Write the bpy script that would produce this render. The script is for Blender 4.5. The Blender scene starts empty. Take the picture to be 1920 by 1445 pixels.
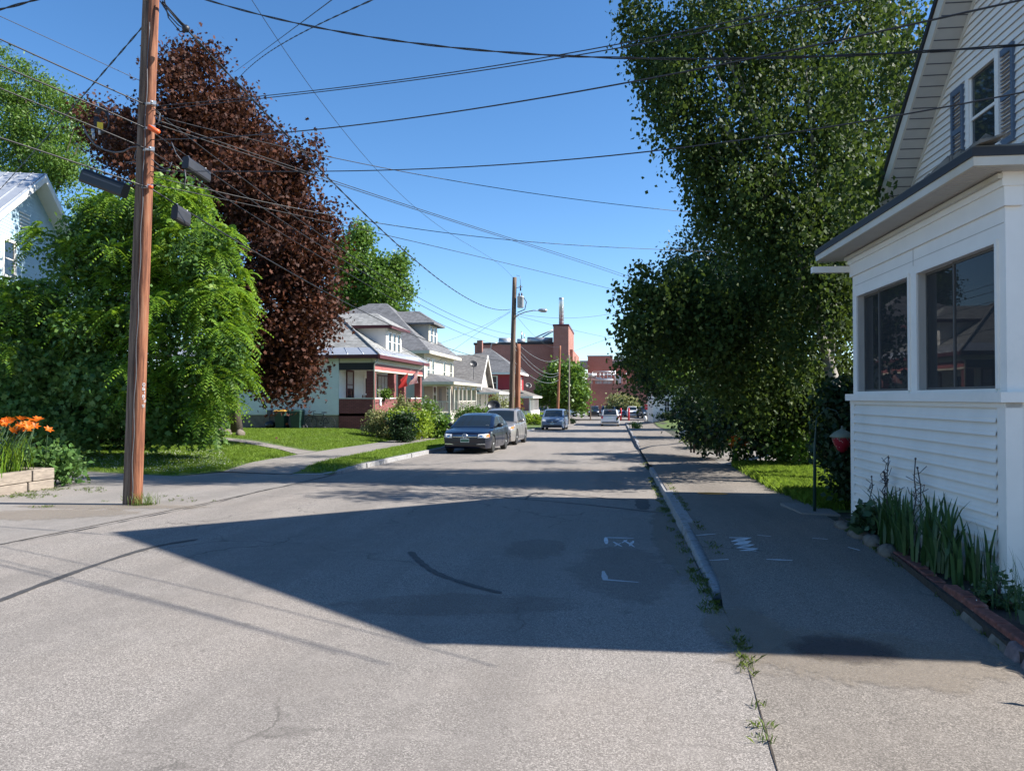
import bpy, bmesh, math, random
import numpy as np
from mathutils import Vector, Matrix
from mathutils.bvhtree import BVHTree
random.seed(7); RNG = np.random.default_rng(11)
SC = bpy.context.scene; COL = SC.collection
PI = math.pi
# ------------------------------------------------------------------ camera model (pixels of the 1920 x 1445 photo)
FPX, CX, CY, EYE = 1385.0, 960.0, 722.5, 1.6
YAW, PITCH, SLOPE = math.radians(7.8), math.atan(22.5/1385), 0.018
def ray(px, py):
    a = (px-CX)/FPX; b = -(py-CY)/FPX
    c, s = math.cos(PITCH), math.sin(PITCH)
    f, u = c-b*s, s+b*c
    return a*math.cos(YAW)-f*math.sin(YAW), a*math.sin(YAW)+f*math.cos(YAW), u
def at(px, py, y):
    """surveyed point: the direction of a photo pixel at a known distance y down the street"""
    r = ray(px, py); t = y/r[1]
    return Vector((t*r[0], y, EYE+t*r[2]))
def on_road(px, py, h=0.0):
    r = ray(px, py); t = (h-EYE)/(r[2]+SLOPE*r[1])
    return Vector((t*r[0], t*r[1], EYE+t*r[2]))
def fwd(x, y): return -x*math.sin(YAW)+y*math.cos(YAW)
def sstep(a, b, v):
    t = min(1, max(0, (v-a)/(b-a))); return t*t*(3-2*t)
def gz(y): return -SLOPE*min(max(y, -4), 104)
def h_left(x, y):          # height of the ground over the road plane, left of the street
    k = .13*sstep(17.2, 20, y)
    d = sstep(-10.6, -15, x)
    return k + d*(.12*sstep(16, 24, y)+.30*sstep(22, 40, y))
def h_right(x, y):
    k = .12*sstep(5.4, 9.2, y)*(1-.85*sstep(20.5, 22.5, y)*(1-sstep(29.5, 31.5, y)))
    return k + sstep(4, 9, x)*.35*sstep(18, 60, y)+.5*sstep(2.6, 6, x)*sstep(70, 84, y)*(1-sstep(95, 99, y))
# ------------------------------------------------------------------ object helpers
def tag(o, label=None, cat=None, group=None, kind=None):
    for k, v in (('label', label), ('category', cat), ('group', group), ('kind', kind)):
        if v: o[k] = v
    return o
def thing(name, label, cat, loc=(0, 0, 0), group=None, rot=(0, 0, 0)):
    o = bpy.data.objects.new(name, None); COL.objects.link(o)
    o.location = loc; o.rotation_euler = rot; o.empty_display_size = .2
    return tag(o, label, cat, group)
def origin_of(o):
    v = Vector((0, 0, 0))
    while o is not None:
        v += o.location; o = o.parent
    return v
def link_mesh(name, me, mat, parent=None, loc=None):
    o = bpy.data.objects.new(name, me); COL.objects.link(o)
    for m in (mat if isinstance(mat, (list, tuple)) else [mat]): me.materials.append(m)
    if parent is not None: o.parent = parent
    if loc is not None: o.location = loc
    return o
class Frame:
    """a: along the wall, o: outward, z: up"""
    def __init__(s, p, ad, od): s.p, s.a, s.o = Vector((p[0], p[1], 0)), Vector((ad[0], ad[1], 0)).normalized(), Vector((od[0], od[1], 0)).normalized()
    def __call__(s, a, o, z): return s.p+s.a*a+s.o*o+Vector((0, 0, z))
WORLD = Frame((0, 0), (1, 0), (0, 1))
class MB:
    def __init__(s): s.v, s.f, s.mi, s.sm = [], [], [], []
    def add(s, vs, fs, mi=0, smooth=False):
        b = len(s.v); s.v += [tuple(v) for v in vs]
        for f in fs: s.f.append([b+i for i in f]); s.mi.append(mi); s.sm.append(smooth)
        return s
    def box(s, F, a0, a1, o0, o1, z0, z1, mi=0):
        vs = [F(a, o, z) for z in (z0, z1) for o in (o0, o1) for a in (a0, a1)]
        return s.add(vs, [(0, 2, 3, 1), (4, 5, 7, 6), (0, 1, 5, 4), (2, 6, 7, 3), (0, 4, 6, 2), (1, 3, 7, 5)], mi)
    def hexa(s, p, mi=0):
        return s.add(p, [(0, 3, 2, 1), (4, 5, 6, 7), (0, 1, 5, 4), (1, 2, 6, 5), (2, 3, 7, 6), (3, 0, 4, 7)], mi)
    def poly(s, pts, mi=0): return s.add(pts, [tuple(range(len(pts)))], mi)
    def slab(s, pts, t, mi=0):
        """polygon pts thickened downwards by t"""
        n = len(pts); lo = [(p[0], p[1], p[2]-t) for p in pts]
        return s.add(list(pts)+lo, [tuple(range(n)), tuple(range(2*n-1, n-1, -1))]+[(i, n+i, n+(i+1) % n, (i+1) % n) for i in range(n)], mi)
    def tube(s, pts, rad, n=6, mi=0, smooth=True, caps=True):
        pts = [Vector(p) for p in pts]; m = len(pts)
        rad = [rad]*m if isinstance(rad, (int, float)) else rad
        vs, fs, ref = [], [], None
        for i, p in enumerate(pts):
            d = (pts[min(i+1, m-1)]-pts[max(i-1, 0)])
            d = d.normalized() if d.length > 1e-9 else Vector((0, 0, 1))
            if ref is None: ref = d.orthogonal().normalized()
            x = (ref-d*ref.dot(d)); x = x.normalized() if x.length > 1e-6 else d.orthogonal().normalized()
            ref = x; y = d.cross(x)
            for k in range(n):
                t = 2*PI*k/n; vs.append(p+(x*math.cos(t)+y*math.sin(t))*rad[i])
        for i in range(m-1):
            for k in range(n): fs.append((i*n+k, i*n+(k+1) % n, (i+1)*n+(k+1) % n, (i+1)*n+k))
        if caps: fs += [tuple(range(n-1, -1, -1)), tuple(range((m-1)*n, m*n))]
        return s.add(vs, fs, mi, smooth)
    def lathe(s, c, prof, n=16, axis='z', mi=0, smooth=True):
        vs, fs = [], []; c = Vector(c); m = len(prof)
        for r, h in prof:
            for k in range(n):
                t = 2*PI*k/n; q = (r*math.cos(t), r*math.sin(t), h)
                q = q if axis == 'z' else ((h, q[0], q[1]) if axis == 'x' else (q[0], h, q[1]))
                vs.append(c+Vector(q))
        for i in range(m-1):
            for k in range(n): fs.append((i*n+k, i*n+(k+1) % n, (i+1)*n+(k+1) % n, (i+1)*n+k))
        fs += [tuple(range(n-1, -1, -1)), tuple(range((m-1)*n, m*n))]
        return s.add(vs, fs, mi, smooth)
    def blob(s, c, r, n=10, jit=0.0, mi=0):
        c = Vector(c); r = r if hasattr(r, '__len__') else (r, r, r); vs, fs = [], []
        for i in range(n+1):
            for k in range(2*n):
                p, t = PI*i/n, PI*k/n; q = 1+random.uniform(-jit, jit)
                vs.append(c+Vector((r[0]*math.sin(p)*math.cos(t)*q, r[1]*math.sin(p)*math.sin(t)*q, r[2]*math.cos(p)*q)))
        for i in range(n):
            for k in range(2*n): fs.append((i*2*n+k, (i+1)*2*n+k, (i+1)*2*n+(k+1) % (2*n), i*2*n+(k+1) % (2*n)))
        return s.add(vs, fs, mi, True)
    def siding(s, F, o, a0, a1, z0, z1, c=.11, d=.014, mi=0):
        """clapboard courses, a0/a1 numbers or functions of z"""
        fa0 = a0 if callable(a0) else (lambda z: a0); fa1 = a1 if callable(a1) else (lambda z: a1)
        n = max(1, int(math.ceil((z1-z0)/c-1e-6)))
        for i in range(n):
            za, zb = z0+i*c, min(z0+(i+1)*c, z1)
            if fa1(zb)-fa0(zb) < .01 and fa1(za)-fa0(za) < .03: continue
            l0, r0, l1, r1 = fa0(za), fa1(za), fa0(zb), max(fa1(zb), fa0(zb)+.002)
            zd = za-c*.16 if i else za; k = .004
            p = [F(l0, o+d+k, zd), F(r0, o+d+k, zd), F(r1, o+.003, zb), F(l1, o+.003, zb), F(l0, o+d-.002, zd), F(r0, o+d-.002, zd), F(r0, o+d-.006, za+c*.2), F(l0, o+d-.006, za+c*.2)]
            s.add(p, [(0, 1, 2, 3), (4, 5, 1, 0), (4, 5, 6, 7)], mi)
        return s
    def build(s, name, mat, parent=None, loc=None, local=False):
        me = bpy.data.meshes.new(name)
        if loc is None and parent is None:
            a = np.array(s.v); loc = (float(a[:, 0].mean()), float(a[:, 1].mean()), float(a[:, 2].min()))
        off = Vector((0, 0, 0)) if local else (origin_of(parent) if parent is not None else Vector(loc))
        me.from_pydata([(v[0]-off[0], v[1]-off[1], v[2]-off[2]) for v in s.v], [], s.f)
        me.polygons.foreach_set('material_index', s.mi); me.polygons.foreach_set('use_smooth', s.sm); me.update()
        return link_mesh(name, me, mat, parent, None if parent is not None else (loc if not local else None))
def quads_mesh(name, V, k, mat, parent=None, loc=(0, 0, 0)):
    """V: (N,k,3) world coords -> N loose k-gons"""
    off = np.array(origin_of(parent) if parent is not None else loc, dtype=np.float32)
    N = V.shape[0]; V = (V.reshape(-1, 3)-off).astype(np.float32)
    me = bpy.data.meshes.new(name)
    me.vertices.add(N*k); me.vertices.foreach_set('co', V.ravel())
    me.loops.add(N*k); me.loops.foreach_set('vertex_index', np.arange(N*k, dtype=np.int32))
    me.polygons.add(N); me.polygons.foreach_set('loop_start', np.arange(0, N*k, k, dtype=np.int32))
    me.update(calc_edges=True)
    return link_mesh(name, me, mat, parent, None if parent is not None else loc)
# ------------------------------------------------------------------ materials
def srgb(r, g, b):
    f = lambda c: (c/255)/12.92 if c/255 <= .04045 else (((c/255)+.055)/1.055)**2.4
    return (f(r), f(g), f(b))
def nodes(name):
    m = bpy.data.materials.new(name); m.use_nodes = True; nt = m.node_tree
    return m, nt, nt.nodes['Principled BSDF'], nt.nodes['Material Output']
def N(nt, t, **kw):
    n = nt.nodes.new(t)
    for k, v in kw.items():
        if k in n.inputs: n.inputs[k].default_value = v
        else: setattr(n, k, v)
    return n
def ramp(nt, fac, stops):
    r = nt.nodes.new('ShaderNodeValToRGB'); e = r.color_ramp.elements
    while len(e) < len(stops): e.new(.5)
    for el, (p, c) in zip(e, stops): el.position = p; el.color = (*c, 1)
    nt.links.new(fac, r.inputs[0]); return r.outputs[0]
def mixc(nt, fac, a, b, blend='MIX'):
    m = nt.nodes.new('ShaderNodeMix'); m.data_type = 'RGBA'; m.blend_type = blend
    for sock, v in ((m.inputs[0], fac), (m.inputs[6], a), (m.inputs[7], b)):
        if isinstance(v, (int, float)): sock.default_value = v
        elif isinstance(v, tuple): sock.default_value = (*v, 1)
        else: nt.links.new(v, sock)
    return m.outputs[2]
def coords(nt, sc=(1, 1, 1), which='Object'):
    t = nt.nodes.new('ShaderNodeTexCoord'); mp = nt.nodes.new('ShaderNodeMapping'); mp.inputs['Scale'].default_value = sc
    nt.links.new(t.outputs[which], mp.inputs[0]); return mp.outputs[0]
def noise(nt, vec, scale, detail=3, rough=.55):
    n = N(nt, 'ShaderNodeTexNoise', Scale=scale, Detail=detail, Roughness=rough); nt.links.new(vec, n.inputs['Vector']); return n.outputs['Fac']
def mul(c, k): return tuple(min(1, x*k) for x in c)
def bump(nt, b, h, st, dist=.01):
    n = N(nt, 'ShaderNodeBump', Strength=st, Distance=dist); nt.links.new(h, n.inputs['Height']); nt.links.new(n.outputs[0], b.inputs['Normal'])
def mat_plain(name, c, rough=.6, var=.12, scale=6, metal=0, bmp=0.0, dirt=None, stretch=(1, 1, 1), coat=0):
    m, nt, b, out = nodes(name); v = coords(nt, stretch)
    n = noise(nt, v, scale, 5); col = ramp(nt, n, [(.3, mul(c, 1-var)), (.7, mul(c, 1+var))])
    if dirt:
        n2 = noise(nt, v, scale*.25, 6, .7); f = ramp(nt, n2, [(.52, (0, 0, 0)), (.72, (1, 1, 1))]); col = mixc(nt, f, col, dirt)
    nt.links.new(col, b.inputs['Base Color']); b.inputs['Roughness'].default_value = rough; b.inputs['Metallic'].default_value = metal
    if coat: b.inputs['Coat Weight'].default_value = coat; b.inputs['Coat Roughness'].default_value = .04
    if bmp: bump(nt, b, noise(nt, v, scale*6, 4), bmp)
    return m
def mat_leaf(name, dark, mid, light, rough=.5, trans=.35, spec=.35):
    m, nt, b, out = nodes(name)
    g = nt.nodes.new('ShaderNodeNewGeometry')
    col = ramp(nt, g.outputs['Random Per Island'], [(0, dark), (.5, mid), (1, light)])
    big = noise(nt, coords(nt), .7, 2); col = mixc(nt, ramp(nt, big, [(.35, (0, 0, 0)), (.65, (.55, .55, .55))]), col, mul(mid, 1.25))
    nt.links.new(col, b.inputs['Base Color']); b.inputs['Roughness'].default_value = rough; b.inputs['Specular IOR Level'].default_value = spec
    t = nt.nodes.new('ShaderNodeBsdfTranslucent'); nt.links.new(mixc(nt, .5, col, (min(1, light[0]*1.5), min(1, light[1]*1.6), light[2]*.9)), t.inputs[0])
    mx = nt.nodes.new('ShaderNodeMixShader'); mx.inputs[0].default_value = trans
    nt.links.new(b.outputs[0], mx.inputs[1]); nt.links.new(t.outputs[0], mx.inputs[2]); nt.links.new(mx.outputs[0], out.inputs[0])
    return m
def mat_asphalt(name, base, warm, scale=1.0, g=1.0):
    m, nt, b, out = nodes(name); v = coords(nt)
    vor = N(nt, 'ShaderNodeTexVoronoi', Scale=175.0*scale); nt.links.new(v, vor.inputs['Vector'])
    fine = noise(nt, v, 60*scale, 4, .7)
    sep = nt.nodes.new('ShaderNodeSeparateColor'); nt.links.new(vor.outputs['Color'], sep.inputs[0])
    grain = ramp(nt, sep.outputs[0], [(0, mul(base, 1-.7*g)), (.35, mul(base, 1-.34*g)), (.7, mul(base, 1+.18*g)), (1, mul(base, 1+1.35*g))])
    col = mixc(nt, .35, grain, ramp(nt, fine, [(.3, mul(base, .5)), (.7, mul(base, 1.5))]))
    big = noise(nt, v, .45, 5, .6)
    col = mixc(nt, ramp(nt, big, [(.42, (0, 0, 0)), (.7, (.75, .75, .75))]), col, mixc(nt, .55, col, warm))
    big2 = noise(nt, coords(nt, (1, .10, 1)), 1.1, 4, .6)
    col = mixc(nt, ramp(nt, big2, [(.46, (0, 0, 0)), (.62, (.42, .42, .42))]), col, mul(base, .66))
    mid = noise(nt, v, 3.2, 6, .7); col = mixc(nt, ramp(nt, mid, [(.5, (0, 0, 0)), (.8, (.5, .5, .5))]), col, mul(base, 1.3))
    sp = noise(nt, v, 9, 3, .5); col = mixc(nt, ramp(nt, sp, [(.70, (0, 0, 0)), (.76, (.5, .5, .5))]), col, mul(base, .5))
    if g >= 1:
        wv = N(nt, 'ShaderNodeTexVoronoi', Scale=.42, feature='DISTANCE_TO_EDGE'); ds_ = N(nt, 'ShaderNodeMix', data_type='VECTOR') if False else None
        nv = N(nt, 'ShaderNodeTexNoise', Scale=1.6, Detail=5); nt.links.new(v, nv.inputs['Vector']); ad_ = N(nt, 'ShaderNodeVectorMath', operation='MULTIPLY_ADD'); nt.links.new(nv.outputs['Color'], ad_.inputs[0]); ad_.inputs[1].default_value = (1.1, 1.1, 0); nt.links.new(v, ad_.inputs[2]); nt.links.new(ad_.outputs[0], wv.inputs['Vector'])
        lim = noise(nt, v, .33, 2); mk = N(nt, 'ShaderNodeMath', operation='MULTIPLY'); nt.links.new(ramp(nt, wv.outputs['Distance'], [(.002, (1, 1, 1)), (.007, (0, 0, 0))]), mk.inputs[0]); nt.links.new(ramp(nt, lim, [(.5, (0, 0, 0)), (.58, (.7, .7, .7))]), mk.inputs[1])
        col = mixc(nt, mk.outputs[0], col, mul(base, .3))
    nt.links.new(col, b.inputs['Base Color']); b.inputs['Roughness'].default_value = .9; b.inputs['Specular IOR Level'].default_value = .25
    bump(nt, b, sep.outputs[0], .35, .004); return m
def mat_wood(name, c1, c2, grey):
    m, nt, b, out = nodes(name); v = coords(nt, (14, 14, .7))
    n = noise(nt, v, 1.6, 8, .65); col = ramp(nt, n, [(.30, mul(c1, .3)), (.45, c1), (.56, mul(c2, 1.1)), (.72, grey)])
    cr = noise(nt, coords(nt, (30, 30, .35)), 1.5, 4, .6); col = mixc(nt, ramp(nt, cr, [(.30, (.8, .8, .8)), (.38, (0, 0, 0))]), col, mul(c1, .2))
    nt.links.new(col, b.inputs['Base Color']); b.inputs['Roughness'].default_value = .85
    bump(nt, b, n, .7, .012); return m
def mat_shingle(name, c, sc=1.0):
    m, nt, b, out = nodes(name)
    t = nt.nodes.new('ShaderNodeTexCoord'); s = nt.nodes.new('ShaderNodeSeparateXYZ'); nt.links.new(t.outputs['Object'], s.inputs[0])
    ad = N(nt, 'ShaderNodeMath', operation='ADD'); nt.links.new(s.outputs[0], ad.inputs[0]); nt.links.new(s.outputs[1], ad.inputs[1])
    cb = nt.nodes.new('ShaderNodeCombineXYZ'); nt.links.new(ad.outputs[0], cb.inputs[0]); nt.links.new(s.outputs[2], cb.inputs[1])
    br = N(nt, 'ShaderNodeTexBrick', Scale=1.0); br.inputs['Brick Width'].default_value = .33*sc; br.inputs['Row Height'].default_value = .1*sc
    br.inputs['Mortar Size'].default_value = .012; br.inputs['Color1'].default_value = (*mul(c, .6), 1); br.inputs['Color2'].default_value = (*mul(c, 1.45), 1); br.inputs['Mortar'].default_value = (*mul(c, .4), 1)
    nt.links.new(cb.outputs[0], br.inputs['Vector'])
    col = mixc(nt, .4, br.outputs['Color'], ramp(nt, noise(nt, coords(nt), 3, 6, .7), [(.3, mul(c, .6)), (.7, mul(c, 1.4))]))
    nt.links.new(col, b.inputs['Base Color']); b.inputs['Roughness'].default_value = .9; bump(nt, b, br.outputs['Fac'], .4, .02); return m
def mat_brick(name, c1, c2, mortar, w=.21, h=.072):
    m, nt, b, out = nodes(name)
    t = nt.nodes.new('ShaderNodeTexCoord'); s = nt.nodes.new('ShaderNodeSeparateXYZ'); nt.links.new(t.outputs['Object'], s.inputs[0])
    ad = N(nt, 'ShaderNodeMath', operation='ADD'); nt.links.new(s.outputs[0], ad.inputs[0]); nt.links.new(s.outputs[1], ad.inputs[1])
    cb = nt.nodes.new('ShaderNodeCombineXYZ'); nt.links.new(ad.outputs[0], cb.inputs[0]); nt.links.new(s.outputs[2], cb.inputs[1])
    br = N(nt, 'ShaderNodeTexBrick', Scale=1.0); br.inputs['Brick Width'].default_value = w; br.inputs['Row Height'].default_value = h; br.inputs['Mortar Size'].default_value = .008
    br.inputs['Color1'].default_value = (*c1, 1); br.inputs['Color2'].default_value = (*c2, 1); br.inputs['Mortar'].default_value = (*mortar, 1)
    nt.links.new(cb.outputs[0], br.inputs['Vector'])
    st = ramp(nt, noise(nt, coords(nt, (1, 1, 2.5)), .12, 6, .65), [(.3, (.72, .72, .72)), (.7, (1.15, 1.12, 1.1))])
    nt.links.new(mixc(nt, 1.0, br.outputs['Color'], st, 'MULTIPLY'), b.inputs['Base Color']); b.inputs['Roughness'].default_value = .88; bump(nt, b, br.outputs['Fac'], .3, .01); return m
def mat_glass_dark(name, c=(.02, .025, .03), rough=.04):
    m, nt, b, out = nodes(name); b.inputs['Base Color'].default_value = (*c, 1); b.inputs['Roughness'].default_value = rough; b.inputs['Specular IOR Level'].default_value = .8; return m
def mat_pane(name, tint=(.5, .52, .55), refl=1.45):
    m, nt, b, out = nodes(name); nt.nodes.remove(b)
    t = nt.nodes.new('ShaderNodeBsdfTransparent'); t.inputs[0].default_value = (*tint, 1)
    g = nt.nodes.new('ShaderNodeBsdfGlossy'); g.inputs['Roughness'].default_value = .01; g.inputs[0].default_value = (.8, .8, .8, 1)
    f = N(nt, 'ShaderNodeFresnel', IOR=refl); mx = nt.nodes.new('ShaderNodeMixShader')
    df = nt.nodes.new('ShaderNodeBsdfDiffuse'); df.inputs[0].default_value = (.085, .088, .092, 1); m1 = nt.nodes.new('ShaderNodeMixShader'); m1.inputs[0].default_value = .42; nt.links.new(t.outputs[0], m1.inputs[1]); nt.links.new(df.outputs[0], m1.inputs[2])
    nt.links.new(f.outputs[0], mx.inputs[0]); nt.links.new(m1.outputs[0], mx.inputs[1]); nt.links.new(g.outputs[0], mx.inputs[2]); nt.links.new(mx.outputs[0], out.inputs[0]); return m
M = {}
M['asphalt'] = mat_asphalt('old_asphalt', (.225, .203, .182), (.24, .203, .17))
M['walk'] = mat_asphalt('sidewalk_asphalt', (.195, .172, .148), (.215, .175, .14))
M['conc'] = mat_asphalt('worn_concrete', (.235, .215, .195), (.27, .225, .19), .8, .45)
M['granite'] = mat_plain('granite_kerb', (.29, .285, .285), .8, .3, 30, bmp=.5, dirt=(.15, .125, .10))
M['tar'] = mat_plain('tar_seal', (.05, .048, .048), .75, .3, 20)
M['wpaint'] = mat_plain('white_spray_paint', (.62, .64, .66), .7, .2, 30, dirt=(.32, .32, .32))
M['opaint'] = mat_plain('orange_spray_paint', (.72, .27, .03), .7, .15, 30, dirt=(.5, .2, .05))
M['oil'] = mat_plain('oil_stain', (.085, .075, .07), .85, .3, 12)
M['sand'] = mat_plain('sand_dust', (.30, .25, .19), .95, .25, 25)
M['turf'] = mat_plain('turf_soil', (.085, .13, .022), .95, .4, 5, bmp=.6, dirt=(.09, .085, .04))
M['soil'] = mat_plain('garden_soil', (.05, .038, .028), .95, .4, 18, bmp=.7)
M['turfdark'] = mat_plain('dark_leaf_litter', (.05, .05, .03), .95, .5, 9, bmp=.6)  # one even dark ground tone with random variation
M['blade'] = mat_leaf('grass_blades', (.075, .14, .014), (.145, .24, .025), (.26, .34, .06), .55, .35, .25)
M['clover'] = mat_leaf('clover_heads', (.35, .38, .28), (.42, .44, .35), (.5, .52, .42), .6, .2)
M['white'] = mat_plain('white_vinyl', (.81, .765, .70), .5, .045, 3, dirt=(.65, .625, .57), stretch=(1, 1, .5))
M['trimw'] = mat_plain('white_trim_paint', (.82, .78, .72), .5, .04, 3, dirt=(.69, .665, .61))
M['ftan'] = mat_plain('weathered_fascia', (.58, .54, .46), .5, .06, 4, dirt=(.50, .43, .31))
M['soffit'] = mat_plain('soffit_vinyl', (.47, .45, .41), .55, .05, 4)
M['shutter'] = mat_plain('slate_blue_shutter', (.10, .14, .20), .5, .06, 5)
M['dkmetal'] = mat_plain('dark_drip_edge', (.016, .016, .018), .6, .2, 6)
M['shd'] = mat_shingle('dark_shingle', (.075, .072, .075)); M['shg'] = mat_shingle('grey_shingle', (.25, .25, .24)); M['shm'] = mat_shingle('mid_grey_shingle', (.14, .14, .145)); M['shb'] = mat_shingle('brownish_shingle', (.22, .205, .19))
M['shporch'] = mat_shingle('weathered_porch_shingle', (.16, .15, .13))
M['tin'] = mat_plain('tin_roof', (.50, .52, .55), .35, .06, 2, metal=.5)
M['glass'] = mat_glass_dark('window_glass'); M['glassb'] = mat_glass_dark('blue_window_glass', (.03, .038, .045)); M['wscreen'] = mat_glass_dark('tinted_windscreen', (.012, .016, .016), .08)
M['pane'] = mat_pane('screened_glass', (.5, .51, .53), 1.22); M['sash'] = mat_plain('bronze_sash', (.10, .095, .09), .5, .1, 5); M['inside'] = mat_plain('dark_interior', (.06, .055, .05), .8, .2, 2)
M['insidew'] = mat_plain('interior_wall', (.24, .22, .20), .8, .1, 2)
M['curtain'] = mat_plain('lace_curtain', (.42, .42, .44), .9, .3, 14, stretch=(3, 3, .6))
M['brown'] = mat_plain('brown_door_wood', (.085, .05, .035), .5, .3, 5)
M['pole'] = mat_wood('treated_pole_wood', (.15, .052, .025), (.25, .095, .045), (.29, .155, .09))
M['poleg'] = mat_wood('weathered_pole_wood', (.115, .075, .052), (.165, .115, .08), (.21, .165, .13))
M['poler'] = mat_wood('far_red_pole_wood', (.22, .08, .04), (.32, .13, .07), (.36, .2, .13))
M['bark'] = mat_plain('dark_bark', (.075, .058, .045), .9, .4, 9, bmp=.8, stretch=(2, 2, .5))
M['birch'] = mat_plain('birch_bark', (.30, .28, .245), .85, .3, 9, bmp=.5, dirt=(.05, .042, .035), stretch=(1, 1, 3))
M['wire'] = mat_plain('wire_black', (.018, .018, .02), .5, .2, 8); M['wireg'] = mat_plain('wire_grey', (.10, .10, .105), .45, .2, 8)
M['boxp'] = mat_plain('charcoal_box_plastic', (.032, .032, .036), .5, .15, 4); M['blackp'] = mat_plain('black_plastic', (.02, .02, .022), .4, .2, 5); M['greyp'] = mat_plain('grey_plastic', (.085, .085, .095), .45, .15, 4)
M['orange'] = mat_plain('orange_plastic', (.72, .10, .015), .45, .08, 6); M['yellow'] = mat_plain('yellow_tag', (.72, .5, .02), .5, .05, 6)
M['galv'] = mat_plain('galvanised_steel', (.42, .43, .44), .4, .12, 8, metal=.6); M['steel'] = mat_plain('stainless', (.6, .61, .62), .3, .1, 3, metal=.8)
M['canister'] = mat_plain('grey_transformer_paint', (.46, .47, .47), .45, .06, 4)
M['brick'] = mat_brick('factory_brick', (.29, .112, .082), (.36, .148, .11), (.32, .22, .18)); M['brickb'] = mat_brick('chimney_brick', (.31, .105, .075), (.36, .135, .10), (.34, .24, .2))
M['brickp'] = mat_brick('painted_porch_brick', (.21, .065, .06), (.27, .09, .085), (.09, .04, .04), .24, .085)
M['brickr'] = mat_plain('edging_brick', (.22, .075, .055), .85, .35, 14, bmp=.6, dirt=(.34, .27, .22))
M['stone'] = mat_plain('field_stone', (.15, .125, .10), .85, .4, 9, bmp=.7, dirt=(.15, .12, .09)); M['stoner'] = mat_plain('purple_stone', (.21, .145, .14), .85, .4, 14, bmp=.6, dirt=(.24, .22, .22))
M['timber'] = mat_plain('landscape_timber', (.27, .225, .18), .85, .3, 7, bmp=.5, dirt=(.15, .12, .10), stretch=(1, 1, 4))
M['green'] = mat_plain('pale_green_siding', (.76, .80, .755), .5, .05, 3); M['cream'] = mat_plain('cream_siding', (.66, .60, .47), .5, .05, 3); M['creamshade'] = mat_plain('shade_toned_cream', (.42, .40, .355), .6, .06, 3)  # the darker cream is a shaded copy of the cream siding
M['beige'] = mat_plain('beige_siding', (.62, .57, .49), .55, .05, 3); M['red'] = mat_plain('red_siding', (.36, .028, .035), .5, .07, 3); M['blue'] = mat_plain('sky_blue_siding', (.42, .58, .68), .5, .04, 3)
M['maroon'] = mat_plain('maroon_trim', (.095, .02, .022), .5, .1, 4); M['pinkb'] = mat_plain('faded_red_beam', (.36, .11, .10), .6, .1, 5); M['dkgrey'] = mat_plain('charcoal_panel', (.025, .025, .032), .6, .1, 3)
M['found'] = mat_plain('stone_foundation', (.23, .19, .15), .9, .25, 4, bmp=.4); M['porchb'] = mat_plain('brown_porch_wall', (.26, .20, .15), .7, .06, 4); M['porchw'] = mat_plain('tan_porch_ceiling', (.50, .44, .36), .7, .06, 4)
M['rubber'] = mat_plain('tyre_rubber', (.02, .02, .02), .85, .2, 12); M['rim'] = mat_plain('alloy_rim', (.48, .49, .5), .3, .08, 6, metal=.7)
M['chrome'] = mat_plain('chrome', (.7, .71, .73), .12, .03, 4, metal=1); M['lamp'] = mat_plain('headlamp_lens', (.62, .64, .66), .1, .15, 22, coat=1); M['amber'] = mat_plain('amber_lens', (.75, .2, .05), .15, .1, 12, coat=1)
M['redl'] = mat_plain('red_lens', (.6, .03, .035), .15, .12, 12, coat=1); M['plate'] = mat_plain('number_plate', (.5, .58, .54), .4, .12, 10); M['plateg'] = mat_plain('plate_green', (.05, .16, .10), .5, .1, 9)
def paint(name, c, metal=.35): return mat_plain(name, c, .28, .04, 2, metal=metal, coat=.4)
M['pblue'] = paint('navy_car_paint', (.002, .004, .016), 0); M['ptan'] = paint('taupe_car_paint', (.25, .235, .22), .3); M['psky'] = paint('steel_blue_car_paint', (.17, .22, .30), .1); M['pwhite'] = paint('white_car_paint', (.72, .71, .70), 0); M['pblack'] = paint('black_car_paint', (.02, .022, .03)); M['pgrey'] = paint('grey_car_paint', (.2, .21, .22))
M['bin'] = mat_plain('green_bin_plastic', (.018, .05, .04), .5, .1, 4); M['binlid'] = mat_plain('ochre_bin_lid', (.36, .2, .03), .5, .1, 4)
M['cloth_r'] = mat_plain('red_flag_cloth', (.55, .035, .03), .8, .1, 6); M['cloth_w'] = mat_plain('white_cloth', (.72, .71, .70), .8, .06, 6); M['cloth_b'] = mat_plain('blue_cloth', (.03, .05, .17), .8, .1, 6)
M['berry'] = mat_plain('red_strawberry_paint', (.24, .008, .018), .4, .1, 5); M['berrycap'] = mat_plain('sage_green_cap', (.17, .19, .14), .6, .15, 8)
M['signred'] = mat_plain('sign_red', (.55, .02, .03), .4, .05, 4); M['bollard'] = mat_plain('red_bollard', (.6, .04, .06), .45, .08, 5)
M['lily'] = mat_leaf('orange_lily_petals', (.62, .10, .008), (.75, .15, .012), (.80, .22, .03), .5, .3); M['flowerw'] = mat_leaf('white_petals', (.6, .58, .55), (.72, .7, .68), (.78, .74, .72), .5, .3)
L = {}
L['birch'] = mat_leaf('birch_leaves', (.018, .038, .012), (.040, .074, .018), (.095, .13, .026), .6, .28, .2)
L['purple'] = mat_leaf('purple_maple_leaves', (.022, .0085, .006), (.052, .0185, .011), (.125, .044, .022), .62, .15, .2)
L['sumac'] = mat_leaf('bright_green_leaflets', (.06, .14, .013), (.12, .225, .018), (.24, .335, .035), .5, .38, .3)
L['maple'] = mat_leaf('dark_maple_leaves', (.04, .10, .026), (.08, .165, .04), (.15, .24, .065), .5, .3, .3)
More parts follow.
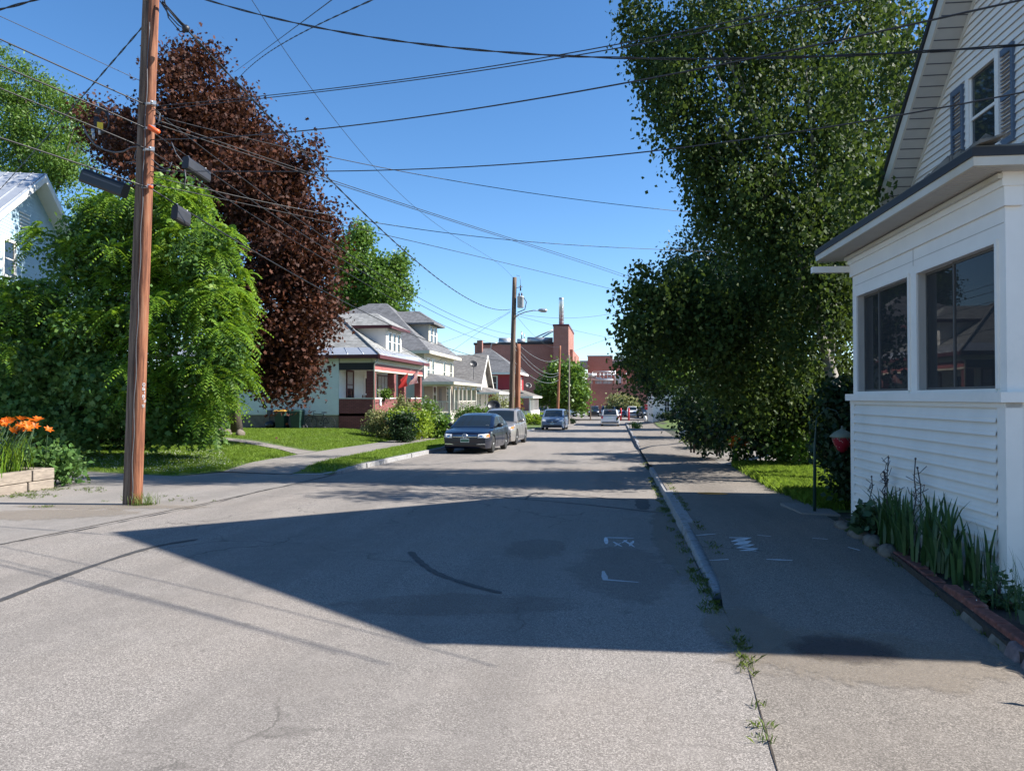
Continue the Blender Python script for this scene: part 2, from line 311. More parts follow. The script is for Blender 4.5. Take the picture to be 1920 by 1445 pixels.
L['mid'] = mat_leaf('mid_green_leaves', (.045, .105, .015), (.085, .165, .022), (.15, .23, .04), .45, .3)
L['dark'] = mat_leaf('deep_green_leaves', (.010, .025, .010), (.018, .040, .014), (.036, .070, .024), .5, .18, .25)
L['olive'] = mat_leaf('olive_leaves', (.13, .15, .06), (.20, .22, .09), (.30, .29, .13), .5, .3)
L['yellow'] = mat_leaf('yellow_green_leaves', (.10, .19, .015), (.19, .28, .025), (.30, .36, .05), .45, .35)
L['iris'] = mat_leaf('iris_blades', (.025, .065, .022), (.045, .095, .03), (.08, .14, .045), .4, .2)
L['hosta'] = mat_leaf('broad_garden_leaves', (.022, .05, .022), (.042, .085, .035), (.10, .16, .08), .4, .2)
L['weed'] = mat_leaf('weed_blades', (.06, .11, .02), (.11, .17, .03), (.20, .24, .06), .5, .3)
L['lily'] = M['lily']; L['flowerw'] = M['flowerw']; L['stalk'] = mat_plain('dry_stalk', (.06, .05, .05), .8, .2, 9)
# ------------------------------------------------------------------ foliage
def unit(n):
    v = RNG.normal(size=(n, 3)); return v/np.linalg.norm(v, axis=1, keepdims=True)
def leaf_quads(P, size, hang=0.0, up=0.0, wid=.36, fold=.12):
    n = len(P); t = unit(n); t[:, 2] -= hang; t /= np.linalg.norm(t, axis=1, keepdims=True)
    r = unit(n); r[:, 2] += up; b = np.cross(t, r); b /= np.linalg.norm(b, axis=1, keepdims=True)+1e-9; nn = np.cross(b, t)
    s = (size*RNG.uniform(.65, 1.3, n))[:, None]
    return np.stack([P, P+t*s*.45+b*s*wid+nn*s*fold, P+t*s, P+t*s*.45-b*s*wid+nn*s*fold], 1)
def lobed_leaves(P, size, hang=.3, up=.6):
    """maple-like leaves: an 8-cornered star outline"""
    n = len(P); t = unit(n); t[:, 2] -= hang; t /= np.linalg.norm(t, axis=1, keepdims=True)
    r = unit(n); r[:, 2] += up; b = np.cross(t, r); b /= np.linalg.norm(b, axis=1, keepdims=True)+1e-9
    s = (size*RNG.uniform(.65, 1.3, n))[:, None]
    out = [P+t*s*y+b*s*x for x, y in ((0, 0), (.42, .12), (.24, .38), (.50, .66), (.17, .64), (0, 1.0), (-.17, .64), (-.50, .66), (-.24, .38), (-.42, .12))]
    return np.stack(out, 1)
def twig_points(blobs, per_twig, spread, shell=.5, drop=0.0):
    """blobs: (center, rx, ry, rz, n leaves)"""
    pts = []
    for c, rx, ry, rz, n in blobs:
        k = max(1, int(n/per_twig)); R3 = np.array([rx, ry, rz]); q = max(5, int(n/(per_twig*26)))
        sz = RNG.uniform(.17, .40, q); rr = (RNG.uniform(.2, 1, q)**shell)*(1.08-.75*sz); cc = unit(q)*rr[:, None]; w = sz**2; ci = RNG.choice(q, k, p=w/w.sum())
        u = unit(k); u[:, 2] = np.abs(u[:, 2])*np.where(RNG.uniform(0, 1, k) < .72, 1, -1)
        tw = np.array(c)+(cc[ci]+u*(sz[ci]*RNG.uniform(.05, 1, k)**.38)[:, None]*np.array([1.15, 1.15, .72]))*R3
        st = RNG.uniform(0, 1, k) < .10; tw[st] = np.array(c)+unit(int(st.sum()))*(RNG.uniform(.2, 1.12, int(st.sum()))**.5)[:, None]*R3
        off = RNG.normal(size=(k, per_twig, 3))*spread
        if drop: off[:, :, 2] = -np.abs(off[:, :, 2])*drop; off[:, :, :2] *= .55
        pts.append((tw[:, None, :]+off).reshape(-1, 3))
    return np.concatenate(pts)
def blob(px, py, y, rx, rz, ry, n):
    c = at(px, py, y); k = fwd(c.x, c.y)/FPX
    return (tuple(c), rx*k, ry, rz*k, n)
def crown_cull(P, lo=.25):
    z = np.array([gz(v) for v in P[:, 1]]) if len(P) < 4000 else -SLOPE*np.clip(P[:, 1], -4, 104)
    return P[P[:, 2] > z+lo]
def limbs(mb, base, top, blobs, r0, n=7, wig=.18):
    base, top = Vector(base), Vector(top); pts = []
    for i in range(9):
        t = i/8; p = base.lerp(top, t); pts.append(p+Vector((math.sin(i*1.7+base.x)*wig*t, math.cos(i*1.3+base.y)*wig*t, 0)))
    mb.tube(pts, [r0*(1.25 if i == 0 else 1-.72*i/8) for i in range(9)], 10)
    for k, bl in enumerate(blobs[:n]):
        s = pts[3+(k*2) % 5]; e = Vector(bl[0]); m = s.lerp(e, .5)+Vector((0, 0, .12*(e-s).length)); r = r0*.38
        mb.tube([s, s.lerp(m, .5), m, m.lerp(e, .6), e], [r, r*.8, r*.6, r*.4, r*.15], 6)
        for q in range(3):
            f = e+Vector((random.uniform(-1, 1)*bl[1], random.uniform(-1, 1)*bl[2], random.uniform(-.4, .9)*bl[3]))*.75
            mb.tube([m.lerp(e, .3+.2*q), (m+f)/2+Vector((0, 0, .1)), f], [r*.4, r*.25, r*.08], 5)
def tree(name, label, cat, base, top, blobs, leaf, mat, r0=.2, bark='bark', per=12, spread=.3, hang=.3, up=.4, lobed=False, shell=.5, drop=0, group=None, lo=.25, wid=.36, nl=7, parts=('trunk', 'crown')):
    root = thing(name, label, cat, base, group)
    mb = MB(); limbs(mb, base, top, blobs, r0, nl); mb.build(parts[0], M[bark], root)
    P = crown_cull(twig_points(blobs, per, spread, shell, drop), lo)
    V = lobed_leaves(P, leaf, hang, up) if lobed else leaf_quads(P, leaf, hang, up, wid)
    quads_mesh(parts[1], V, V.shape[1], L[mat], root); return root
def shrub(name, label, cat, blobs, leaf, mat, per=8, spread=.12, group=None, lo=.02, hang=.1, shell=.45, up=.5, extra=None):
    c = blobs[0][0]; base = (c[0], c[1], min(b[0][2]-b[3] for b in blobs))
    root = thing(name, label, cat, base, group); mb = MB()
    for b in blobs:
        for q in range(5):
            d = unit(1)[0]; e = Vector(b[0])+Vector((d[0]*b[1], d[1]*b[2], abs(d[2])*b[3]))*.8
            mb.tube([Vector((b[0][0]+d[0]*.1, b[0][1]+d[1]*.1, base[2])), Vector(b[0])*.6+e*.4, e], [.02, .014, .004], 5)
    mb.build('stem', M['bark'], root)
    P = crown_cull(twig_points(blobs, per, spread, shell), lo); V = leaf_quads(P, leaf, hang, up)
    quads_mesh('foliage', V, 4, L[mat], root)
    if extra:
        n, size, m, nm = extra
        Q = P[RNG.integers(0, len(P), n)]+RNG.normal(size=(n, 3))*.06; quads_mesh(nm, leaf_quads(Q, size, -.3, .5, .5), 4, L[m], root)
    return root
def blades(centers, n_per, h, w, spread, lean=.5, split=False):
    """grass blades: bent two-segment strips as quads + tip triangles folded in one 5-gon"""
    C = np.repeat(np.asarray(centers, float), n_per, 0); n = len(C)
    C = C+np.concatenate([RNG.normal(size=(n, 2))*spread, np.zeros((n, 1))], 1)
    a = RNG.uniform(0, 2*PI, n); d = np.stack([np.cos(a), np.sin(a), np.zeros(n)], 1); s = np.stack([-np.sin(a), np.cos(a), np.zeros(n)], 1)
    H = (h*RNG.uniform(.5, 1.3, n))[:, None]; ln = (lean*RNG.uniform(.1, 1.2, n))[:, None]; z = np.array([[0, 0, 1.0]])
    m = C+z*H*.6+d*H*ln*.3; t = C+z*H+d*H*ln
    if not split: return np.stack([C-s*w/2, C+s*w/2, m+s*w*.4, t, m-s*w*.4], 1)
    q = C+z*H*.3+d*H*ln*.1; e = C+z*H*.86+d*H*ln*.66
    return np.concatenate([np.stack(v, 1) for v in ((C-s*w*.35, C+s*w*.35, q+s*w*.5, q-s*w*.5), (q-s*w*.5, q+s*w*.5, m+s*w*.46, m-s*w*.46), (m-s*w*.46, m+s*w*.46, e+s*w*.26, e-s*w*.26), (e-s*w*.26, e+s*w*.26, t+s*w*.02, t-s*w*.02))])
def scatter(poly, n, hf):
    """random points inside an xy polygon, z from hf(x,y)"""
    P = np.array(poly); lo, hi = P.min(0), P.max(0); out = []
    while len(out) < n:
        q = RNG.uniform(lo, hi, (n, 2)); ins = np.zeros(n, bool); j = len(P)-1
        for i in range(len(P)):
            c = ((P[i, 1] > q[:, 1]) != (P[j, 1] > q[:, 1])) & (q[:, 0] < (P[j, 0]-P[i, 0])*(q[:, 1]-P[i, 1])/(P[j, 1]-P[i, 1]+1e-12)+P[i, 0]); ins ^= c; j = i
        out += [(x, y, gz(y)+hf(x, y)) for x, y in q[ins]]
    return np.array(out[:n])
# ------------------------------------------------------------------ ground
def sheet(name, poly, hf, mat, step=.8, dz=0.0, kind='structure', subdiv=True, thick=0.0):
    """terrain-following sheet clipped to an xy polygon"""
    bm = bmesh.new(); vs = [bm.verts.new((x, y, 0)) for x, y in poly]; bm.faces.new(vs)
    xs = [p[0] for p in poly]; ys = [p[1] for p in poly]
    for k in range(2):
        lo, hi = (min(xs), max(xs)) if k == 0 else (min(ys), max(ys)); v = lo+step
        while v < hi-1e-4:
            no = (1, 0, 0) if k == 0 else (0, 1, 0); co = (v, 0, 0) if k == 0 else (0, v, 0)
            bmesh.ops.bisect_plane(bm, geom=bm.verts[:]+bm.edges[:]+bm.faces[:], plane_co=co, plane_no=no); v += step*(1 if abs(v) < 60 else 3)
    for v in bm.verts: v.co.z = gz(v.co.y)+hf(v.co.x, v.co.y)+dz
    if thick:
        r = bmesh.ops.extrude_face_region(bm, geom=bm.faces[:])
        for v in [g for g in r['geom'] if isinstance(g, bmesh.types.BMVert)]: v.co.z -= 0
        for v in bm.verts:
            pass
    bmesh.ops.recalc_face_normals(bm, faces=bm.faces[:])
    me = bpy.data.meshes.new(name); bm.to_mesh(me); bm.free()
    for p in me.polygons: p.use_smooth = True
    o = link_mesh(name, me, mat); o['kind'] = kind; return o
flat = lambda x, y: 0.0
# base terrain: one sheet to the horizon (below everything)
mb = MB(); R_ = 900
ys = [-R_, -60, -4, 0, 10, 20, 30, 40, 50, 60, 70, 80, 90, 104, 140, 200, R_]
vs = [(x, y, gz(y)-.06) for y in ys for x in (-R_, R_)]
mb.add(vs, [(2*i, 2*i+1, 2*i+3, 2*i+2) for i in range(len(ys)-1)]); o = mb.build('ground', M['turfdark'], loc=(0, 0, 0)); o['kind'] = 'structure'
KR = lambda y: (.86+.006*(y-6)+.0022*max(0, y-27)*.8)          # right kerb line x(y)
KL = lambda y: (-6.82+.011*max(0, y-22))                        # left kerb line
# roadway (intersection in front, street beyond, crossing street at the end)
yy = [10, 14, 17.6, 20, 27, 40, 63, 90, 101]
road = [(-60, -40), (60, -40), (60, 4.4), (3.2, 4.4), (.83, 6.2)]+[(KR(y), y) for y in yy]+[(70, 101.5), (70, 113), (-70, 113), (-70, 101.5)]+[(KL(y), y) for y in (101, 90, 63, 40, 27, 20, 17.7)]+[(-6.85, 15.6), (-6.9, 12.1), (-7.2, 7.9), (-7.6, 6.0), (-60, 5.6)]
sheet('road', road, flat, M['asphalt'], 1.5, 0)
sheet('driveway_apron', [(-7.22, 7.9), (-6.92, 12.1), (-6.87, 15.6), (-6.9, 17.5), (-8.0, 17.45), (-9.9, 17.85), (-10.4, 16.6), (-15.5, 18.2), (-17, 17.0), (-22, 13), (-22, 7)], flat, M['conc'], .9, .004)
sheet('street_edge', [(-7.24, 7.92), (-7.62, 6.0), (-60, 5.6), (-60, 8.5), (-22, 7.0)], flat, M['conc'], 2.0, -.002)
# right pavement with its ramp at the corner and dip at the driveway
def wr(y): return float(np.interp(y, [4.4, 5.2, 6.3, 7.7, 9.4, 12.3, 14.5, 18, 21.9, 23.5, 30, 60, 97], [2.55, 2.61, 2.72, 2.82, 2.9, 3.05, 2.98, 3.1, 3.2, 3.4, 3.2, 3.9, 4.4]))
yk = [4.4, 5.2, 6.2, 7, 8, 9, 10, 11, 12, 13, 14, 16, 18, 20, 21, 22, 23, 24, 26, 28, 30, 31, 32, 36, 40, 50, 60, 70, 80, 90, 97]
sheet('sidewalk', [(14, 4.4), (14, -8), (-.5, -8), (.36, 0), (.60, 2.2), (.70, 3.2), (.78, 4.2), (.86, 5.2), (.88, 6.2)]+[(KR(y)+(.09 if y > 6.6 else 0), y) for y in yk if y > 6.3]+[(wr(y), y) for y in reversed(yk)], lambda x, y: h_right(x, y)-.0035*(1-sstep(5.0, 7.0, y)), M['walk'], .6, .006)
sheet('driveway', [(3.15, 22.3), (16, 21.0), (16, 27.5), (3.3, 29.5)], lambda x, y: h_right(3.1, y)+sstep(4, 9, x)*.3, M['conc'], .9, .012)
yd = [y for y in yk if y <= 97]
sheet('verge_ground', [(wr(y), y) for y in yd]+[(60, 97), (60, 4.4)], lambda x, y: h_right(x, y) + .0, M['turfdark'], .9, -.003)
sheet('side_lawn', [(wr(y), y) for y in (11.3, 12.3, 14.5, 18, 20.8)]+[(3.6, 21.6), (6.5, 20.8), (5.5, 15), (4.2, 11.5)], h_right, M['turf'], .5, .012)
sheet('far_lawn', [(4.5, 52), (wr(70)+.2, 70), (wr(96)+.2, 96), (30, 96), (30, 52)], h_right, M['turf'], 1.5, .012)
# left: verge strip, concrete sidewalk, lawns
yl = [17.6, 18.3, 19, 20, 21, 22, 24, 26, 28, 32, 36, 40, 46, 52, 60, 70, 80, 90, 98]
SL0 = lambda y: float(np.interp(y, [17.4, 23.4, 41, 98], [-7.95, -8.5, -9.1, -8.9]))
SL1 = lambda y: float(np.interp(y, [17.8, 23.6, 28, 47, 98], [-9.95, -10.35, -10.5, -10.9, -10.7]))
sheet('verge', [(KL(y)-.14, y) for y in yl]+[(SL0(y), y) for y in reversed(yl)], h_left, M['turf'], .6, .004)
sheet('concrete_sidewalk', [(SL0(y), y) for y in [17.45]+yl[1:]]+[(SL1(y), y) for y in reversed([17.85]+yl[1:])], h_left, M['conc'], .6, .008)
sheet('shaded_lawn', [(SL1(y), y) for y in (17.9, 20, 23.2)]+[(-11.9, 25.3), (-19.5, 31.5), (-32, 31), (-32, 16), (-15.2, 17.9), (-10.5, 16.55)], h_left, M['turf'], .8, .004)
sheet('front_path', [(SL1(23.2)-.02, 23.3), (-11.9, 25.4), (-19.5, 31.6), (-19.7, 32.5), (-12.2, 26.6), (SL1(25)-.02, 25)], h_left, M['conc'], .8, .014)
sheet('front_lawn', [(SL1(y), y) for y in (25.1, 28, 32, 40, 47, 60, 80, 98)]+[(-60, 98), (-60, 32), (-32, 31.2), (-19.7, 32.6), (-12.2, 26.7)], h_left, M['turf'], 1.2, .004)
sheet('car_park', [(-90, 113), (90, 113), (90, 175), (-90, 175)], lambda x, y: .25*sstep(113, 117, y), M['conc'], 6, .002)
# kerbs: granite blocks
def kerb(name, pts, w, hf, drop=.06):
    mb = MB()
    for (x0, y0), (x1, y1) in zip(pts[:-1], pts[1:]):
        d = Vector((x1-x0, y1-y0, 0)); ln = d.length; k = max(1, int(ln/1.9)); d /= ln; nrm = Vector((d.y, -d.x, 0))*w
        for i in range(k):
            a = Vector((x0, y0, 0))+d*(ln*i/k+.018); b = Vector((x0, y0, 0))+d*(ln*(i+1)/k-.018); j = random.uniform(-.02, .012)
            jx = Vector((random.uniform(-.015, .015), 0, 0)); c = .018; P = []
            for q, nn in ((a, 0), (b, 0), (b, 1), (a, 1)): P.append(q+jx+nrm*nn+Vector((0, 0, gz(q.y)-drop)))
            for q, nn in ((a, .12), (b, .12), (b, .95), (a, .95)): P.append(q+jx+nrm*nn+Vector((0, 0, gz(q.y)+hf(q.y)+.012+j)))
            mb.hexa(P)
    o = mb.build(name, M['granite'], loc=(0, 0, 0)); o['kind'] = 'structure'
    bv = o.modifiers.new('edge', 'BEVEL'); bv.width = .009; bv.segments = 1; bv.limit_method = 'ANGLE'
kerb('kerb', [(KR(6.7), 6.7), (KR(10), 10), (KR(14), 14), (KR(20), 20)], .20, lambda y: h_right(1, y)-.02*(1-sstep(6.6, 8.2, y)))
kerb('kerb', [(KR(30.6), 30.6), (KR(33), 33), (KR(44), 44), (KR(70), 70), (KR(95), 95)], .17, lambda y: h_right(1, y))
kerb('kerb', [(-7.9, 17.35), (-7.15, 17.55), (-6.88, 18.2), (-6.83, 20), (-6.82, 22), (KL(27), 27), (KL(44), 44), (KL(63), 63), (KL(98), 98)], -.15, lambda y: .13*sstep(17.0, 19.2, y))
# far kerb of the crossing street
mb = MB(); mb.box(WORLD, -80, 80, 112.9, 113.1, gz(104)-.1, gz(104)+.2); o = mb.build('kerb', M['conc'], loc=(0, 113, gz(104))); o['kind'] = 'structure'
# ---- flat marks on the ground
def strip(pts, w, hf, dz, wob=.25):
    mb = MB(); P = [Vector((p[0], p[1], 0)) for p in pts]; Q = []
    for a, b in zip(P[:-1], P[1:]):
        n = max(1, int((b-a).length/.12))
        for i in range(n): Q.append(a.lerp(b, i/n))
    Q.append(P[-1]); vs = []
    for i, q in enumerate(Q):
        d = (Q[min(i+1, len(Q)-1)]-Q[max(i-1, 0)]).normalized(); nn = Vector((-d.y, d.x, 0)); ww = w/2*(1+random.uniform(-wob, wob))*(.4 if i in (0, len(Q)-1) else 1)
        for s in (-1, 1):
            r = q+nn*ww*s; vs.append((r.x, r.y, gz(r.y)+hf(r.x, r.y)+dz))
    return mb.add(vs, [(2*i, 2*i+1, 2*i+3, 2*i+2) for i in range(len(Q)-1)])
def curve(pts, n=10):
    P = [Vector((p[0], p[1], 0)) for p in pts]; P = [P[0]*2-P[1]]+P+[P[-1]*2-P[-2]]; out = []
    for i in range(1, len(P)-2):
        for k in range(n):
            t = k/n; a, b, c, d = P[i-1:i+3]
            out.append(.5*((2*b)+(c-a)*t+(2*a-5*b+4*c-d)*t*t+(3*b-a-3*c+d)*t**3))
    return out+[P[-2]]
def px_line(*pp): return [on_road(x, y) for x, y in pp]
def mark(name, pts, w, mat, hf=flat, dz=.005, wob=.25):
    o = strip(pts, w, hf, dz, wob).build(name, M[mat], loc=(0, 0, 0)); o['kind'] = 'structure'; return o
mark('crack_seal', curve(px_line((-60, 1150), (80, 1095), (200, 1052), (290, 1025), (370, 1011))), .075, 'tar')
mark('crack_seal', curve(px_line((769, 1034), (790, 1055), (820, 1075), (880, 1096), (940, 1112))), .07, 'tar')
mark('crack_seal', curve(px_line((920, 931), (985, 936), (1100, 946), (1245, 962))), .06, 'tar')
mark('crack_seal', curve(px_line((985, 936), (1005, 925), (1080, 929), (1180, 938))), .05, 'tar')
mark('crack_seal', curve(px_line((1203, 935), (1206, 955))), .22, 'tar')
mark('road_crack', curve(px_line((-40, 1028), (120, 1000), (260, 972), (410, 941), (500, 918), (585, 904))), .022, 'tar', dz=.009, wob=.8)
mark('road_crack', curve([(-6.9, 15.7), (-4.5, 15.9), (-2.6, 15.6)]), .03, 'tar', wob=.8)
mark('road_crack', curve([(-6.9, 17.5), (-8.2, 17.4), (-9.9, 17.8)]), .03, 'tar', dz=.011, wob=.8)
mark('road_crack', curve([(.88, 6.2), (.86, 5.2), (.78, 4.2), (.70, 3.2), (.60, 2.2), (.36, 0)]), .007, 'soil', dz=.004, wob=.9)
mark('road_crack', curve([(.92, 20.2), (.98, 24), (1.0, 30)]), .04, 'tar', dz=.009, wob=.8)
hr = lambda x, y: h_right(x, y)
def on_walk(px, py):
    p = on_road(px, py)
    for _ in range(4): p = on_road(px, py, h_right(p.x, p.y))
    return p
mark('road_marking', px_line((1137, 1020), (1136, 1008), (1188, 1009)), .055, 'wpaint')
mark('road_marking', px_line((1131, 1071), (1135, 1087), (1197, 1092)), .055, 'wpaint')
for a, b in (((1150, 1016), (1166, 1025)), ((1152, 1024), (1164, 1018)), ((1170, 1013), (1190, 1026)), ((1166, 1018), (1176, 1012)), ((1180, 1024), (1188, 1014))):
    mark('road_marking', px_line(a, b), .035, 'wpaint')
for a, b, w in (((1304, 1005), (1342, 1002), .04), ((1330, 1052), (1366, 1050), .045), ((1420, 1004), (1446, 1007), .04), ((1437, 1050), (1486, 1052), .04), ((1523, 1010), (1552, 1012), .045), ((1590, 1027), (1612, 1033), .06)):
    mark('pavement_marking', [on_walk(*a), on_walk(*b)], w, 'wpaint', hr, .011)
mark('pavement_marking', [on_walk(x, y) for x, y in ((1367, 1009), (1405, 1010), (1372, 1016), (1408, 1016), (1378, 1022), (1412, 1023), (1384, 1028), (1414, 1030), (1396, 1034), (1418, 1034))], .085, 'wpaint', hr, .011, .5)
mark('pavement_marking', [on_walk(1308, 925), on_walk(1364, 927)], .34, 'opaint', hr, .014, .25)
def puddle(name, c, rx, ry, mat, hf, dz, ang=0, jag=.18):
    k = 56; ph = [random.uniform(0, 6.3) for _ in range(4)]; vs = [(c[0], c[1], gz(c[1])+hf(c[0], c[1])+dz)]
    for i in range(k):
        t = 2*PI*i/k; q = 1+jag*(math.sin(3*t+ph[0])*.5+math.sin(5*t+ph[1])*.3+math.sin(11*t+ph[2])*.2+random.uniform(-.12, .12))
        x, y = rx*q*math.cos(t), ry*q*math.sin(t); x, y = x*math.cos(ang)-y*math.sin(ang)+c[0], x*math.sin(ang)+y*math.cos(ang)+c[1]
        vs.append((x, y, gz(y)+hf(x, y)+dz))
    o = MB().add(vs, [(0, i+1, (i+1) % k+1) for i in range(k)]).build(name, M[mat], loc=(0, 0, 0)); o['kind'] = 'structure'; return o
def soft(name, c1, scale, thr, top=.85, rough=.9):
    """patchy covering: opaque stain broken up by procedural gaps towards its rim"""
    m, nt, b, out = nodes(name); v = coords(nt); t = nt.nodes.new('ShaderNodeBsdfTransparent'); mx = nt.nodes.new('ShaderNodeMixShader')
    at_ = N(nt, 'ShaderNodeAttribute', attribute_name='rim'); nz = noise(nt, v, scale, 6, .75)
    ad = N(nt, 'ShaderNodeMath', operation='ADD'); nt.links.new(at_.outputs['Fac'], ad.inputs[0]); nt.links.new(nz, ad.inputs[1])
    f = ramp(nt, ad.outputs[0], [(thr-.16, (0, 0, 0)), (thr+.3, (top, top, top))])
    nt.links.new(ramp(nt, noise(nt, v, 70, 3), [(.3, mul(c1, .6)), (.7, mul(c1, 1.4))]), b.inputs['Base Color']); b.inputs['Roughness'].default_value = rough
    nt.links.new(f, mx.inputs[0]); nt.links.new(t.outputs[0], mx.inputs[1]); nt.links.new(b.outputs[0], mx.inputs[2]); nt.links.new(mx.outputs[0], out.inputs[0]); return m
M['oil'] = soft('oil_stain', (.07, .055, .05), 6.5, .74, .8); M['sand'] = soft('sand_dust', (.26, .215, .165), 3.0, 1.02, .42); M['rust'] = soft('rusty_dust', (.2, .165, .14), 2.2, 1.05, .22)
def stain(name, c, rx, ry, mat, hf, dz, ang=0):
    nr, k = 10, 40; vs, rim = [], []
    for i in range(nr+1):
        for j in range(k):
            t = 2*PI*j/k; x, y = rx*i/nr*math.cos(t), ry*i/nr*math.sin(t); x, y = x*math.cos(ang)-y*math.sin(ang)+c[0], x*math.sin(ang)+y*math.cos(ang)+c[1]
            vs.append((x, y, gz(y)+hf(x, y)+dz)); rim.append(1-(i/nr))
    o = MB().add(vs, [(i*k+j, i*k+(j+1) % k, (i+1)*k+(j+1) % k, (i+1)*k+j) for i in range(nr) for j in range(k)]).build(name, M[mat], loc=(0, 0, 0))
    a = o.data.attributes.new('rim', 'FLOAT', 'POINT'); a.data.foreach_set('value', rim); o['kind'] = 'structure'; return o
stain('oil_stain', (1.52, 5.22), .44, .36, 'oil', hr, .018, .1)
stain('sand_dust', (1.6, 5.1), 1.5, .95, 'sand', hr, .012); stain('sand_dust', (.95, 5.6), .5, 1.0, 'sand', hr, .0125)
stain('sand_dust', (.72, 10.0), .35, 4.5, 'sand', flat, .006, -.02); stain('sand_dust', (-8.6, 10.2), 2.2, 1.0, 'sand', flat, .011, .3)
stain('sand_dust', (-8.2, 11.2), 2.6, .5, 'sand', flat, .0115, .1)
stain('rust_stain', (.1, 7.6), .9, 2.2, 'rust', flat, .0065); stain('rust_stain', (-1.3, 6.0), 1.6, .6, 'rust', flat, .0068, .2); stain('rust_stain', (-.9, 8.6), .6, 1.2, 'rust', flat, .0072)
# ---- weeds along the seams, grass blades on the lawns
def seam(pts, n, jit): 
    out = []
    for _ in range(n):
        i = random.randrange(len(pts)-1); a, b = pts[i], pts[i+1]; t = random.random()
        out.append((a[0]+(b[0]-a[0])*t+random.gauss(0, jit), a[1]+(b[1]-a[1])*t+random.gauss(0, jit)))
    return out
W = []
for x, y in seam([(KR(v)-.07, v) for v in (6.0, 6.6, 7.6)], 34, .04)+seam([(KR(v)-.05, v) for v in (7, 9, 12, 15, 18)], 70, .035)+seam([(KR(v)-.05, v) for v in (12, 13, 17)], 34, .05): W.append((x, y, gz(y)+.004))
for x, y in seam([(KR(v)+.19, v) for v in (8, 8.6)], 5, .03)+seam([(KR(v)+.2, v) for v in (9.3, 10.2)], 5, .03)+seam([(KR(v)+.2, v) for v in (11, 13, 15.5)], 26, .02): W.append((x, y, gz(y)+h_right(x, y)))
for x, y in seam([(.87, 5.5), (.82, 4.7)], 20, .022)+seam([(.78, 4.2), (.73, 3.6)], 5, .02): W.append((x, y, gz(y)+h_right(x, y)))
for x, y in seam([(KR(20.3), 20.3), (KR(23), 23)], 14, .05)+seam([(-9.0, 12.0), (-7.0, 12.5)], 16, .3)+seam([(-11.0, 12.3), (-11.15, 13.6), (-9.8, 13.2)], 50, .14)+seam([(-11.1, 11.0), (-11.0, 12.4), (-10.2, 12.2)], 40, .13): W.append((x, y, gz(y)+.005))
for x, y in seam([(-7.86, 11.42), (-7.7, 11.55)], 16, .05)+seam([(-9.3, 10.9), (-8.9, 11.0)], 6, .06): W.append((x, y, gz(y)+.005))
for x, y in seam([(2.78, 5.2), (2.98, 7.6), (3.0, 9)], 60, .035): W.append((x-.14, y, gz(y)+h_right(x, y)))
V = blades(W, 10, .036, .005, .028, 1.2); o = quads_mesh('weeds', V, 5, L['weed'], loc=(0, 0, 0)); tag(o, 'low weeds growing in the kerb and pavement seams', 'weeds', kind='stuff')
V = blades([w for w in W if w[0] < -7.4 and w[0] > -8 and 11.3 < w[1] < 11.7], 7, .2, .006, .05, .9, True); o = quads_mesh('grass_tuft', V, 4, L['weed'], loc=(-7.8, 11.5, gz(11.5))); tag(o, 'tall grass tuft at the foot of the near reddish pole', 'grass', kind='stuff')
# twig of greenery by the right kerb
c = on_road(1192, 806); V = leaf_quads(twig_points([((c.x, c.y, c.z+.35), .5, .4, .45, 500)], 6, .12), .13)
o = quads_mesh('weed_clump', V, 4, L['mid'], loc=tuple(c)); tag(o, 'leafy weed clump sprouting at the right kerb near the driveway', 'weed', kind='stuff')
def turf(label, poly, n, h, hf, dens=14, w=.012, mat='blade'):
    V = blades(scatter(poly, n, hf)+[[0, 0, .01]], dens, h, w, .07, .7); o = quads_mesh('grass', V, 5, M[mat], loc=(0, 0, 0)); tag(o, label, 'grass', kind='stuff')
turf('sunlit grass patch beside the right pavement', [(wr(y)+.05, y) for y in (11.6, 12.3, 14.5, 18, 20.6)]+[(3.7, 21.3), (6.0, 20.5), (5.2, 15), (4.0, 11.8)], 3800, .13, h_right)
turf('mown grass verge strip between left kerb and sidewalk', [(KL(y)-.2, y) for y in (17.9, 20, 30, 50)]+[(SL0(y)+.06, y) for y in (50, 30, 20, 17.8)], 3600, .06, h_left)
turf('shaded lawn grass beyond the reddish pole', [(SL1(y)-.05, y) for y in (18, 20, 23)]+[(-12, 25.1), (-18, 29.5), (-22, 27), (-15, 18), (-10.7, 16.7)], 5200, .06, h_left)
turf('sunlit front lawn grass before the pale green house', [(SL1(y)-.05, y) for y in (25.4, 28, 32, 39)]+[(-13.2, 39.5), (-26, 39.5), (-19.7, 33), (-12.2, 27)], 6500, .06, h_left, 12)
V = leaf_quads(scatter([(-10.8, 17), (-10.3, 19), (-13.5, 24), (-15.5, 20), (-14.5, 18.2)], 1500, h_left)+[[0, 0, .055]], .028, -.4, .5, .5); o = quads_mesh('clover_blooms', V, 4, M['clover'], loc=(0, 0, 0)); tag(o, 'pale clover heads dotting the shaded lawn', 'clover', kind='stuff')
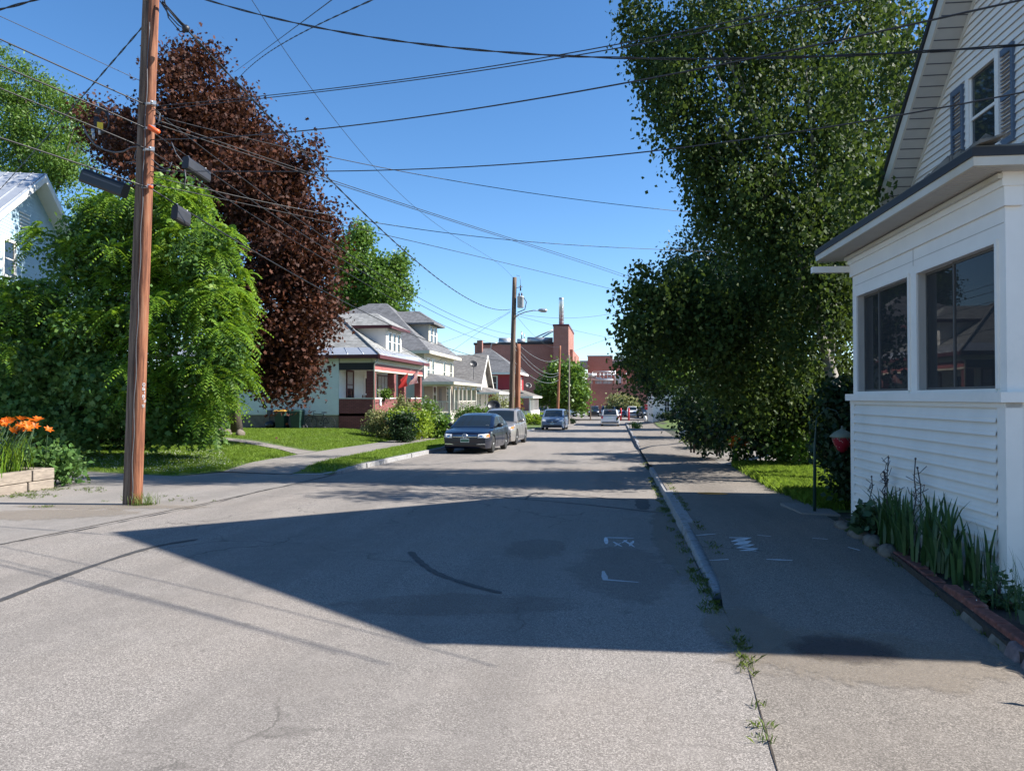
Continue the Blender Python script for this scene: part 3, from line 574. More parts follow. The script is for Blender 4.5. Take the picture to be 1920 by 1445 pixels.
# ------------------------------------------------------------------ houses
def hit(F, o, px, py):
    """where the sight line through a photo pixel meets the wall plane at offset o of frame F -> (a, z)"""
    r = ray(px, py); n = F.o; t = (F.p+n*o).dot(n)/(r[0]*n.x+r[1]*n.y); q = Vector((t*r[0], t*r[1], 0))-F.p
    return q.dot(F.a), EYE+t*r[2]
def window(root, F, a0, a1, z0, z1, o=0.02, trim='trimw', glass='glass', rows=2, cols=1, w=.08, name='window', shade=None):
    mb = MB(); d = .05
    mb.box(F, a0-w, a0, o-.02, o+d, z0, z1+w); mb.box(F, a1, a1+w, o-.02, o+d, z0, z1+w); mb.box(F, a0, a1, o-.02, o+d+.004, z1, z1+w)
    mb.box(F, a0-w-.02, a1+w+.02, o-.02, o+d+.03, z0-w*.7, z0)
    for i in range(1, rows): z = z0+(z1-z0)*i/rows; mb.box(F, a0, a1, o-.015, o+.03, z-.022, z+.022)
    for i in range(1, cols): a = a0+(a1-a0)*i/cols; mb.box(F, a-.018, a+.018, o-.014, o+.028, z0, z1)
    for a in (a0, a1-.03): mb.box(F, a, a+.03, o-.016, o+.025, z0, z1)
    wo = mb.build(name, M[trim], root)
    g = MB(); g.box(F, a0, a1, o-.012, o+.006, z0, z1); g.build('pane', M[glass], wo)
    if shade:
        s = MB(); s.box(F, a0+.03, a1-.03, o+.0065, o+.009, z0+(z1-z0)*shade, z1); s.build('blind', M['curtain'], wo)
    return wo
def roofpolys(mb, polys, t=.12, mi=0):
    for p in polys: mb.slab(p, t, mi)
def beam_line(mb, p, q, w, h):
    """board with vertical faces from p to q (top edge), w wide, h high"""
    p, q = Vector(p), Vector(q); d = (q-p); n = Vector((d.y, -d.x, 0)).normalized()*w/2; dz = Vector((0, 0, -h))
    mb.hexa([p-n+dz, q-n+dz, q+n+dz, p+n+dz, p-n, q-n, q+n, p+n])
# ============ the near white gable house on the right
RH = Frame((3.218, 6.587), (-.0277, .9996), (-.9996, -.0277)); RL = 3.61
root = thing('clapboard_house', 'white clapboard gable house with enclosed window porch and slate blue shutters', 'house', (7, 10, -.1))
zs = 1.56
m = MB(); m.siding(RH, 0, .10, RL-.10, -.16, zs-.06, .112, .042); m.box(RH, .0, RL, -.14, -.004, -.3, zs); m.build('porch_siding', M['white'], root)
m = MB()
m.box(RH, -.03, .10, -.1, .03, -.3, zs-.0); m.box(RH, RL-.10, RL+.03, -.1, .03, -.3, zs)
m.box(RH, -.04, RL+.04, -.12, .026, 3.18, 3.34); m.box(RH, -.05, RL+.05, -.12, .045, 3.34, 3.46); m.build('corner_board', M['trimw'], root)
m = MB(); m.box(RH, -.07, RL+.06, -.14, .085, zs, zs+.085); m.box(RH, -.03, RL+.03, -.1, .034, zs-.045, zs-.002); m.build('porch_sill', M['trimw'], root)
a_s0, _ = hit(RH, 0, 1608, 500); a_s1, _ = hit(RH, 0, 1704, 500); a_b0, _ = hit(RH, 0, 1721, 500); a_b1, _ = hit(RH, 0, 1868.5, 500)
zt = hit(RH, 0, 1868, 457)[1]; zb = zs+.115
m = MB()   # panel wall above and between the windows
m.box(RH, 0, RL, -.12, .0, zt+.034, 3.18)
for a0, a1 in ((.0, a_b1), (a_b0, a_s1), (a_s0, RL)):
    a0, a1 = min(a0, a1), max(a0, a1); m.box(RH, a0, a1, -.12, .0, zs+.085, zt+.034)
m.build('porch_wall', M['trimw'], root)
m = MB(); m.box(RH, (a_b0+a_s1)/2-.006, (a_b0+a_s1)/2+.006, .0, .003, zt+.1, 3.18); m.box(RH, .02, RL-.1, .0, .004, zt+.15, zt+.156); m.build('panel_seam', M['soffit'], root)
def slider(a0, a1, split, nm):
    a0, a1 = min(a0, a1), max(a0, a1); m = MB(); b = .035
    m.box(RH, a0-b, a0, -.1, .02, zb, zt+b); m.box(RH, a1, a1+b, -.1, .02, zb, zt+b); m.box(RH, a0, a1, -.1, .021, zt, zt+b); m.box(RH, a0, a1, -.1, .021, zb-.03, zb)
    fr = m.build('window', M['trimw'], root); m = MB(); s = a0+(a1-a0)*split
    for k, (p, q, o) in enumerate(((a0, s+.03, -.045), (s-.03, a1, -.075))):
        for u0, u1 in ((p, p+.02), (q-.02, q)): m.box(RH, u0, u1, o-.02, o, zb, zt)
        m.box(RH, p, q, o-.021, o-.001, zt-.025, zt); m.box(RH, p, q, o-.021, o-.001, zb, zb+.025)
    m.build('sash', M['sash'], fr)
    g = MB(); g.box(RH, a0+.02, s, -.062, -.056, zb+.02, zt-.02); g.box(RH, s, a1-.02, -.088, -.082, zb+.02, zt-.02); g.build('pane', M['pane'], fr)
slider(a_b0, a_b1, .55, 'big'); slider(a_s0, a_s1, .62, 'small')
m = MB()   # interior of the porch
m.box(RH, .06, RL-.06, -2.2, -.15, .55, .6); m.box(RH, .06, RL-.06, -2.24, -.13, 3.1, 3.16); m.box(RH, .06, RL-.06, -2.26, -2.2, .5, 3.2); m.box(RH, RL-.10, RL-.02, -2.2, -.13, .5, 3.2); m.build('porch_interior', M['insidew'], root)
m = MB()
m.box(RH, 2.05, 2.16, -2.2, -2.12, .6, 2.9); m.box(RH, 2.9, 3.0, -2.2, -2.12, .6, 2.9); m.box(RH, 2.16, 2.9, -2.19, -2.14, .6, 2.8); m.build('interior_door', M['brown'], root)
m = MB(); m.box(RH, 1.6, 1.66, -.9, -.3, .6, 3.0); m.build('interior_panel', M['brown'], root)
for bx in ((RL-.14, RL-.105, -1.15, -.75, 1.62, 2.72), (RL-.14, RL-.105, -.62, -.2, 1.2, 2.2), (1.0, 1.4, -2.19, -2.15, 1.5, 2.7)):
    m = MB(); m.box(RH, *bx); m.build('lace_curtain', M['curtain'], root)
m = MB()
for z in (1.75, 2.05, 2.35): m.box(RH, 2.35, 2.75, -.6, -.42, z, z+.03)
for z, a, r in ((1.78, 2.5, .075), (2.08, 2.5, .06), (2.08, 2.62, .05), (2.38, 2.55, .05)): m.lathe(RH(a, -.5, z), [(r*.6, 0), (r, .03), (r, .12), (r*.5, .16), (r*.35, .2)], 10)
m.build('shelf_jars', M['brown'], root)
# near side wall of the porch
m = MB(); m.box(RH, .002, .08, -2.25, -.05, -.3, 3.46); m.box(RH, -.045, .0, -2.2, -.12, zs+.003, zs+.083); m.build('porch_side_wall', M['trimw'], root)
# porch roof
e = .36; eu = .24; zf0, zf1 = 3.455, 3.60
m = MB()
A, B_, C_, D_ = RH(-eu, e, zf1), RH(RL+e, e, zf1), RH(RL+e, -2.27, zf1), RH(-eu, -2.27, zf1); U1, U2 = RH(1.75, -2.27, 4.28), RH(RL-1.75, -2.27, 4.28)
for p in ([A, B_, U2, U1], [B_, C_, U2], [D_, A, U1]): m.slab([q+Vector((0, 0, .015)) for q in p], .04)
m.build('porch_roof', M['shporch'], root)
m = MB(); m.box(RH, -eu, RL+e, e-.03, e, zf0, zf1-.07); m.box(RH, -eu, -eu+.03, -2.27, e-.03, zf0, zf1-.07); m.box(RH, RL+e-.03, RL+e, -2.27, e-.03, zf0, zf1-.07)
m.box(RH, -.06, RL+.06, .046, .085, zf0-.055, zf0-.015); fa = m.build('fascia', M['ftan'], root)
m = MB(); m.box(RH, -eu-.012, RL+e+.012, e-.035, e+.014, zf1-.07, zf1+.0); m.box(RH, -eu-.012, -eu+.03, -2.27, e-.035, zf1-.07, zf1+.0); m.build('drip_edge', M['dkmetal'], root)
m = MB(); m.box(RH, -eu+.03, RL+e-.03, -.05, e-.03, zf0+.0, zf0+.02); m.box(RH, -eu+.03, 0.0, -2.2, -.05, zf0, zf0+.02)
for i in range(int((RL+2*e)/.06)): m.box(RH, -eu+.03+i*.06, -eu+.036+i*.06, .09, e-.035, zf0-.004, zf0)
m.build('soffit', M['soffit'], root)
m = MB()
for i in range(46):
    a = random.uniform(-e, RL+e) if i < 26 else random.uniform(-e-.02, .7); o = e-.02-random.uniform(0, .12); z = zf1+.012+(e-o)*.25
    w, l, c = random.uniform(.10, .28), random.uniform(.05, .12), random.uniform(0, .035 if i < 26 else .075)
    m.add([RH(a, o, z), RH(a+w, o, z+c*.4), RH(a+w, o-l, z+.03), RH(a, o-l, z+.03), RH(a, o, z+.012+c), RH(a+w, o, z+.012+c*.6), RH(a+w, o-l, z+.04), RH(a, o-l, z+.04)], [(0, 3, 2, 1), (4, 5, 6, 7), (0, 1, 5, 4), (1, 2, 6, 5), (2, 3, 7, 6), (3, 0, 4, 7)])
m.build('curled_shingle_edge', M['shporch'], root)
m = MB(); m.box(RH, RL+.02, RL+.10, -.05, .50, 3.25, 3.33); m.build('gutter_stub', M['trimw'], root)
# gable body
G0 = -2.27; uc, hw, sl = 3.28, 3.94, .98; zpk = 9.58; ze = zpk-sl*(hw+.42)
wallh = lambda z: min(hw, (zpk-.12-z)/sl)
m = MB(); m.siding(RH, G0, lambda z: uc-wallh(z), lambda z: uc+wallh(z), 3.3, zpk-.25, .112, .028)
m.add([RH(uc-hw, G0-.02, -.3), RH(uc+hw, G0-.02, -.3), RH(uc+hw, G0-.02, zpk-.12-sl*hw), RH(uc, G0-.02, zpk-.12), RH(uc-hw, G0-.02, zpk-.12-sl*hw)], [(0, 1, 2, 3, 4)])
for s, k in ((1, uc-hw), (-1, uc+hw)): m.box(RH, min(k, k+s*.1), max(k, k+s*.1), G0-9, G0-.02, -.3, zpk-.12-sl*hw)
m.box(RH, uc-hw, uc+hw, G0-9, G0-8.9, -.3, zpk-.12-sl*hw); m.build('gable_wall', M['white'], root)
m = MB(); hs = hw+.42; og = G0+.45
for s in (-1, 1): m.slab([RH(uc, og, zpk+.05), RH(uc+s*hs, og, zpk+.05-sl*hs), RH(uc+s*hs, G0-9.3, zpk+.05-sl*hs), RH(uc, G0-9.3, zpk+.05)], .07)
m.build('main_roof', M['shd'], root)
m = MB(); ds = MB(); so = MB()
for s in (-1, 1):
    p = lambda t, o, dz: RH(uc+s*hs*t, o, zpk-.02-sl*hs*t+dz)
    m.hexa([p(0, og-.03, -.30), p(1, og-.03, -.30), p(1, og, -.30), p(0, og, -.30), p(0, og-.03, -.03), p(1, og-.03, -.03), p(1, og, -.03), p(0, og, -.03)])
    ds.hexa([p(0, og-.03, -.03), p(1.004, og-.03, -.03), p(1.004, og+.03, -.03), p(0, og+.03, -.03), p(0, og-.03, .09), p(1.004, og-.03, .09), p(1.004, og+.03, .09), p(0, og+.03, .09)])
    so.hexa([p(0, G0, -.31), p(1, G0, -.31), p(1, og-.03, -.31), p(0, og-.03, -.31), p(0, G0, -.28), p(1, G0, -.28), p(1, og-.03, -.28), p(0, og-.03, -.28)])
    for i in range(1, 34):
        t = i/34; q = .0016
        so.hexa([p(t, G0+.02, -.318), p(t+q, G0+.02, -.318), p(t+q, og-.03, -.318), p(t, og-.03, -.318), p(t, G0+.02, -.31), p(t+q, G0+.02, -.31), p(t+q, og-.03, -.31), p(t, og-.03, -.31)], 1)
    m.hexa([p(0, G0, -.40), p(.93, G0, -.40), p(.93, G0+.04, -.40), p(0, G0+.04, -.40), p(0, G0, -.31), p(.93, G0, -.31), p(.93, G0+.04, -.31), p(0, G0+.04, -.31)])
    m.box(RH, min(uc+s*(hs-.03), uc+s*hs), max(uc+s*(hs-.03), uc+s*hs), G0-9.3, og-.03, ze-.32, ze-.05)
m.build('rake_board', M['ftan'], root); ds.build('roof_edge', M['dkmetal'], root); so.build('rake_soffit', [M['soffit'], M['greyp']], root)
a1, zt2 = hit(RH, G0, 1875, 108); a0, _ = hit(RH, G0, 1826, 155); zb2 = hit(RH, G0, 1826, 305)[1]
a0, a1 = min(a0, a1), max(a0, a1); window(root, RH, a0, a1, zb2, zt2, G0+.03, 'trimw', 'glassb', 2, 1, .10)
def shutter(F, o, a0, a1, z0, z1):
    m = MB(); a0, a1 = min(a0, a1), max(a0, a1)
    for p, q in ((a0, a0+.05), (a1-.05, a1)): m.box(F, p, q, o, o+.04, z0, z1)
    for z in (z0, (z0+z1)/2-.04, z1-.08): m.box(F, a0+.05, a1-.05, o, o+.038, z, z+.08)
    n = int((z1-z0)/.055)
    for i in range(n):
        z = z0+.05+i*.055; m.hexa([F(a0+.05, o+.002, z), F(a1-.05, o+.002, z), F(a1-.05, o+.034, z-.02), F(a0+.05, o+.034, z-.02), F(a0+.05, o+.002, z+.012), F(a1-.05, o+.002, z+.012), F(a1-.05, o+.034, z-.008), F(a0+.05, o+.034, z-.008)])
    m.build('shutter', M['shutter'], root)
shutter(RH, G0+.02, hit(RH, G0, 1878, 100)[0], hit(RH, G0, 1906, 100)[0], zb2-.05, zt2+.04); shutter(RH, G0+.02, hit(RH, G0, 1789, 200)[0], hit(RH, G0, 1811, 200)[0], zb2-.05, zt2+.04)
# ============ left side street frames
def street(x, y0=0): return Frame((x, y0), (0, 1), (1, 0))        # wall facing the street
def side(y, x0=0): return Frame((x0, y), (1, 0), (0, -1))         # wall facing the camera
V3 = lambda *a: Vector(a)
# ---- pale green house with painted brick porch
root = thing('porch_house', 'pale green one storey house with dark red brick porch, dormer and tin edged grey roof', 'house', (-19, 45, -.2))
zg = -.35
m = MB(); m.siding(side(40), 0, -24, -15.35, .64, 3.9, .115, .012); m.siding(street(-15.35), 0, 40, 50, .7, 3.9, .115, .012); m.box(WORLD, -24, -15.36, 40.01, 50, .6, 3.9); m.build('wall', M['green'], root)
m = MB(); m.box(WORLD, -24, -15.38, 40.05, 49.95, zg, .62); m.build('foundation', M['found'], root)
m = MB(); m.box(WORLD, -15.34, -13.35, 40.0, 40.22, zg, 1.52); m.box(WORLD, -13.55, -13.33, 40.22, 46.3, zg, 1.52); m.box(WORLD, -13.55, -13.33, 47.7, 50.5, zg, 1.52); m.build('brick_parapet', M['brickp'], root)
m = MB(); m.box(WORLD, -15.34, -13.29, 39.96, 40.26, 1.52, 1.58); m.box(WORLD, -13.6, -13.29, 40.26, 46.3, 1.52, 1.58); m.box(WORLD, -13.6, -13.29, 47.7, 50.5, 1.52, 1.58); m.build('parapet_cap', M['trimw'], root)
for y in (40.0, 43.9, 46.1, 50.1):
    m = MB(); m.box(WORLD, -13.72, -13.31, y-.02, y+.42, 1.58 if y != 46.1 else zg, 3.1); m.build('pillar', M['brickp'], root)
m = MB(); m.box(WORLD, -15.34, -13.3, 40.0, 50.5, .55, .7); m.build('porch_floor', M['found'], root)
m = MB(); m.box(WORLD, -15.34, -13.3, 40.0, 50.5, 3.45, 3.5); m.build('porch_ceiling', M['porchw'], root)  # ceiling in one even tan
m = MB(); m.box(WORLD, -15.34, -13.3, 39.98, 40.1, 3.15, 3.55); m.build('side_beam', M['dkgrey'], root)
m = MB(); m.box(WORLD, -13.42, -13.28, 40.1, 50.6, 3.18, 3.5); m.build('front_beam', M['pinkb'], root)
m = MB(); m.box(WORLD, -13.46, -13.26, 40.02, 50.6, 3.08, 3.17); m.box(WORLD, -15.3, -13.46, 39.99, 40.12, 3.55, 3.8); m.box(WORLD, -13.44, -13.26, 40.0, 50.6, 3.51, 3.8); m.build('trim_board', M['cream'], root)
ev = 3.98; x0, x1, y0, y1 = -12.85, -26.4, 39.55, 50.75; yc, zr, xr0, xr1 = 45.15, 7.1, -17.7, -21.5; zk = 4.42; f_ = (zk-ev)/(zr-ev)
def hipline(px, py): return lambda t: V3(x0+(px-x0)*t, 0, 0)
c0, c1, c2, c3 = V3(x0, y0, ev), V3(x0, y1, ev), V3(x1, y1, ev), V3(x1, y0, ev); r0, r1 = V3(xr0, yc, zr), V3(xr1, yc, zr)
k0, k1, k2, k3 = c0.lerp(r0, f_), c1.lerp(r0, f_), c2.lerp(r1, f_), c3.lerp(r1, f_)
m = MB(); roofpolys(m, [[k0, k1, r0], [k1, k2, r1, r0], [k2, k3, r1], [k3, k0, r0, r1]]); m.build('roof', M['shg'], root)
m = MB(); up = V3(0, 0, .02); roofpolys(m, [[c0+up, c1+up, k1+up, k0+up], [c3+up, c0+up, k0+up, k3+up], [c1+up, c2+up, k2+up, k1+up]], .08)
for i in range(1, 15):
    t = i/15; m.tube([c0.lerp(c1, t)+up, k0.lerp(k1, t)+up+V3(0, 0, .01)], .018, 4); m.tube([c3.lerp(c0, t)+up, k3.lerp(k0, t)+up+V3(0, 0, .01)], .018, 4)
m.build('tin_eave', M['tin'], root)
m = MB(); m.tube([c0+V3(0, 0, .03), k0+V3(0, 0, .03), r0+V3(0, 0, .03)], .07, 6); m.tube([c1+V3(0, 0, .03), r0+V3(0, 0, .03)], .07, 6); m.tube([r0+V3(0, 0, .03), r1+V3(0, 0, .03)], .07, 6); m.build('ridge_cap', M['shg'], root)
m = MB(); beam_line(m, c3, c0, .1, .2); beam_line(m, c0, c1, .1, .2); m.slab([c0-V3(.05, -.05, .1), c1-V3(.05, .05, .1), V3(-15.3, y1-.05, ev-.1), V3(-15.3, 40.1, ev-.1), V3(-24, 40.1, ev-.1), V3(-24, y0+.05, ev-.1)], .03); m.build('gutter', M['maroon'], root)
m = MB(); m.tube([c0+V3(-.1, .25, -.2), V3(-13.25, 39.9, 3.45), V3(-13.25, 39.93, .1)], .04, 6); m.build('downspout', M['ftan'], root)
# its dormer
S = street(-13.75); dm = MB(); dm.siding(S, 0, 43.6, 46.9, 4.25, 5.85, .115, .012); dm.siding(side(43.6), 0, -17.0, -13.75, 4.25, 5.85, .115, .012); dm.box(WORLD, -17.0, -13.77, 43.62, 46.88, 4.2, 5.85); d = dm.build('dormer', M['trimw'], root)
m = MB(); q0, q1, q2, q3 = V3(-13.3, 43.2, 5.98), V3(-13.3, 47.3, 5.98), V3(-17.6, 47.3, 5.98), V3(-17.6, 43.2, 5.98); w0, w1 = V3(-14.9, 45.25, 6.95), V3(-18, 45.25, 6.95)
roofpolys(m, [[q0, q1, w0], [q1, q2, w1, w0], [q3, q0, w0, w1]], .1); m.build('dormer_roof', M['shg'], d)
m = MB(); beam_line(m, q0, q1, .1, .18); beam_line(m, q3, q0, .1, .18); m.build('dormer_fascia', M['maroon'], d)
for i in range(3): window(root, S, 43.98+i*.95, 44.58+i*.95, 4.5, 5.6, .02, 'trimw', 'glass', 2, 1, .07)
S = street(-15.35); window(root, S, 41.2, 42.2, 1.6, 3.1, .02, 'maroon', 'glassb', 2, 1, .1, shade=.35); window(root, S, 46.9, 49.0, 1.6, 3.0, .02, 'maroon', 'glassb', 1, 3, .12, shade=.4)
m = MB(); m.box(S, 44.15, 44.2, 0, .06, .7, 3.0); m.box(S, 45.1, 45.15, 0, .06, .7, 3.0); m.box(S, 44.2, 45.1, 0, .05, .7, 2.95); dr = m.build('door', M['trimw'], root)
m = MB(); m.box(S, 44.38, 44.92, .045, .06, .9, 1.75); m.box(S, 44.38, 44.92, .045, .06, 1.85, 2.8); m.build('pane', M['glass'], dr)
# ---- cream two-and-a-half storey house
root = thing('two_storey_house', 'cream clapboard two storey house with grey hip roof, attic dormer and columned porch', 'house', (-20, 63, -.6))
zg = -.75
m = MB(); S = street(-15); m.siding(S, 0, 57.6, 68.6, .9, 5.35, .125, .013); m.build('wall', M['cream'], root)
m = MB(); m.siding(side(57.6), 0, -25, -15, .9, 5.35, .125, .013); m.box(WORLD, -25, -15.02, 57.62, 68.58, zg, 5.35); m.build('side_wall', M['creamshade'], root)  # wall away from the sun: shade put into a darker cream
m = MB(); c0, c1, c2, c3 = V3(-14.4, 57.0, 5.35), V3(-14.4, 69.2, 5.35), V3(-26, 69.2, 5.35), V3(-26, 57.0, 5.35); r0, r1 = V3(-19.8, 63, 9.9), V3(-21.5, 63, 9.9)
roofpolys(m, [[c0, c1, r0], [c1, c2, r1, r0], [c2, c3, r1], [c3, c0, r0, r1]], .15)
g0, g1, g2, g3 = V3(-19.5, 62, 7.4), V3(-19.5, 74, 7.4), V3(-28, 74, 7.4), V3(-28, 62, 7.4); gr = V3(-23.6, 68, 10.4); roofpolys(m, [[g0, g1, gr], [g1, g2, gr], [g2, g3, gr], [g3, g0, gr]], .15); m.build('roof', M['shm'], root)
m = MB(); beam_line(m, c0-V3(0, 0, .02), c1-V3(0, 0, .02), .1, .24); beam_line(m, c3-V3(0, 0, .02), c0-V3(0, 0, .02), .1, .24); m.slab([c0-V3(.06, -.06, .16), c1-V3(.06, .06, .16), c2-V3(0, 0, .16), c3-V3(0, 0, .16)], .03); m.build('eave', M['cream'], root)
m = MB(); S2 = street(-15.6); m.siding(S2, 0, 61.4, 64.5, 5.9, 7.9, .125, .012, 0); m.siding(side(61.4), 0, -20, -15.6, 5.9, 7.9, .125, .012, 1); m.box(WORLD, -20, -15.62, 61.42, 64.48, 5.8, 7.9, 1); d = m.build('dormer', [M['cream'], M['creamshade']], root)  # dormer side takes the shade-toned cream as well
m = MB(); q0, q1, q2, q3 = V3(-15.0, 60.9, 7.95), V3(-15.0, 65.0, 7.95), V3(-20, 65.0, 7.95), V3(-20, 60.9, 7.95); w0, w1 = V3(-16.8, 62.95, 9.15), V3(-20.3, 62.95, 9.15); roofpolys(m, [[q0, q1, w0], [q1, q2, w1, w0], [q3, q0, w0, w1]], .14); m.build('dormer_roof', M['shm'], d)
for a in (61.9, 63.15): window(root, S2, a, a+.85, 6.35, 7.65, .02, 'trimw', 'glass', 2, 1, .09)
for a in (58.4, 60.0, 64.2, 66.9): window(root, S, a, a+.85, 3.0, 4.75, .02, 'trimw', 'glassb', 2, 1, .1)
window(root, S, 60.5, 61.6, 1.2, 2.5, .02, 'trimw', 'glass', 2, 1, .08); window(root, S, 65.5, 66.6, 1.2, 2.5, .02, 'trimw', 'glass', 2, 1, .08)
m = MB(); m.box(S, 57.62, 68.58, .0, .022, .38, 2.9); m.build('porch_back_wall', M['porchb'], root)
m = MB(); m.box(S, 62.6, 63.6, 0, .05, .4, 2.4); m.build('door', M['brown'], root)
m = MB(); m.box(WORLD, -18.2, -17.6, 66.9, 67.5, 6, 9.0); m.build('chimney', M['brickb'], root)  # chimney in its own even brick colours
m = MB(); m.box(WORLD, -15, -12.75, 57.3, 68.8, .2, .38); m.box(WORLD, -14.9, -12.8, 57.4, 68.7, zg, .19); m.build('porch_deck', M['creamshade'], root)
m = MB(); p0, p1, p2, p3 = V3(-12.4, 56.8, 2.85), V3(-12.4, 69.3, 2.85), V3(-15, 66.6, 3.6), V3(-15, 59.4, 3.6); roofpolys(m, [[p0, p1, p2, p3], [V3(-15, 56.8, 2.85), p0, p3]], .1); m.build('porch_roof', M['shm'], root)
m = MB(); beam_line(m, p0-V3(0, 0, .02), p1-V3(0, 0, .02), .1, .2); beam_line(m, V3(-15, 56.8, 2.83), p0-V3(0, 0, .02), .1, .2); m.box(WORLD, -15, -12.75, 57.25, 57.4, 2.5, 2.66); m.box(WORLD, -12.95, -12.75, 57.4, 68.8, 2.5, 2.66); m.build('porch_fascia', M['cream'], root)
for y in (57.35, 58.9, 60.6, 62.2, 64.0, 66.2, 68.6):
    m = MB(); m.box(WORLD, -12.95, -12.79, y, y+.16, .38, 2.5); m.build('column', M['beige'], root)
m = MB(); m.box(WORLD, -14.9, -12.8, 57.38, 57.44, 1.25, 1.31); m.box(WORLD, -14.9, -12.8, 57.38, 57.44, .5, .55)
for i in range(17): x = -14.9+i*.13; m.box(WORLD, x, x+.035, 57.39, 57.43, .55, 1.25)
for (a, b) in ((60.7, 68.5),):
    m.box(WORLD, -12.9, -12.84, a, b, 1.25, 1.31); m.box(WORLD, -12.9, -12.84, a, b, .5, .55)
    for i in range(int((b-a)/.14)): m.box(WORLD, -12.885, -12.85, a+i*.14, a+i*.14+.035, .55, 1.25)
m.build('porch_railing', M['beige'], root)
m = MB()
for i in range(5): m.box(WORLD, -12.74+i*.28, -12.74+(i+1)*.28, 59.05, 60.5, zg, .2-i*.18)
for y in (59.0, 60.52):
    beam_line(m, V3(-12.7, y, 1.3), V3(-11.2, y, .4), .06, .06); beam_line(m, V3(-12.7, y, .6), V3(-11.2, y, -.3), .05, .05); m.box(WORLD, -11.22, -11.12, y-.05, y+.05, zg, .45)
    for i in range(9): x = -12.6+i*.16; z = 1.28-(x+12.7)*.6; m.box(WORLD, x, x+.03, y-.015, y+.015, z-.75, z)
m.build('steps', M['beige'], root)
# ---- beige gable house
root = thing('gable_house', 'beige gable fronted house with speckled grey roof and white lattice porch', 'house', (-18, 79, -.8))
zg = -.95; S = street(-14); h3 = lambda z: min(3.4, max(0, (6.0-z)/.9)); 
m = MB(); m.siding(S, 0, lambda z: 79-h3(z), lambda z: 79+h3(z), .2, 5.95, .13, .012); m.box(WORLD, -24, -14.02, 75.6, 82.4, zg, 3.0); m.siding(side(75.6), 0, -24, -14, .2, 3.0, .13, .012); m.add([S(75.62, -.02, 3), S(82.38, -.02, 3), S(79, -.02, 6)], [(0, 1, 2)]); m.build('wall', M['beige'], root)
m = MB()
for s in (-1, 1): m.slab([V3(-13.5, 79, 6.25), V3(-13.5, 79+s*4.1, 2.6), V3(-24.5, 79+s*4.1, 2.6), V3(-24.5, 79, 6.25)][::s], .16)
m.build('roof', M['shb'], root)
m = MB()
for s in (-1, 1): beam_line(m, V3(-13.46, 79, 6.2), V3(-13.46, 79+s*4.12, 2.54), .06, .28)
m.box(WORLD, -24.4, -13.5, 74.86, 74.92, 2.36, 2.56); m.build('rake_board', M['trimw'], root)
window(root, S, 78.75, 79.35, 3.4, 4.9, .02, 'trimw', 'glass', 1, 1, .07); window(root, S, 76.6, 77.4, .7, 2.0, .02, 'trimw', 'glass', 2, 1, .08); window(root, S, 80.0, 80.8, .7, 2.0, .02, 'trimw', 'glass', 2, 1, .08)
m = MB(); p0, p1, p2, p3 = V3(-11.6, 74.9, 2.15), V3(-11.6, 84.2, 2.15), V3(-14, 83, 2.75), V3(-14, 76.2, 2.75); roofpolys(m, [[p0, p1, p2, p3], [V3(-14, 74.9, 2.15), p0, p3]], .1); m.build('porch_roof', M['shb'], root)
m = MB(); beam_line(m, p0, p1, .1, .2); beam_line(m, V3(-14, 74.9, 2.15), p0, .1, .2); m.build('porch_fascia', M['trimw'], root)
for y in (75.1, 76.6, 78.1, 79.6, 81.1, 82.6, 83.9):
    m = MB(); m.box(WORLD, -12.0, -11.86, y, y+.14, -.2, 2.0); m.build('porch_post', M['trimw'], root)
m = MB(); m.box(WORLD, -14, -11.82, 75.0, 84.0, -.35, -.2)
for i in range(60): m.box(WORLD, -11.92, -11.89, 75.1+i*.148, 75.14+i*.148, -.2, .62)
m.box(WORLD, -11.95, -11.86, 75.05, 84.0, .62, .68); m.box(WORLD, -11.93, -11.9, 75.05, 84.0, zg, -.36); m.build('porch_railing', M['trimw'], root)
# ---- red house
root = thing('hip_roof_house', 'red sided house with charcoal hip roof and white columned porch', 'house', (-17, 99, -1)); zg = -1.2
m = MB(); m.siding(side(94.8), 0, -21.5, -12.5, .5, 4.85, .13, .012); m.siding(street(-12.5), 0, 94.8, 103, .5, 4.85, .13, .012); m.box(WORLD, -21.5, -12.52, 94.82, 103, zg, 4.85); m.build('wall', M['red'], root)
m = MB(); c0, c1, c2, c3 = V3(-11.9, 94.2, 4.85), V3(-11.9, 103.7, 4.85), V3(-22.1, 103.7, 4.85), V3(-22.1, 94.2, 4.85); r0, r1 = V3(-16.6, 99, 8.3), V3(-17.4, 99, 8.3); roofpolys(m, [[c0, c1, r0], [c1, c2, r1, r0], [c2, c3, r1], [c3, c0, r0, r1]], .15); m.build('roof', M['shm'], root)
m = MB(); beam_line(m, c0, c1, .1, .28); beam_line(m, c3, c0, .1, .28); m.slab([c0-V3(0, 0, .16), c1-V3(0, 0, .16), c2-V3(0, 0, .16), c3-V3(0, 0, .16)], .03); m.build('eave', M['trimw'], root)
window(root, side(94.8), -16.0, -15.0, 2.7, 4.3, .02, 'trimw', 'glass', 2, 1, .14); window(root, street(-12.5), 96.2, 97.0, 2.5, 4.2, .02, 'trimw', 'glassb', 2, 1, .14); window(root, street(-12.5), 99.6, 100.4, 2.5, 4.2, .02, 'trimw', 'glassb', 2, 1, .14)
m = MB(); m.box(WORLD, -18.2, -17.5, 98, 98.7, 7, 9.3); m.build('chimney', M['brick'], root)
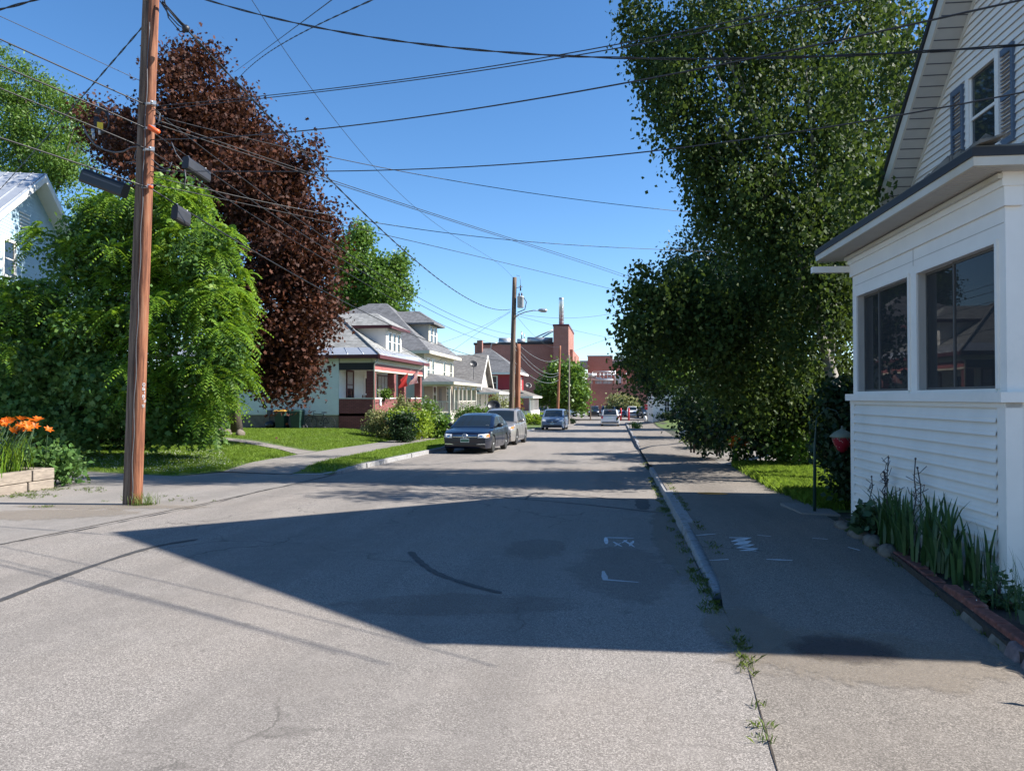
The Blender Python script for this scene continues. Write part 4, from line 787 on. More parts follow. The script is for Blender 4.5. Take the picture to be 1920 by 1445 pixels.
m = MB(); p0, p1, p2, p3 = V3(-10.0, 92.2, 1.75), V3(-10.0, 104, 1.75), V3(-12.5, 104, 2.6), V3(-12.5, 94.6, 2.6); roofpolys(m, [[p0, p1, p2, p3], [V3(-14.8, 92.2, 1.75), p0, p3, V3(-14.8, 94.6, 2.6)]], .1); m.build('porch_roof', M['shporch'], root)
m = MB(); beam_line(m, p0, p1, .1, .22); beam_line(m, V3(-14.8, 92.2, 1.75), p0, .1, .22); m.box(WORLD, -14.8, -10.3, 92.5, 92.6, zg, -.1); m.box(WORLD, -10.4, -10.3, 92.6, 103.8, zg, -.1); m.build('porch_skirt', M['trimw'], root)
for x, y in [(-13.4, 92.5), (-12.0, 92.5), (-10.5, 92.5)]+[(-10.5, 92.5+1.6*i) for i in range(1, 7)]:
    m = MB(); m.box(WORLD, x, x+.2, y, y+.2, -.1, 1.55); m.build('column', M['trimw'], root)
# ---- white house at the far right
c = at(1224, 800, 82); root = thing('corner_house', 'white clapboard house with one dark sash window beyond the right hand trees', 'house', (c.x+5, 86, -.8))
m = MB(); m.siding(side(82), 0, c.x, c.x+10, -1, 5.6, .13, .012); m.box(WORLD, c.x, c.x+10, 82.02, 94, -1.6, 5.6); m.build('wall', M['white'], root)
m = MB(); e0 = c.x-.4; m.slab([V3(e0, 81.5, 5.6), V3(c.x+5, 81.5, 9), V3(c.x+5, 94.4, 9), V3(e0, 94.4, 5.6)], .15); m.slab([V3(c.x+5, 81.5, 9), V3(c.x+10.4, 81.5, 5.6), V3(c.x+10.4, 94.4, 5.6), V3(c.x+5, 94.4, 9)], .15); m.build('roof', M['shm'], root)
F_ = side(82); a0 = hit(F_, 0, 1246, 760)[0]; a1 = hit(F_, 0, 1255, 760)[0]; z1 = hit(F_, 0, 1250, 752)[1]; z0 = hit(F_, 0, 1250, 772)[1]; window(root, F_, a0, a1, z0, z1, .02, 'trimw', 'glass', 2, 2, .09)
# ---- sky blue house at the far left
BF = Frame(at(57, 327, 27)[:2], (-.29, .957), (.957, .29)); zp = at(57, 327, 27).z; s_ = .68; hb = 4.3
root = thing('metal_roof_house', 'sky blue house with standing seam metal roof behind the left hand trees', 'house', (BF(0, -4, 0).x, BF(0, -4, 0).y, -.2))
hx = lambda z: min(hb, max(0, (zp-.1-z)/s_))
m = MB(); m.siding(BF, 0, lambda z: -hx(z), lambda z: hx(z), .2, zp-.2, .13, .012); m.box(BF, -hb, hb, -9, -.05, -.5, zp-.1-s_*hb); m.add([BF(-hb, -.03, zp-.1-s_*hb), BF(hb, -.03, zp-.1-s_*hb), BF(0, -.03, zp-.1)], [(0, 1, 2)]); m.build('wall', M['blue'], root)
m = MB()
for s in (-1, 1):
    m.slab([BF(0, .6, zp+.05), BF(s*4.9, .6, zp+.05-s_*4.9), BF(s*4.9, -9.5, zp+.05-s_*4.9), BF(0, -9.5, zp+.05)], .08)
    for i in range(22): o = .55-i*.46; m.tube([BF(0, o, zp+.06), BF(s*4.9, o, zp+.06-s_*4.9)], .025, 4)
m.build('roof', M['tin'], root)
m = MB()
for s in (-1, 1): beam_line(m, BF(0, .57, zp), BF(s*4.9, .57, zp-s_*4.9), .05, .3); m.hexa([BF(0, 0, zp-.28), BF(s*4.7, 0, zp-.28-s_*4.7), BF(s*4.7, .55, zp-.28-s_*4.7), BF(0, .55, zp-.28), BF(0, 0, zp-.25), BF(s*4.7, 0, zp-.25-s_*4.7), BF(s*4.7, .55, zp-.25-s_*4.7), BF(0, .55, zp-.25)])
m.build('rake_board', M['trimw'], root)
a, z = hit(BF, 0, 15, 478); window(root, BF, a-.4, a+.4, z-.8, z+.5, .02, 'trimw', 'glass', 2, 1, .1)
a, z = hit(BF, 0, 45, 415); m = MB()
for i in range(5): m.box(BF, a-.4, a+.4, .02, .05, z-.3+i*.14, z-.24+i*.14)
m.build('gable_vent', M['trimw'], root)
a, z = hit(BF, 0, 75, 545); window(root, BF, a-.3, a+.6, z-1.2, z+.3, .02, 'trimw', 'glass', 2, 1, .1)
# ------------------------------------------------------------------ brick works at the end of the street
root = thing('brick_factory', 'large red brick factory with chimney tower and rooftop ducts at the end of the street', 'factory', (-10, 150, -1.6))
zl = -1.9
def bbox(m, pl, pr, ptop, y0, y1, zb=zl, mi=0):
    a, b = at(pl, 700, y0), at(pr, 700, y0); z = at(pr, ptop, y0).z; m.box(WORLD, a.x, b.x, y0, y1, zb, z, mi); return a.x, b.x, z
m = MB(); xa, xb, zL = bbox(m, 890, 1045, 645, 142, 172); bbox(m, 1070, 1079, 668, 150, 171); bbox(m, 1045, 1074, 655, 143, 170); m.build('main_block', M['brick'], root)
m = MB(); m.box(WORLD, xa-.2, xb+.1, 141.8, 172.2, zL, zL+.4); m.build('parapet', M['dkmetal'], root)
m = MB(); xt0, xt1, zT = bbox(m, 1037.5, 1066, 611, 139, 158); m.build('tower', M['brick'], root)
m = MB(); m.box(WORLD, xt0-.1, xt1+.1, 138.9, 158.1, zT, zT+.35); m.build('tower_coping', M['maroon'], root)
c = at(1052.5, 600, 145); m = MB(); r = 4.6*fwd(c.x, c.y)/FPX; zt_ = at(1052, 558, 145).z
m.lathe((c.x, c.y, zT), [(r, 0), (r, zt_-zT-.5), (r*.9, zt_-zT)], 16)
for i in range(8): m.lathe((c.x, c.y, zT+.6+i*.75), [(r*1.04, 0), (r*1.04, .06)], 16)
m.build('steel_chimney', M['steel'], root)
m = MB(); bbox(m, 1076, 1260, 719, 147, 180); m.build('low_wing', M['brick'], root)
m = MB(); bbox(m, 1102, 1148, 668, 172, 185); bbox(m, 1148, 1200, 682, 178, 186); m.build('upper_block', M['brick'], root)
m = MB(); bbox(m, 1147.9, 1200, 673, 179, 186, at(1150, 682, 179).z); bbox(m, 1078, 1103, 676, 176, 185, at(1090, 690, 176).z); bbox(m, 1101, 1149, 666, 171.9, 185.1, at(1110, 668, 172).z); m.build('metal_cladding', M['galv'], root)
m = MB()   # roof plant
def pxtube(m, pp, y, rp): m.tube([at(px, py, y) for px, py in pp], rp*fwd(at(*pp[0], y).x, y)/FPX, 10)
pxtube(m, [(936, 642), (957, 642)], 146, 9); pxtube(m, [(970, 640), (984, 640)], 146, 5); pxtube(m, [(989, 638), (1036, 639)], 147, 6.5); pxtube(m, [(1001, 634), (1037, 618)], 147, 1.3); pxtube(m, [(1017, 632), (1037, 621)], 147, 1.3)
pxtube(m, [(978, 640), (978, 621)], 146, 1.1); pxtube(m, [(983, 640), (983, 625)], 146, .9); pxtube(m, [(920, 655), (922, 644), (932, 643)], 141.5, 1.2)
m.build('roof_duct', M['galv'], root)
m = MB()
pxtube(m, [(1096, 704), (1118, 704)], 152, 4.5); pxtube(m, [(1120, 702), (1155, 702)], 153, 1.6); pxtube(m, [(1112, 697), (1152, 697)], 151, 1.6); pxtube(m, [(1100, 711), (1150, 712)], 151, 2.0); pxtube(m, [(1153, 690), (1153, 720)], 151, 1.3)
for px in range(1097, 1176, 7): pxtube(m, [(px, 697+random.uniform(-1, 3)), (px, 720)], 151.5, .6)
for px, py, w, h in ((1105, 714, 5, 5), (1122, 713, 6, 6), (1134, 714, 4, 5), (1143, 713, 5, 6), (1160, 712, 5, 8)): bbox(m, px-w, px+w, py-h, 152, 154, at(px, 720, 152).z)
m.build('cooling_pipework', M['galv'], root)
m = MB()
for pl, pr, pt, pb in ((1118, 1122, 760, 785), (1130, 1136, 762, 785), (1198, 1204, 762, 785)): 
    a, b, t, q = at(pl, 700, 146.8), at(pr, 700, 146.8), at(pl, pt, 146.8).z, at(pl, pb, 146.8).z; m.box(WORLD, a.x, b.x, 146.7, 146.97, q, t)
m.build('loading_door', M['cream'], root)
# ------------------------------------------------------------------ cars (front towards -y of their own frame, origin on the ground under the nose)
def interp(tab, v): return float(np.interp(v, [t[0] for t in tab], [t[1] for t in tab]))
def build_car(name, label, loc, rot, group, paintm, W, Ln, hood, roof, wheels, R, belt_in=.93, roof_w=.74, sides=(), ws=None, rw=None, detail=2, rails=False, lower='blackp', nose=.16, tail=.12):
    """hood: (y,z) top line of the lower body; roof: (y,z) top line of the cabin; sides: side window y ranges; ws/rw: windscreen / rear screen y ranges"""
    root = thing(name, label, 'car', loc, group, rot); hw = W/2
    zc = R; Ra = R+.055; zs = .2
    ys = set(np.linspace(0, Ln, 44)); ys |= {.02, .06, .12, .2, Ln-.02, Ln-.06, Ln-.12, Ln-.2}
    for yw in wheels: ys |= set(yw+Ra*np.cos(np.linspace(0, PI, 13)))|{yw-Ra-.004, yw+Ra+.004}
    ys = sorted(y for y in ys if -1e-6 <= y <= Ln+1e-6)
    def wid(y):
        d = min(y, .75)/.75; e = min(Ln-y, .6)/.6
        return hw*(1-nose*(1-d)**2.2)*(1-tail*(1-e)**2.2)
    def bot(y):
        b = zs+.12*max(0, 1-y/.12)**2+.14*max(0, 1-(Ln-y)/.12)**2
        for yw in wheels:
            if abs(y-yw) < Ra: b = max(b, zc+math.sqrt(max(0, Ra*Ra-(y-yw)**2)))
        return b
    fz = lambda z: float(np.interp(z, [.15, .3, .5, .72, .9, 1.05], [.95, .985, 1.0, .99, .965, .93]))
    T = [0, .12, .3, .5, .7, .86, .95, 1.0]
    ring = []
    for y in ys:
        zb, zt = bot(y), interp(hood, y); w = wid(y); h = []
        for t in T: z = zb+(zt-zb)*t; h.append((w*fz(z)*(1-.05*max(0, (t-.86)/.14)), z))
        pts = [(0, zb), (w*.85, zb)]+h+[(w*.72, zt+.022), (w*.36, zt+.038), (0, zt+.042)]
        ring.append([(x, y, z) for x, z in pts]+[(-x, y, z) for x, z in reversed(pts[1:-1])])
    k = len(ring[0]); vs = [p for r in ring for p in r]; fs = []
    for i in range(len(ys)-1):
        for j in range(k): fs.append((i*k+j, i*k+(j+1) % k, (i+1)*k+(j+1) % k, (i+1)*k+j))
    fs += [tuple(range(k)), tuple(range((len(ys)-1)*k, len(ys)*k))[::-1]]
    m = MB(); m.add(vs, fs, 0, True); body = m.build('body', M[paintm], root, local=True)
    bm = bmesh.new(); bm.from_mesh(body.data); bmesh.ops.recalc_face_normals(bm, faces=bm.faces[:]); bm.to_mesh(body.data); tree_ = BVHTree.FromBMesh(bm); bm.free()
    body.data.set_sharp_from_angle(angle=math.radians(32))
    # cabin
    ya, yb = roof[0][0], roof[-1][0]; cs = sorted(set(np.linspace(ya, yb, 40)) | {a for s in sides for a in s} | set(ws or ()) | set(rw or ()))
    zmax = max(z for _, z in roof); ring = []
    for y in cs:
        z0, z1 = interp(hood, y)+.0, max(interp(roof, y), interp(hood, y)+.03); w = wid(y)
        zref = interp(hood, y); X = lambda z: w*(belt_in-(belt_in-roof_w)*min(1, max(0, (z-zref)/(zmax-zref))))
        e = min(.07, (z1-z0)*.3)
        pts = [(X(z0), z0-.03), (X(z0+.05*(z1-z0))-.004, z0+.05*(z1-z0)), (X(z1-e)-.002, z1-e), (X(z1)-.035, z1-e*.35), (X(z1)*.84, z1), (X(z1)*.45, z1+.018), (0, z1+.024)]
        ring.append([(x, y, z) for x, z in pts]+[(-x, y, z) for x, z in reversed(pts[:-1])])
    k = len(ring[0]); parts = {'roof': MB(), 'windscreen': MB(), 'rear_screen': MB(), 'side_window': MB()}
    for i in range(len(cs)-1):
        ym = (cs[i]+cs[i+1])/2; tall = interp(roof, ym)-interp(hood, ym)
        for j in range(k-1):
            jj = min(j, k-2-j); q = [ring[i][j], ring[i][j+1], ring[i+1][j+1], ring[i+1][j]]; key = 'roof'
            if jj >= 4 and ws and ws[0] < ym < ws[1]: key = 'windscreen'
            elif jj >= 4 and rw and rw[0] < ym < rw[1]: key = 'rear_screen'
            elif jj == 1 and any(a < ym < b for a, b in sides) and tall > .12: key = 'side_window'
            parts[key].add(q, [(0, 1, 2, 3)], 0, True)
    for nm, b in parts.items():
        if b.v:
            o = b.build(nm, M[paintm if nm == 'roof' else 'wscreen' if nm == 'windscreen' else 'glass'], root, local=True)
            bm = bmesh.new(); bm.from_mesh(o.data); bmesh.ops.remove_doubles(bm, verts=bm.verts[:], dist=1e-4); bmesh.ops.recalc_face_normals(bm, faces=bm.faces[:]); bm.to_mesh(o.data); bm.free(); o.data.set_sharp_from_angle(angle=math.radians(35))
    # wheels
    for n, yw in enumerate(wheels):
        for s in (-1, 1):
            xo = s*(hw*.985); xi = xo-s*.22; c = (0, yw, R)
            t = MB(); t.lathe((min(xo, xi), yw, R), [(R*.68, 0), (R*.93, .0), (R, .03), (R, .19), (R*.93, .22), (R*.68, .22)], 28, 'x'); ty = t.build('wheel', M['rubber'], root, local=True)
            r = MB(); xr = xo+s*.002; r.lathe((min(xr, xr-s*.05), yw, R), [(R*.16, 0), (R*.17, .05)], 12, 'x'); r.lathe((min(xr-s*.03, xr-s*.05), yw, R), [(R*.6, 0), (R*.69, 0), (R*.69, .02), (R*.6, .02)], 28, 'x')
            for q in range(5 if detail > 1 else 6):
                a = 2*PI*q/(5 if detail > 1 else 6)+.3
                for dd in (-.14, .14): r.tube([(xr-s*.02, yw+R*.15*math.cos(a+dd*2), R+R*.15*math.sin(a+dd*2)), (xr-s*.035, yw+R*.64*math.cos(a+dd), R+R*.64*math.sin(a+dd))], R*.055, 5)
            r.build('rim', M['rim'], ty, local=True)
            d = MB(); d.lathe((min(xi+s*.05, xi+s*.12), yw, R), [(R*.66, 0), (R*.66, .07)], 20, 'x'); d.build('brake_disc', M['blackp'], ty, local=True)
    def decal(nm, quad, mat, off=.012, front=True, n=(10, 4), parent=None, th=.02):
        """lens or trim patch laid on the body: quad of four (x,z) corners, cast along y"""
        V, q = [], [Vector((p[0], 0, p[1])) for p in quad]
        for jz in range(n[1]+1):
            for ix in range(n[0]+1):
                u, v = ix/n[0], jz/n[1]; p = q[0].lerp(q[1], u).lerp(q[3].lerp(q[2], u), v)
                o = Vector((p.x, -3 if front else Ln+3, p.z)); h = tree_.ray_cast(o, Vector((0, 1 if front else -1, 0)))
                y = h[0].y if h[0] is not None else (0 if front else Ln); V.append((p.x, y+(-off if front else off), p.z))
        w_ = n[0]+1; m = MB(); nv = len(V); V += [(x, y+(th if front else -th), z) for x, y, z in V]
        F = [(j*w_+i, j*w_+i+1, (j+1)*w_+i+1, (j+1)*w_+i) for j in range(n[1]) for i in range(n[0])]
        per = [i for i in range(w_)]+[j*w_+n[0] for j in range(1, n[1]+1)]+[n[1]*w_+i for i in range(n[0]-1, -1, -1)]+[j*w_ for j in range(n[1]-1, 0, -1)]
        F += [(per[i], per[(i+1) % len(per)], nv+per[(i+1) % len(per)], nv+per[i]) for i in range(len(per))]
        m.add(V, F, 0, False); return m.build(nm, M[mat], parent or root, local=True)
    for s in (-1, 1):      # mirrors and handles
        m = MB(); w = wid(ya+.5); zb = interp(hood, ya+.5); m.blob((s*(w*.93+.14), (ws[0] if ws else ya)+.62, zb+.09), (.12, .07, .085), 6); m.tube([(s*w*.9, (ws[0] if ws else ya)+.64, zb+.03), (s*(w*.93+.1), (ws[0] if ws else ya)+.63, zb+.06)], .03, 5)
        m.build('mirror', M[paintm if detail > 1 and not name.startswith('sedan') else 'blackp'], root, local=True)
        if detail > 1:
            m = MB()
            for (a, b) in sides[:2]: m.box(WORLD, min(s*hw*.985, s*hw*.965), max(s*hw*.985, s*hw*.965), b-.28, b-.1, interp(hood, b)-.17, interp(hood, b)-.14)
            m.build('door_handle', M[paintm], root, local=True)
            m = MB()
            for yy_ in [sides[0][0]+.04]+[b+.03 for a, b in sides[:2]]:
                P = []
                for z in np.linspace(.3, interp(hood, yy_)-.02, 9):
                    h = tree_.ray_cast(Vector((s*3, yy_, z)), Vector((-s, 0, 0))); P.append(Vector((h[0].x+s*.001 if h[0] is not None else s*hw, yy_, z)))
                m.tube(P, .006, 4)
            m.build('door_seam', M['blackp'], root, local=True)
    if rails:
        m = MB()
        for s in (-1, 1): m.tube([(s*hw*.68, y, interp(roof, y)+.05) for y in np.linspace(ya+1.1, yb-.5, 8)], .02, 6)
        m.build('roof_rail', M['blackp'], root, local=True)
    if detail > 1:
        m = MB()
        for s in (-1, 1): m.tube([(s*hw*.15+s*.2, (ws[0]+.02), interp(hood, ws[0])+.06), (s*hw*.55, ws[0]+.12, interp(hood, ws[0])+.1)], .012, 4)
        m.build('wiper', M['blackp'], root, local=True)
    return root, decal, tree_
tilt = -SLOPE
def park(x, y): return (x, y, gz(y)+.003)
# navy saloon
hood = [(0, .62), (.05, .70), (.14, .76), (.45, .83), (1.15, .93), (2.2, .96), (3.6, 1.0), (4.25, 1.03), (4.7, 1.02), (4.83, .95), (4.87, .8)]
roof = [(1.15, .95), (1.6, 1.18), (2.1, 1.40), (2.6, 1.475), (3.0, 1.485), (3.5, 1.44), (4.0, 1.27), (4.4, 1.05)]
SALX, SALY = -5.42, 26.75
r, dec, tr = build_car('sedan', 'navy blue saloon car parked at the left kerb, nose towards us', park(SALX, SALY), (tilt, 0, math.radians(-1.5)), 'cars parked along the left kerb', 'pblue', 1.83, 4.87, hood, roof, (.95, 3.75), .325, sides=((1.75, 2.75), (2.83, 3.72)), ws=(1.2, 2.12), rw=(3.55, 4.36))
dec('grille', [(-.47, .60), (.47, .60), (.47, .72), (-.47, .72)], 'blackp', .006)
for i in range(3): dec('grille_bar', [(-.46, .615+i*.036), (.46, .615+i*.036), (.46, .63+i*.036), (-.46, .63+i*.036)], 'chrome', .012, n=(8, 1))
for s in (-1, 1):
    q = [(s*.48, .585), (s*.86, .60), (s*.84, .745), (s*.5, .725)]; h = dec('headlight', q, 'lamp', .010)
    dec('indicator', [(s*.78, .615), (s*.875, .62), (s*.86, .73), (s*.79, .72)], 'amber', .016, n=(4, 3), parent=h)
    dec('headlight_projector', [(s*.55, .61), (s*.66, .61), (s*.66, .69), (s*.55, .69)], 'chrome', .016, n=(3, 3), parent=h)
    dec('fog_trim', [(s*.42, .345), (s*.78, .35), (s*.76, .385), (s*.50, .375)], 'chrome', .012, n=(8, 1))
dec('bumper_grille', [(-.8, .30), (.8, .30), (.76, .40), (-.76, .40)], 'blackp', .005, n=(14, 3))
pl = dec('number_plate', [(-.165, .425), (.165, .425), (.165, .575), (-.165, .575)], 'plate', .02, n=(2, 2))
dec('plate_band', [(-.15, .45), (.15, .45), (.15, .53), (-.15, .53)], 'plateg', .0215, n=(1, 1), parent=pl)
h = tr.ray_cast(Vector((0, -3, .66)), Vector((0, 1, 0))); ey = h[0].y-.03; m = MB()
ang = [2*PI*i/20 for i in range(21)]; m.tube([(.085*math.cos(a), ey, .66+.085*math.sin(a)) for a in ang], .011, 5)
m.tube([(-.035, ey, .735), (0, ey, .665), (.035, ey, .735)], .009, 4); m.tube([(-.068, ey, .71), (-.034, ey, .59), (0, ey, .655), (.034, ey, .59), (.068, ey, .71)], .009, 4); m.build('emblem', M['chrome'], r, local=True)
m = MB(); m.tube([(.37+.17*math.cos(a), 1.78+.05*math.sin(a), 1.0+.15*math.sin(a)) for a in ang], .014, 5); m.build('steering_wheel', M['greyp'], r, local=True)
m = MB(); m.blob((.41, 1.27, 1.0), (.0, .0, .0), 3) if False else m.box(WORLD, .5, .62, 1.3, 1.36, 1.035, 1.05); m.build('windscreen_sticker', M['wpaint'], r, local=True)
# taupe estate / crossover
hood = [(0, .66), (.05, .78), (.15, .86), (.5, .95), (1.2, 1.04), (2.4, 1.06), (3.7, 1.10), (4.5, 1.12), (4.6, 1.0), (4.64, .85)]
roof = [(1.15, 1.05), (1.55, 1.28), (2.0, 1.58), (2.4, 1.67), (3.3, 1.70), (3.9, 1.65), (4.3, 1.48), (4.55, 1.14)]
r, dec, tr = build_car('crossover_car', 'taupe crossover estate car parked behind the navy saloon', park(-5.42, 33.4), (tilt, 0, math.radians(-1.5)), 'cars parked along the left kerb', 'ptan', 1.9, 4.64, hood, roof, (.93, 3.70), .36, sides=((1.75, 2.7), (2.78, 3.6), (3.68, 4.2)), ws=(1.2, 2.05), rw=(4.0, 4.5), rails=True)
dec('grille', [(-.42, .62), (.42, .62), (.42, .80), (-.42, .80)], 'blackp', .008); dec('bumper_grille', [(-.7, .3), (.7, .3), (.66, .42), (-.66, .42)], 'blackp', .008)
for s in (-1, 1):
    h = dec('headlight', [(s*.5, .70), (s*.84, .74), (s*.86, .88), (s*.58, .84)], 'lamp', .012); dec('indicator', [(s*.76, .76), (s*.88, .77), (s*.88, .87), (s*.78, .86)], 'amber', .018, n=(4, 3), parent=h)
    dec('fog_trim', [(s*.5, .46), (s*.8, .48), (s*.8, .52), (s*.52, .5)], 'chrome', .012, n=(6, 1))
pl = dec('number_plate', [(-.16, .47), (.16, .47), (.16, .61), (-.16, .61)], 'plate', .02, n=(2, 2))
m = MB(); m.box(WORLD, .48, .64, 1.26, 1.32, 1.1, 1.115); m.build('windscreen_sticker', M['wpaint'], r, local=True)
# steel blue minivan
hood = [(0, .66), (.05, .8), (.15, .9), (.5, 1.0), (1.0, 1.08), (2.4, 1.08), (4.9, 1.12), (5.05, 1.0), (5.14, .8)]
roof = [(.85, 1.07), (1.3, 1.36), (1.8, 1.64), (2.2, 1.72), (3.5, 1.75), (4.7, 1.72), (4.95, 1.5), (5.08, 1.15)]
r, dec, tr = build_car('minivan', 'steel blue minivan with cross bar grille parked facing us near the far poles', park(-4.98, 60.6), (tilt, 0, math.radians(-1)), 'cars parked along the left kerb', 'psky', 1.97, 5.14, hood, roof, (.95, 4.03), .34, sides=((1.55, 2.5), (2.6, 3.7), (3.8, 4.75)), ws=(.9, 1.9), rw=(4.72, 5.05), roof_w=.82)
dec('grille', [(-.42, .66), (.42, .66), (.46, .84), (-.46, .84)], 'blackp', .01); dec('grille_bar', [(-.42, .735), (.42, .735), (.42, .765), (-.42, .765)], 'chrome', .018, n=(6, 1)); dec('grille_bar', [(-.02, .66), (.02, .66), (.02, .84), (-.02, .84)], 'chrome', .019, n=(1, 4))
dec('bumper_grille', [(-.8, .28), (.8, .28), (.76, .42), (-.76, .42)], 'blackp', .008)
for s in (-1, 1): dec('headlight', [(s*.52, .70), (s*.86, .74), (s*.84, .9), (s*.56, .86)], 'lamp', .014)
dec('number_plate', [(-.16, .46), (.16, .46), (.16, .6), (-.16, .6)], 'plate', .02, n=(2, 2)); dec('fog_trim', [(-.8, .25), (.8, .25), (.8, .28), (-.8, .28)], 'chrome', .02, n=(6, 1))
# white SUV driving away: built nose first, turned round
hood = [(0, .7), (.05, .85), (.15, .95), (.5, 1.03), (1.2, 1.1), (2.4, 1.12), (4.55, 1.14), (4.7, 1.0), (4.75, .7)]
roof = [(1.15, 1.1), (1.6, 1.4), (2.0, 1.66), (2.4, 1.74), (4.2, 1.74), (4.5, 1.6), (4.72, 1.15)]
p = (-.33, 77.5); r, dec, tr = build_car('suv', 'white sport utility vehicle driving away with red tail lamps', (p[0], p[1]+4.75, gz(p[1]+4.75)), (-tilt, 0, PI), None, 'pwhite', 1.95, 4.75, hood, roof, (.95, 3.75), .37, sides=((1.75, 2.7), (2.8, 3.7), (3.78, 4.3)), ws=(1.2, 2.05), rw=(4.22, 4.71), tail=.05)
for s in (-1, 1): dec('tail_light', [(s*.72, .82), (s*.95, .80), (s*.92, 1.12), (s*.76, 1.12)], 'redl', .03, False)
dec('number_plate', [(-.17, .84), (.17, .84), (.17, .98), (-.17, .98)], 'plate', .03, False, n=(2, 2)); dec('rear_bumper', [(-.85, .33), (.85, .33), (.85, .47), (-.85, .47)], 'greyp', .03, False)
m = MB(); m.box(WORLD, -.2, .2, 4.52, 4.6, 1.63, 1.66); m.build('brake_light', M['redl'], r, local=True)
# cars in the far car park
LOT = [('parked_car', 'black sport utility vehicle facing us in the brick works car park', 1113, 'pblack', 124, 0), ('parked_car', 'white van shaped car behind the thin leaning pole in the car park', 1089, 'pwhite', 124, .5), ('parked_car', 'white pickup style car by the red bollards in the car park', 1186, 'pwhite', 121, 0),
       ('parked_car', 'grey saloon tucked between the black car and the moving white vehicle', 1136, 'pgrey', 126, 0), ('parked_car', 'grey car beside the white porch skirt of the red house', 1017, 'pgrey', 116, 0), ('parked_car', 'dark car just left of the stop sign in the car park', 1199, 'pblack', 128, 0), ('parked_car', 'silver estate half hidden behind the moving white vehicle', 1166, 'psky', 124, .3), ('parked_car', 'black car at the corner of the far white house', 1217, 'pblack', 117, .2)]
for nm, lb, px, pm, y, rz in LOT:
    c = at(px, 780, y); z = gz(104)+.252
    r, dec, tr = build_car(nm, lb, (c.x, y, z), (0, 0, rz), 'cars in the far car park', pm, 1.9, 4.75, hood, roof, (.95, 3.75), .37, sides=((1.75, 2.7), (2.8, 3.7), (3.78, 4.3)), ws=(1.2, 2.05), rw=(4.22, 4.71), detail=1)
    dec('grille', [(-.5, .62), (.5, .62), (.5, .85), (-.5, .85)], 'blackp', .01)
    for s in (-1, 1): dec('headlight', [(s*.55, .75), (s*.86, .77), (s*.86, .93), (s*.58, .9)], 'lamp', .014)
# ------------------------------------------------------------------ poles
def pole(name, label, base, top, r0, r1, mat, group=None, z0=None):
    root = thing(name, label, 'utility pole', base, group); m = MB(); P = [Vector(base).lerp(Vector(top), i/14) for i in range(15)]
    m.tube([P[0]-Vector((0, 0, .3))]+P, [r0]+[r0+(r1-r0)*i/14 for i in range(15)], 20); m.build('shaft', M[mat], root); return root, (lambda t: Vector(base).lerp(Vector(top), t))
pb = on_road(254, 946); PB = (pb.x, pb.y, gz(pb.y)); ptop = at(289, 0, pb.y+.05); k = 11.2/ptop.z; PT = Vector(PB).lerp(ptop, k)
near, PN = pole('utility_pole', 'orange brown treated pole nearest us with white numbers and a ground wire', PB, PT, .104, .074, 'pole')
gb = (pb.x-.115, pb.y-.02, gz(pb.y)); gt = Vector((gb[0], gb[1], gb[2]))+(PT-Vector(PB))*.96
old, _ = pole('utility_pole', 'greyish weathered pole standing tight behind the orange brown pole', gb, gt, .092, .066, 'poleg')
axis = (PT-Vector(PB)).normalized(); camd = (Vector((0, 0, 0))-Vector((pb.x, pb.y, 0))).normalized(); rgt = Vector((-camd.y, camd.x, 0))
m = MB(); P = []
for i in range(60):
    t = .003+i/60*.72; a = -.75+.12*math.sin(i*.9)+.2*max(0, (12-i)/12); rr = .104+(.074-.104)*t+.006; P.append(PN(t)+(camd*math.cos(a)+rgt*math.sin(a))*rr)
m.tube(P, .009, 5); m.build('ground_wire', M['wireg'], near)
def on_pole(z, a, off=.004): t = (z-PB[2])/(PT.z-PB[2]); return PN(t)+(camd*math.cos(a)+rgt*math.sin(a))*((.104+(.074-.104)*t)+off)
SEG = {'0': 'abcdef', '1': 'bc', '5': 'afgcd', '6': 'afgedc', '8': 'abcdefg', '7': 'abc', '9': 'abcdfg', '3': 'abgcd', '-': 'g'}
m = MB(); hq = .044; wq = .032
def digit(ch, px, py, ao=0):
    zq = at(px, py, pb.y).z; L_ = {'a': ((0, 1), (1, 1)), 'b': ((1, 1), (1, .5)), 'c': ((1, .5), (1, 0)), 'd': ((0, 0), (1, 0)), 'e': ((0, 0), (0, .5)), 'f': ((0, .5), (0, 1)), 'g': ((0, .5), (1, .5))}
    for s in SEG[ch]:
        (x0, y0), (x1, y1) = L_[s]; A0 = .62+ao
        m.tube([on_pole(zq+(y0-.5)*hq, A0+(x0-.5)*wq/.09), on_pole(zq+(y1-.5)*hq, A0+(x1-.5)*wq/.09)], .0055, 4)
for ch, y in zip('0518-19', (721, 729, 736, 743, 748.5, 753, 761)): digit(ch, 270, y)
digit('1', 266, 729.5, -.36); digit('1', 273, 752, .3)
m.build('pole_number', M['wpaint'], near)
for py in (196, 242, 282, 352): 
    m = MB()
    zq = at(280, py, pb.y).z; t = (zq-PB[2])/(PT.z-PB[2]); c = PN(t); m.lathe(c+Vector((0, 0, -.02)), [(.108-.03*t, 0), (.108-.03*t, .04)], 16); m.tube([c+camd*.10+rgt*.02, c+camd*.2+rgt*.02], .018, 6); m.box(Frame((c.x, c.y), rgt[:2], camd[:2]), .0, .09, .12, .16, c.z-.03, c.z+.035); m.build('clamp', M['galv'], near)
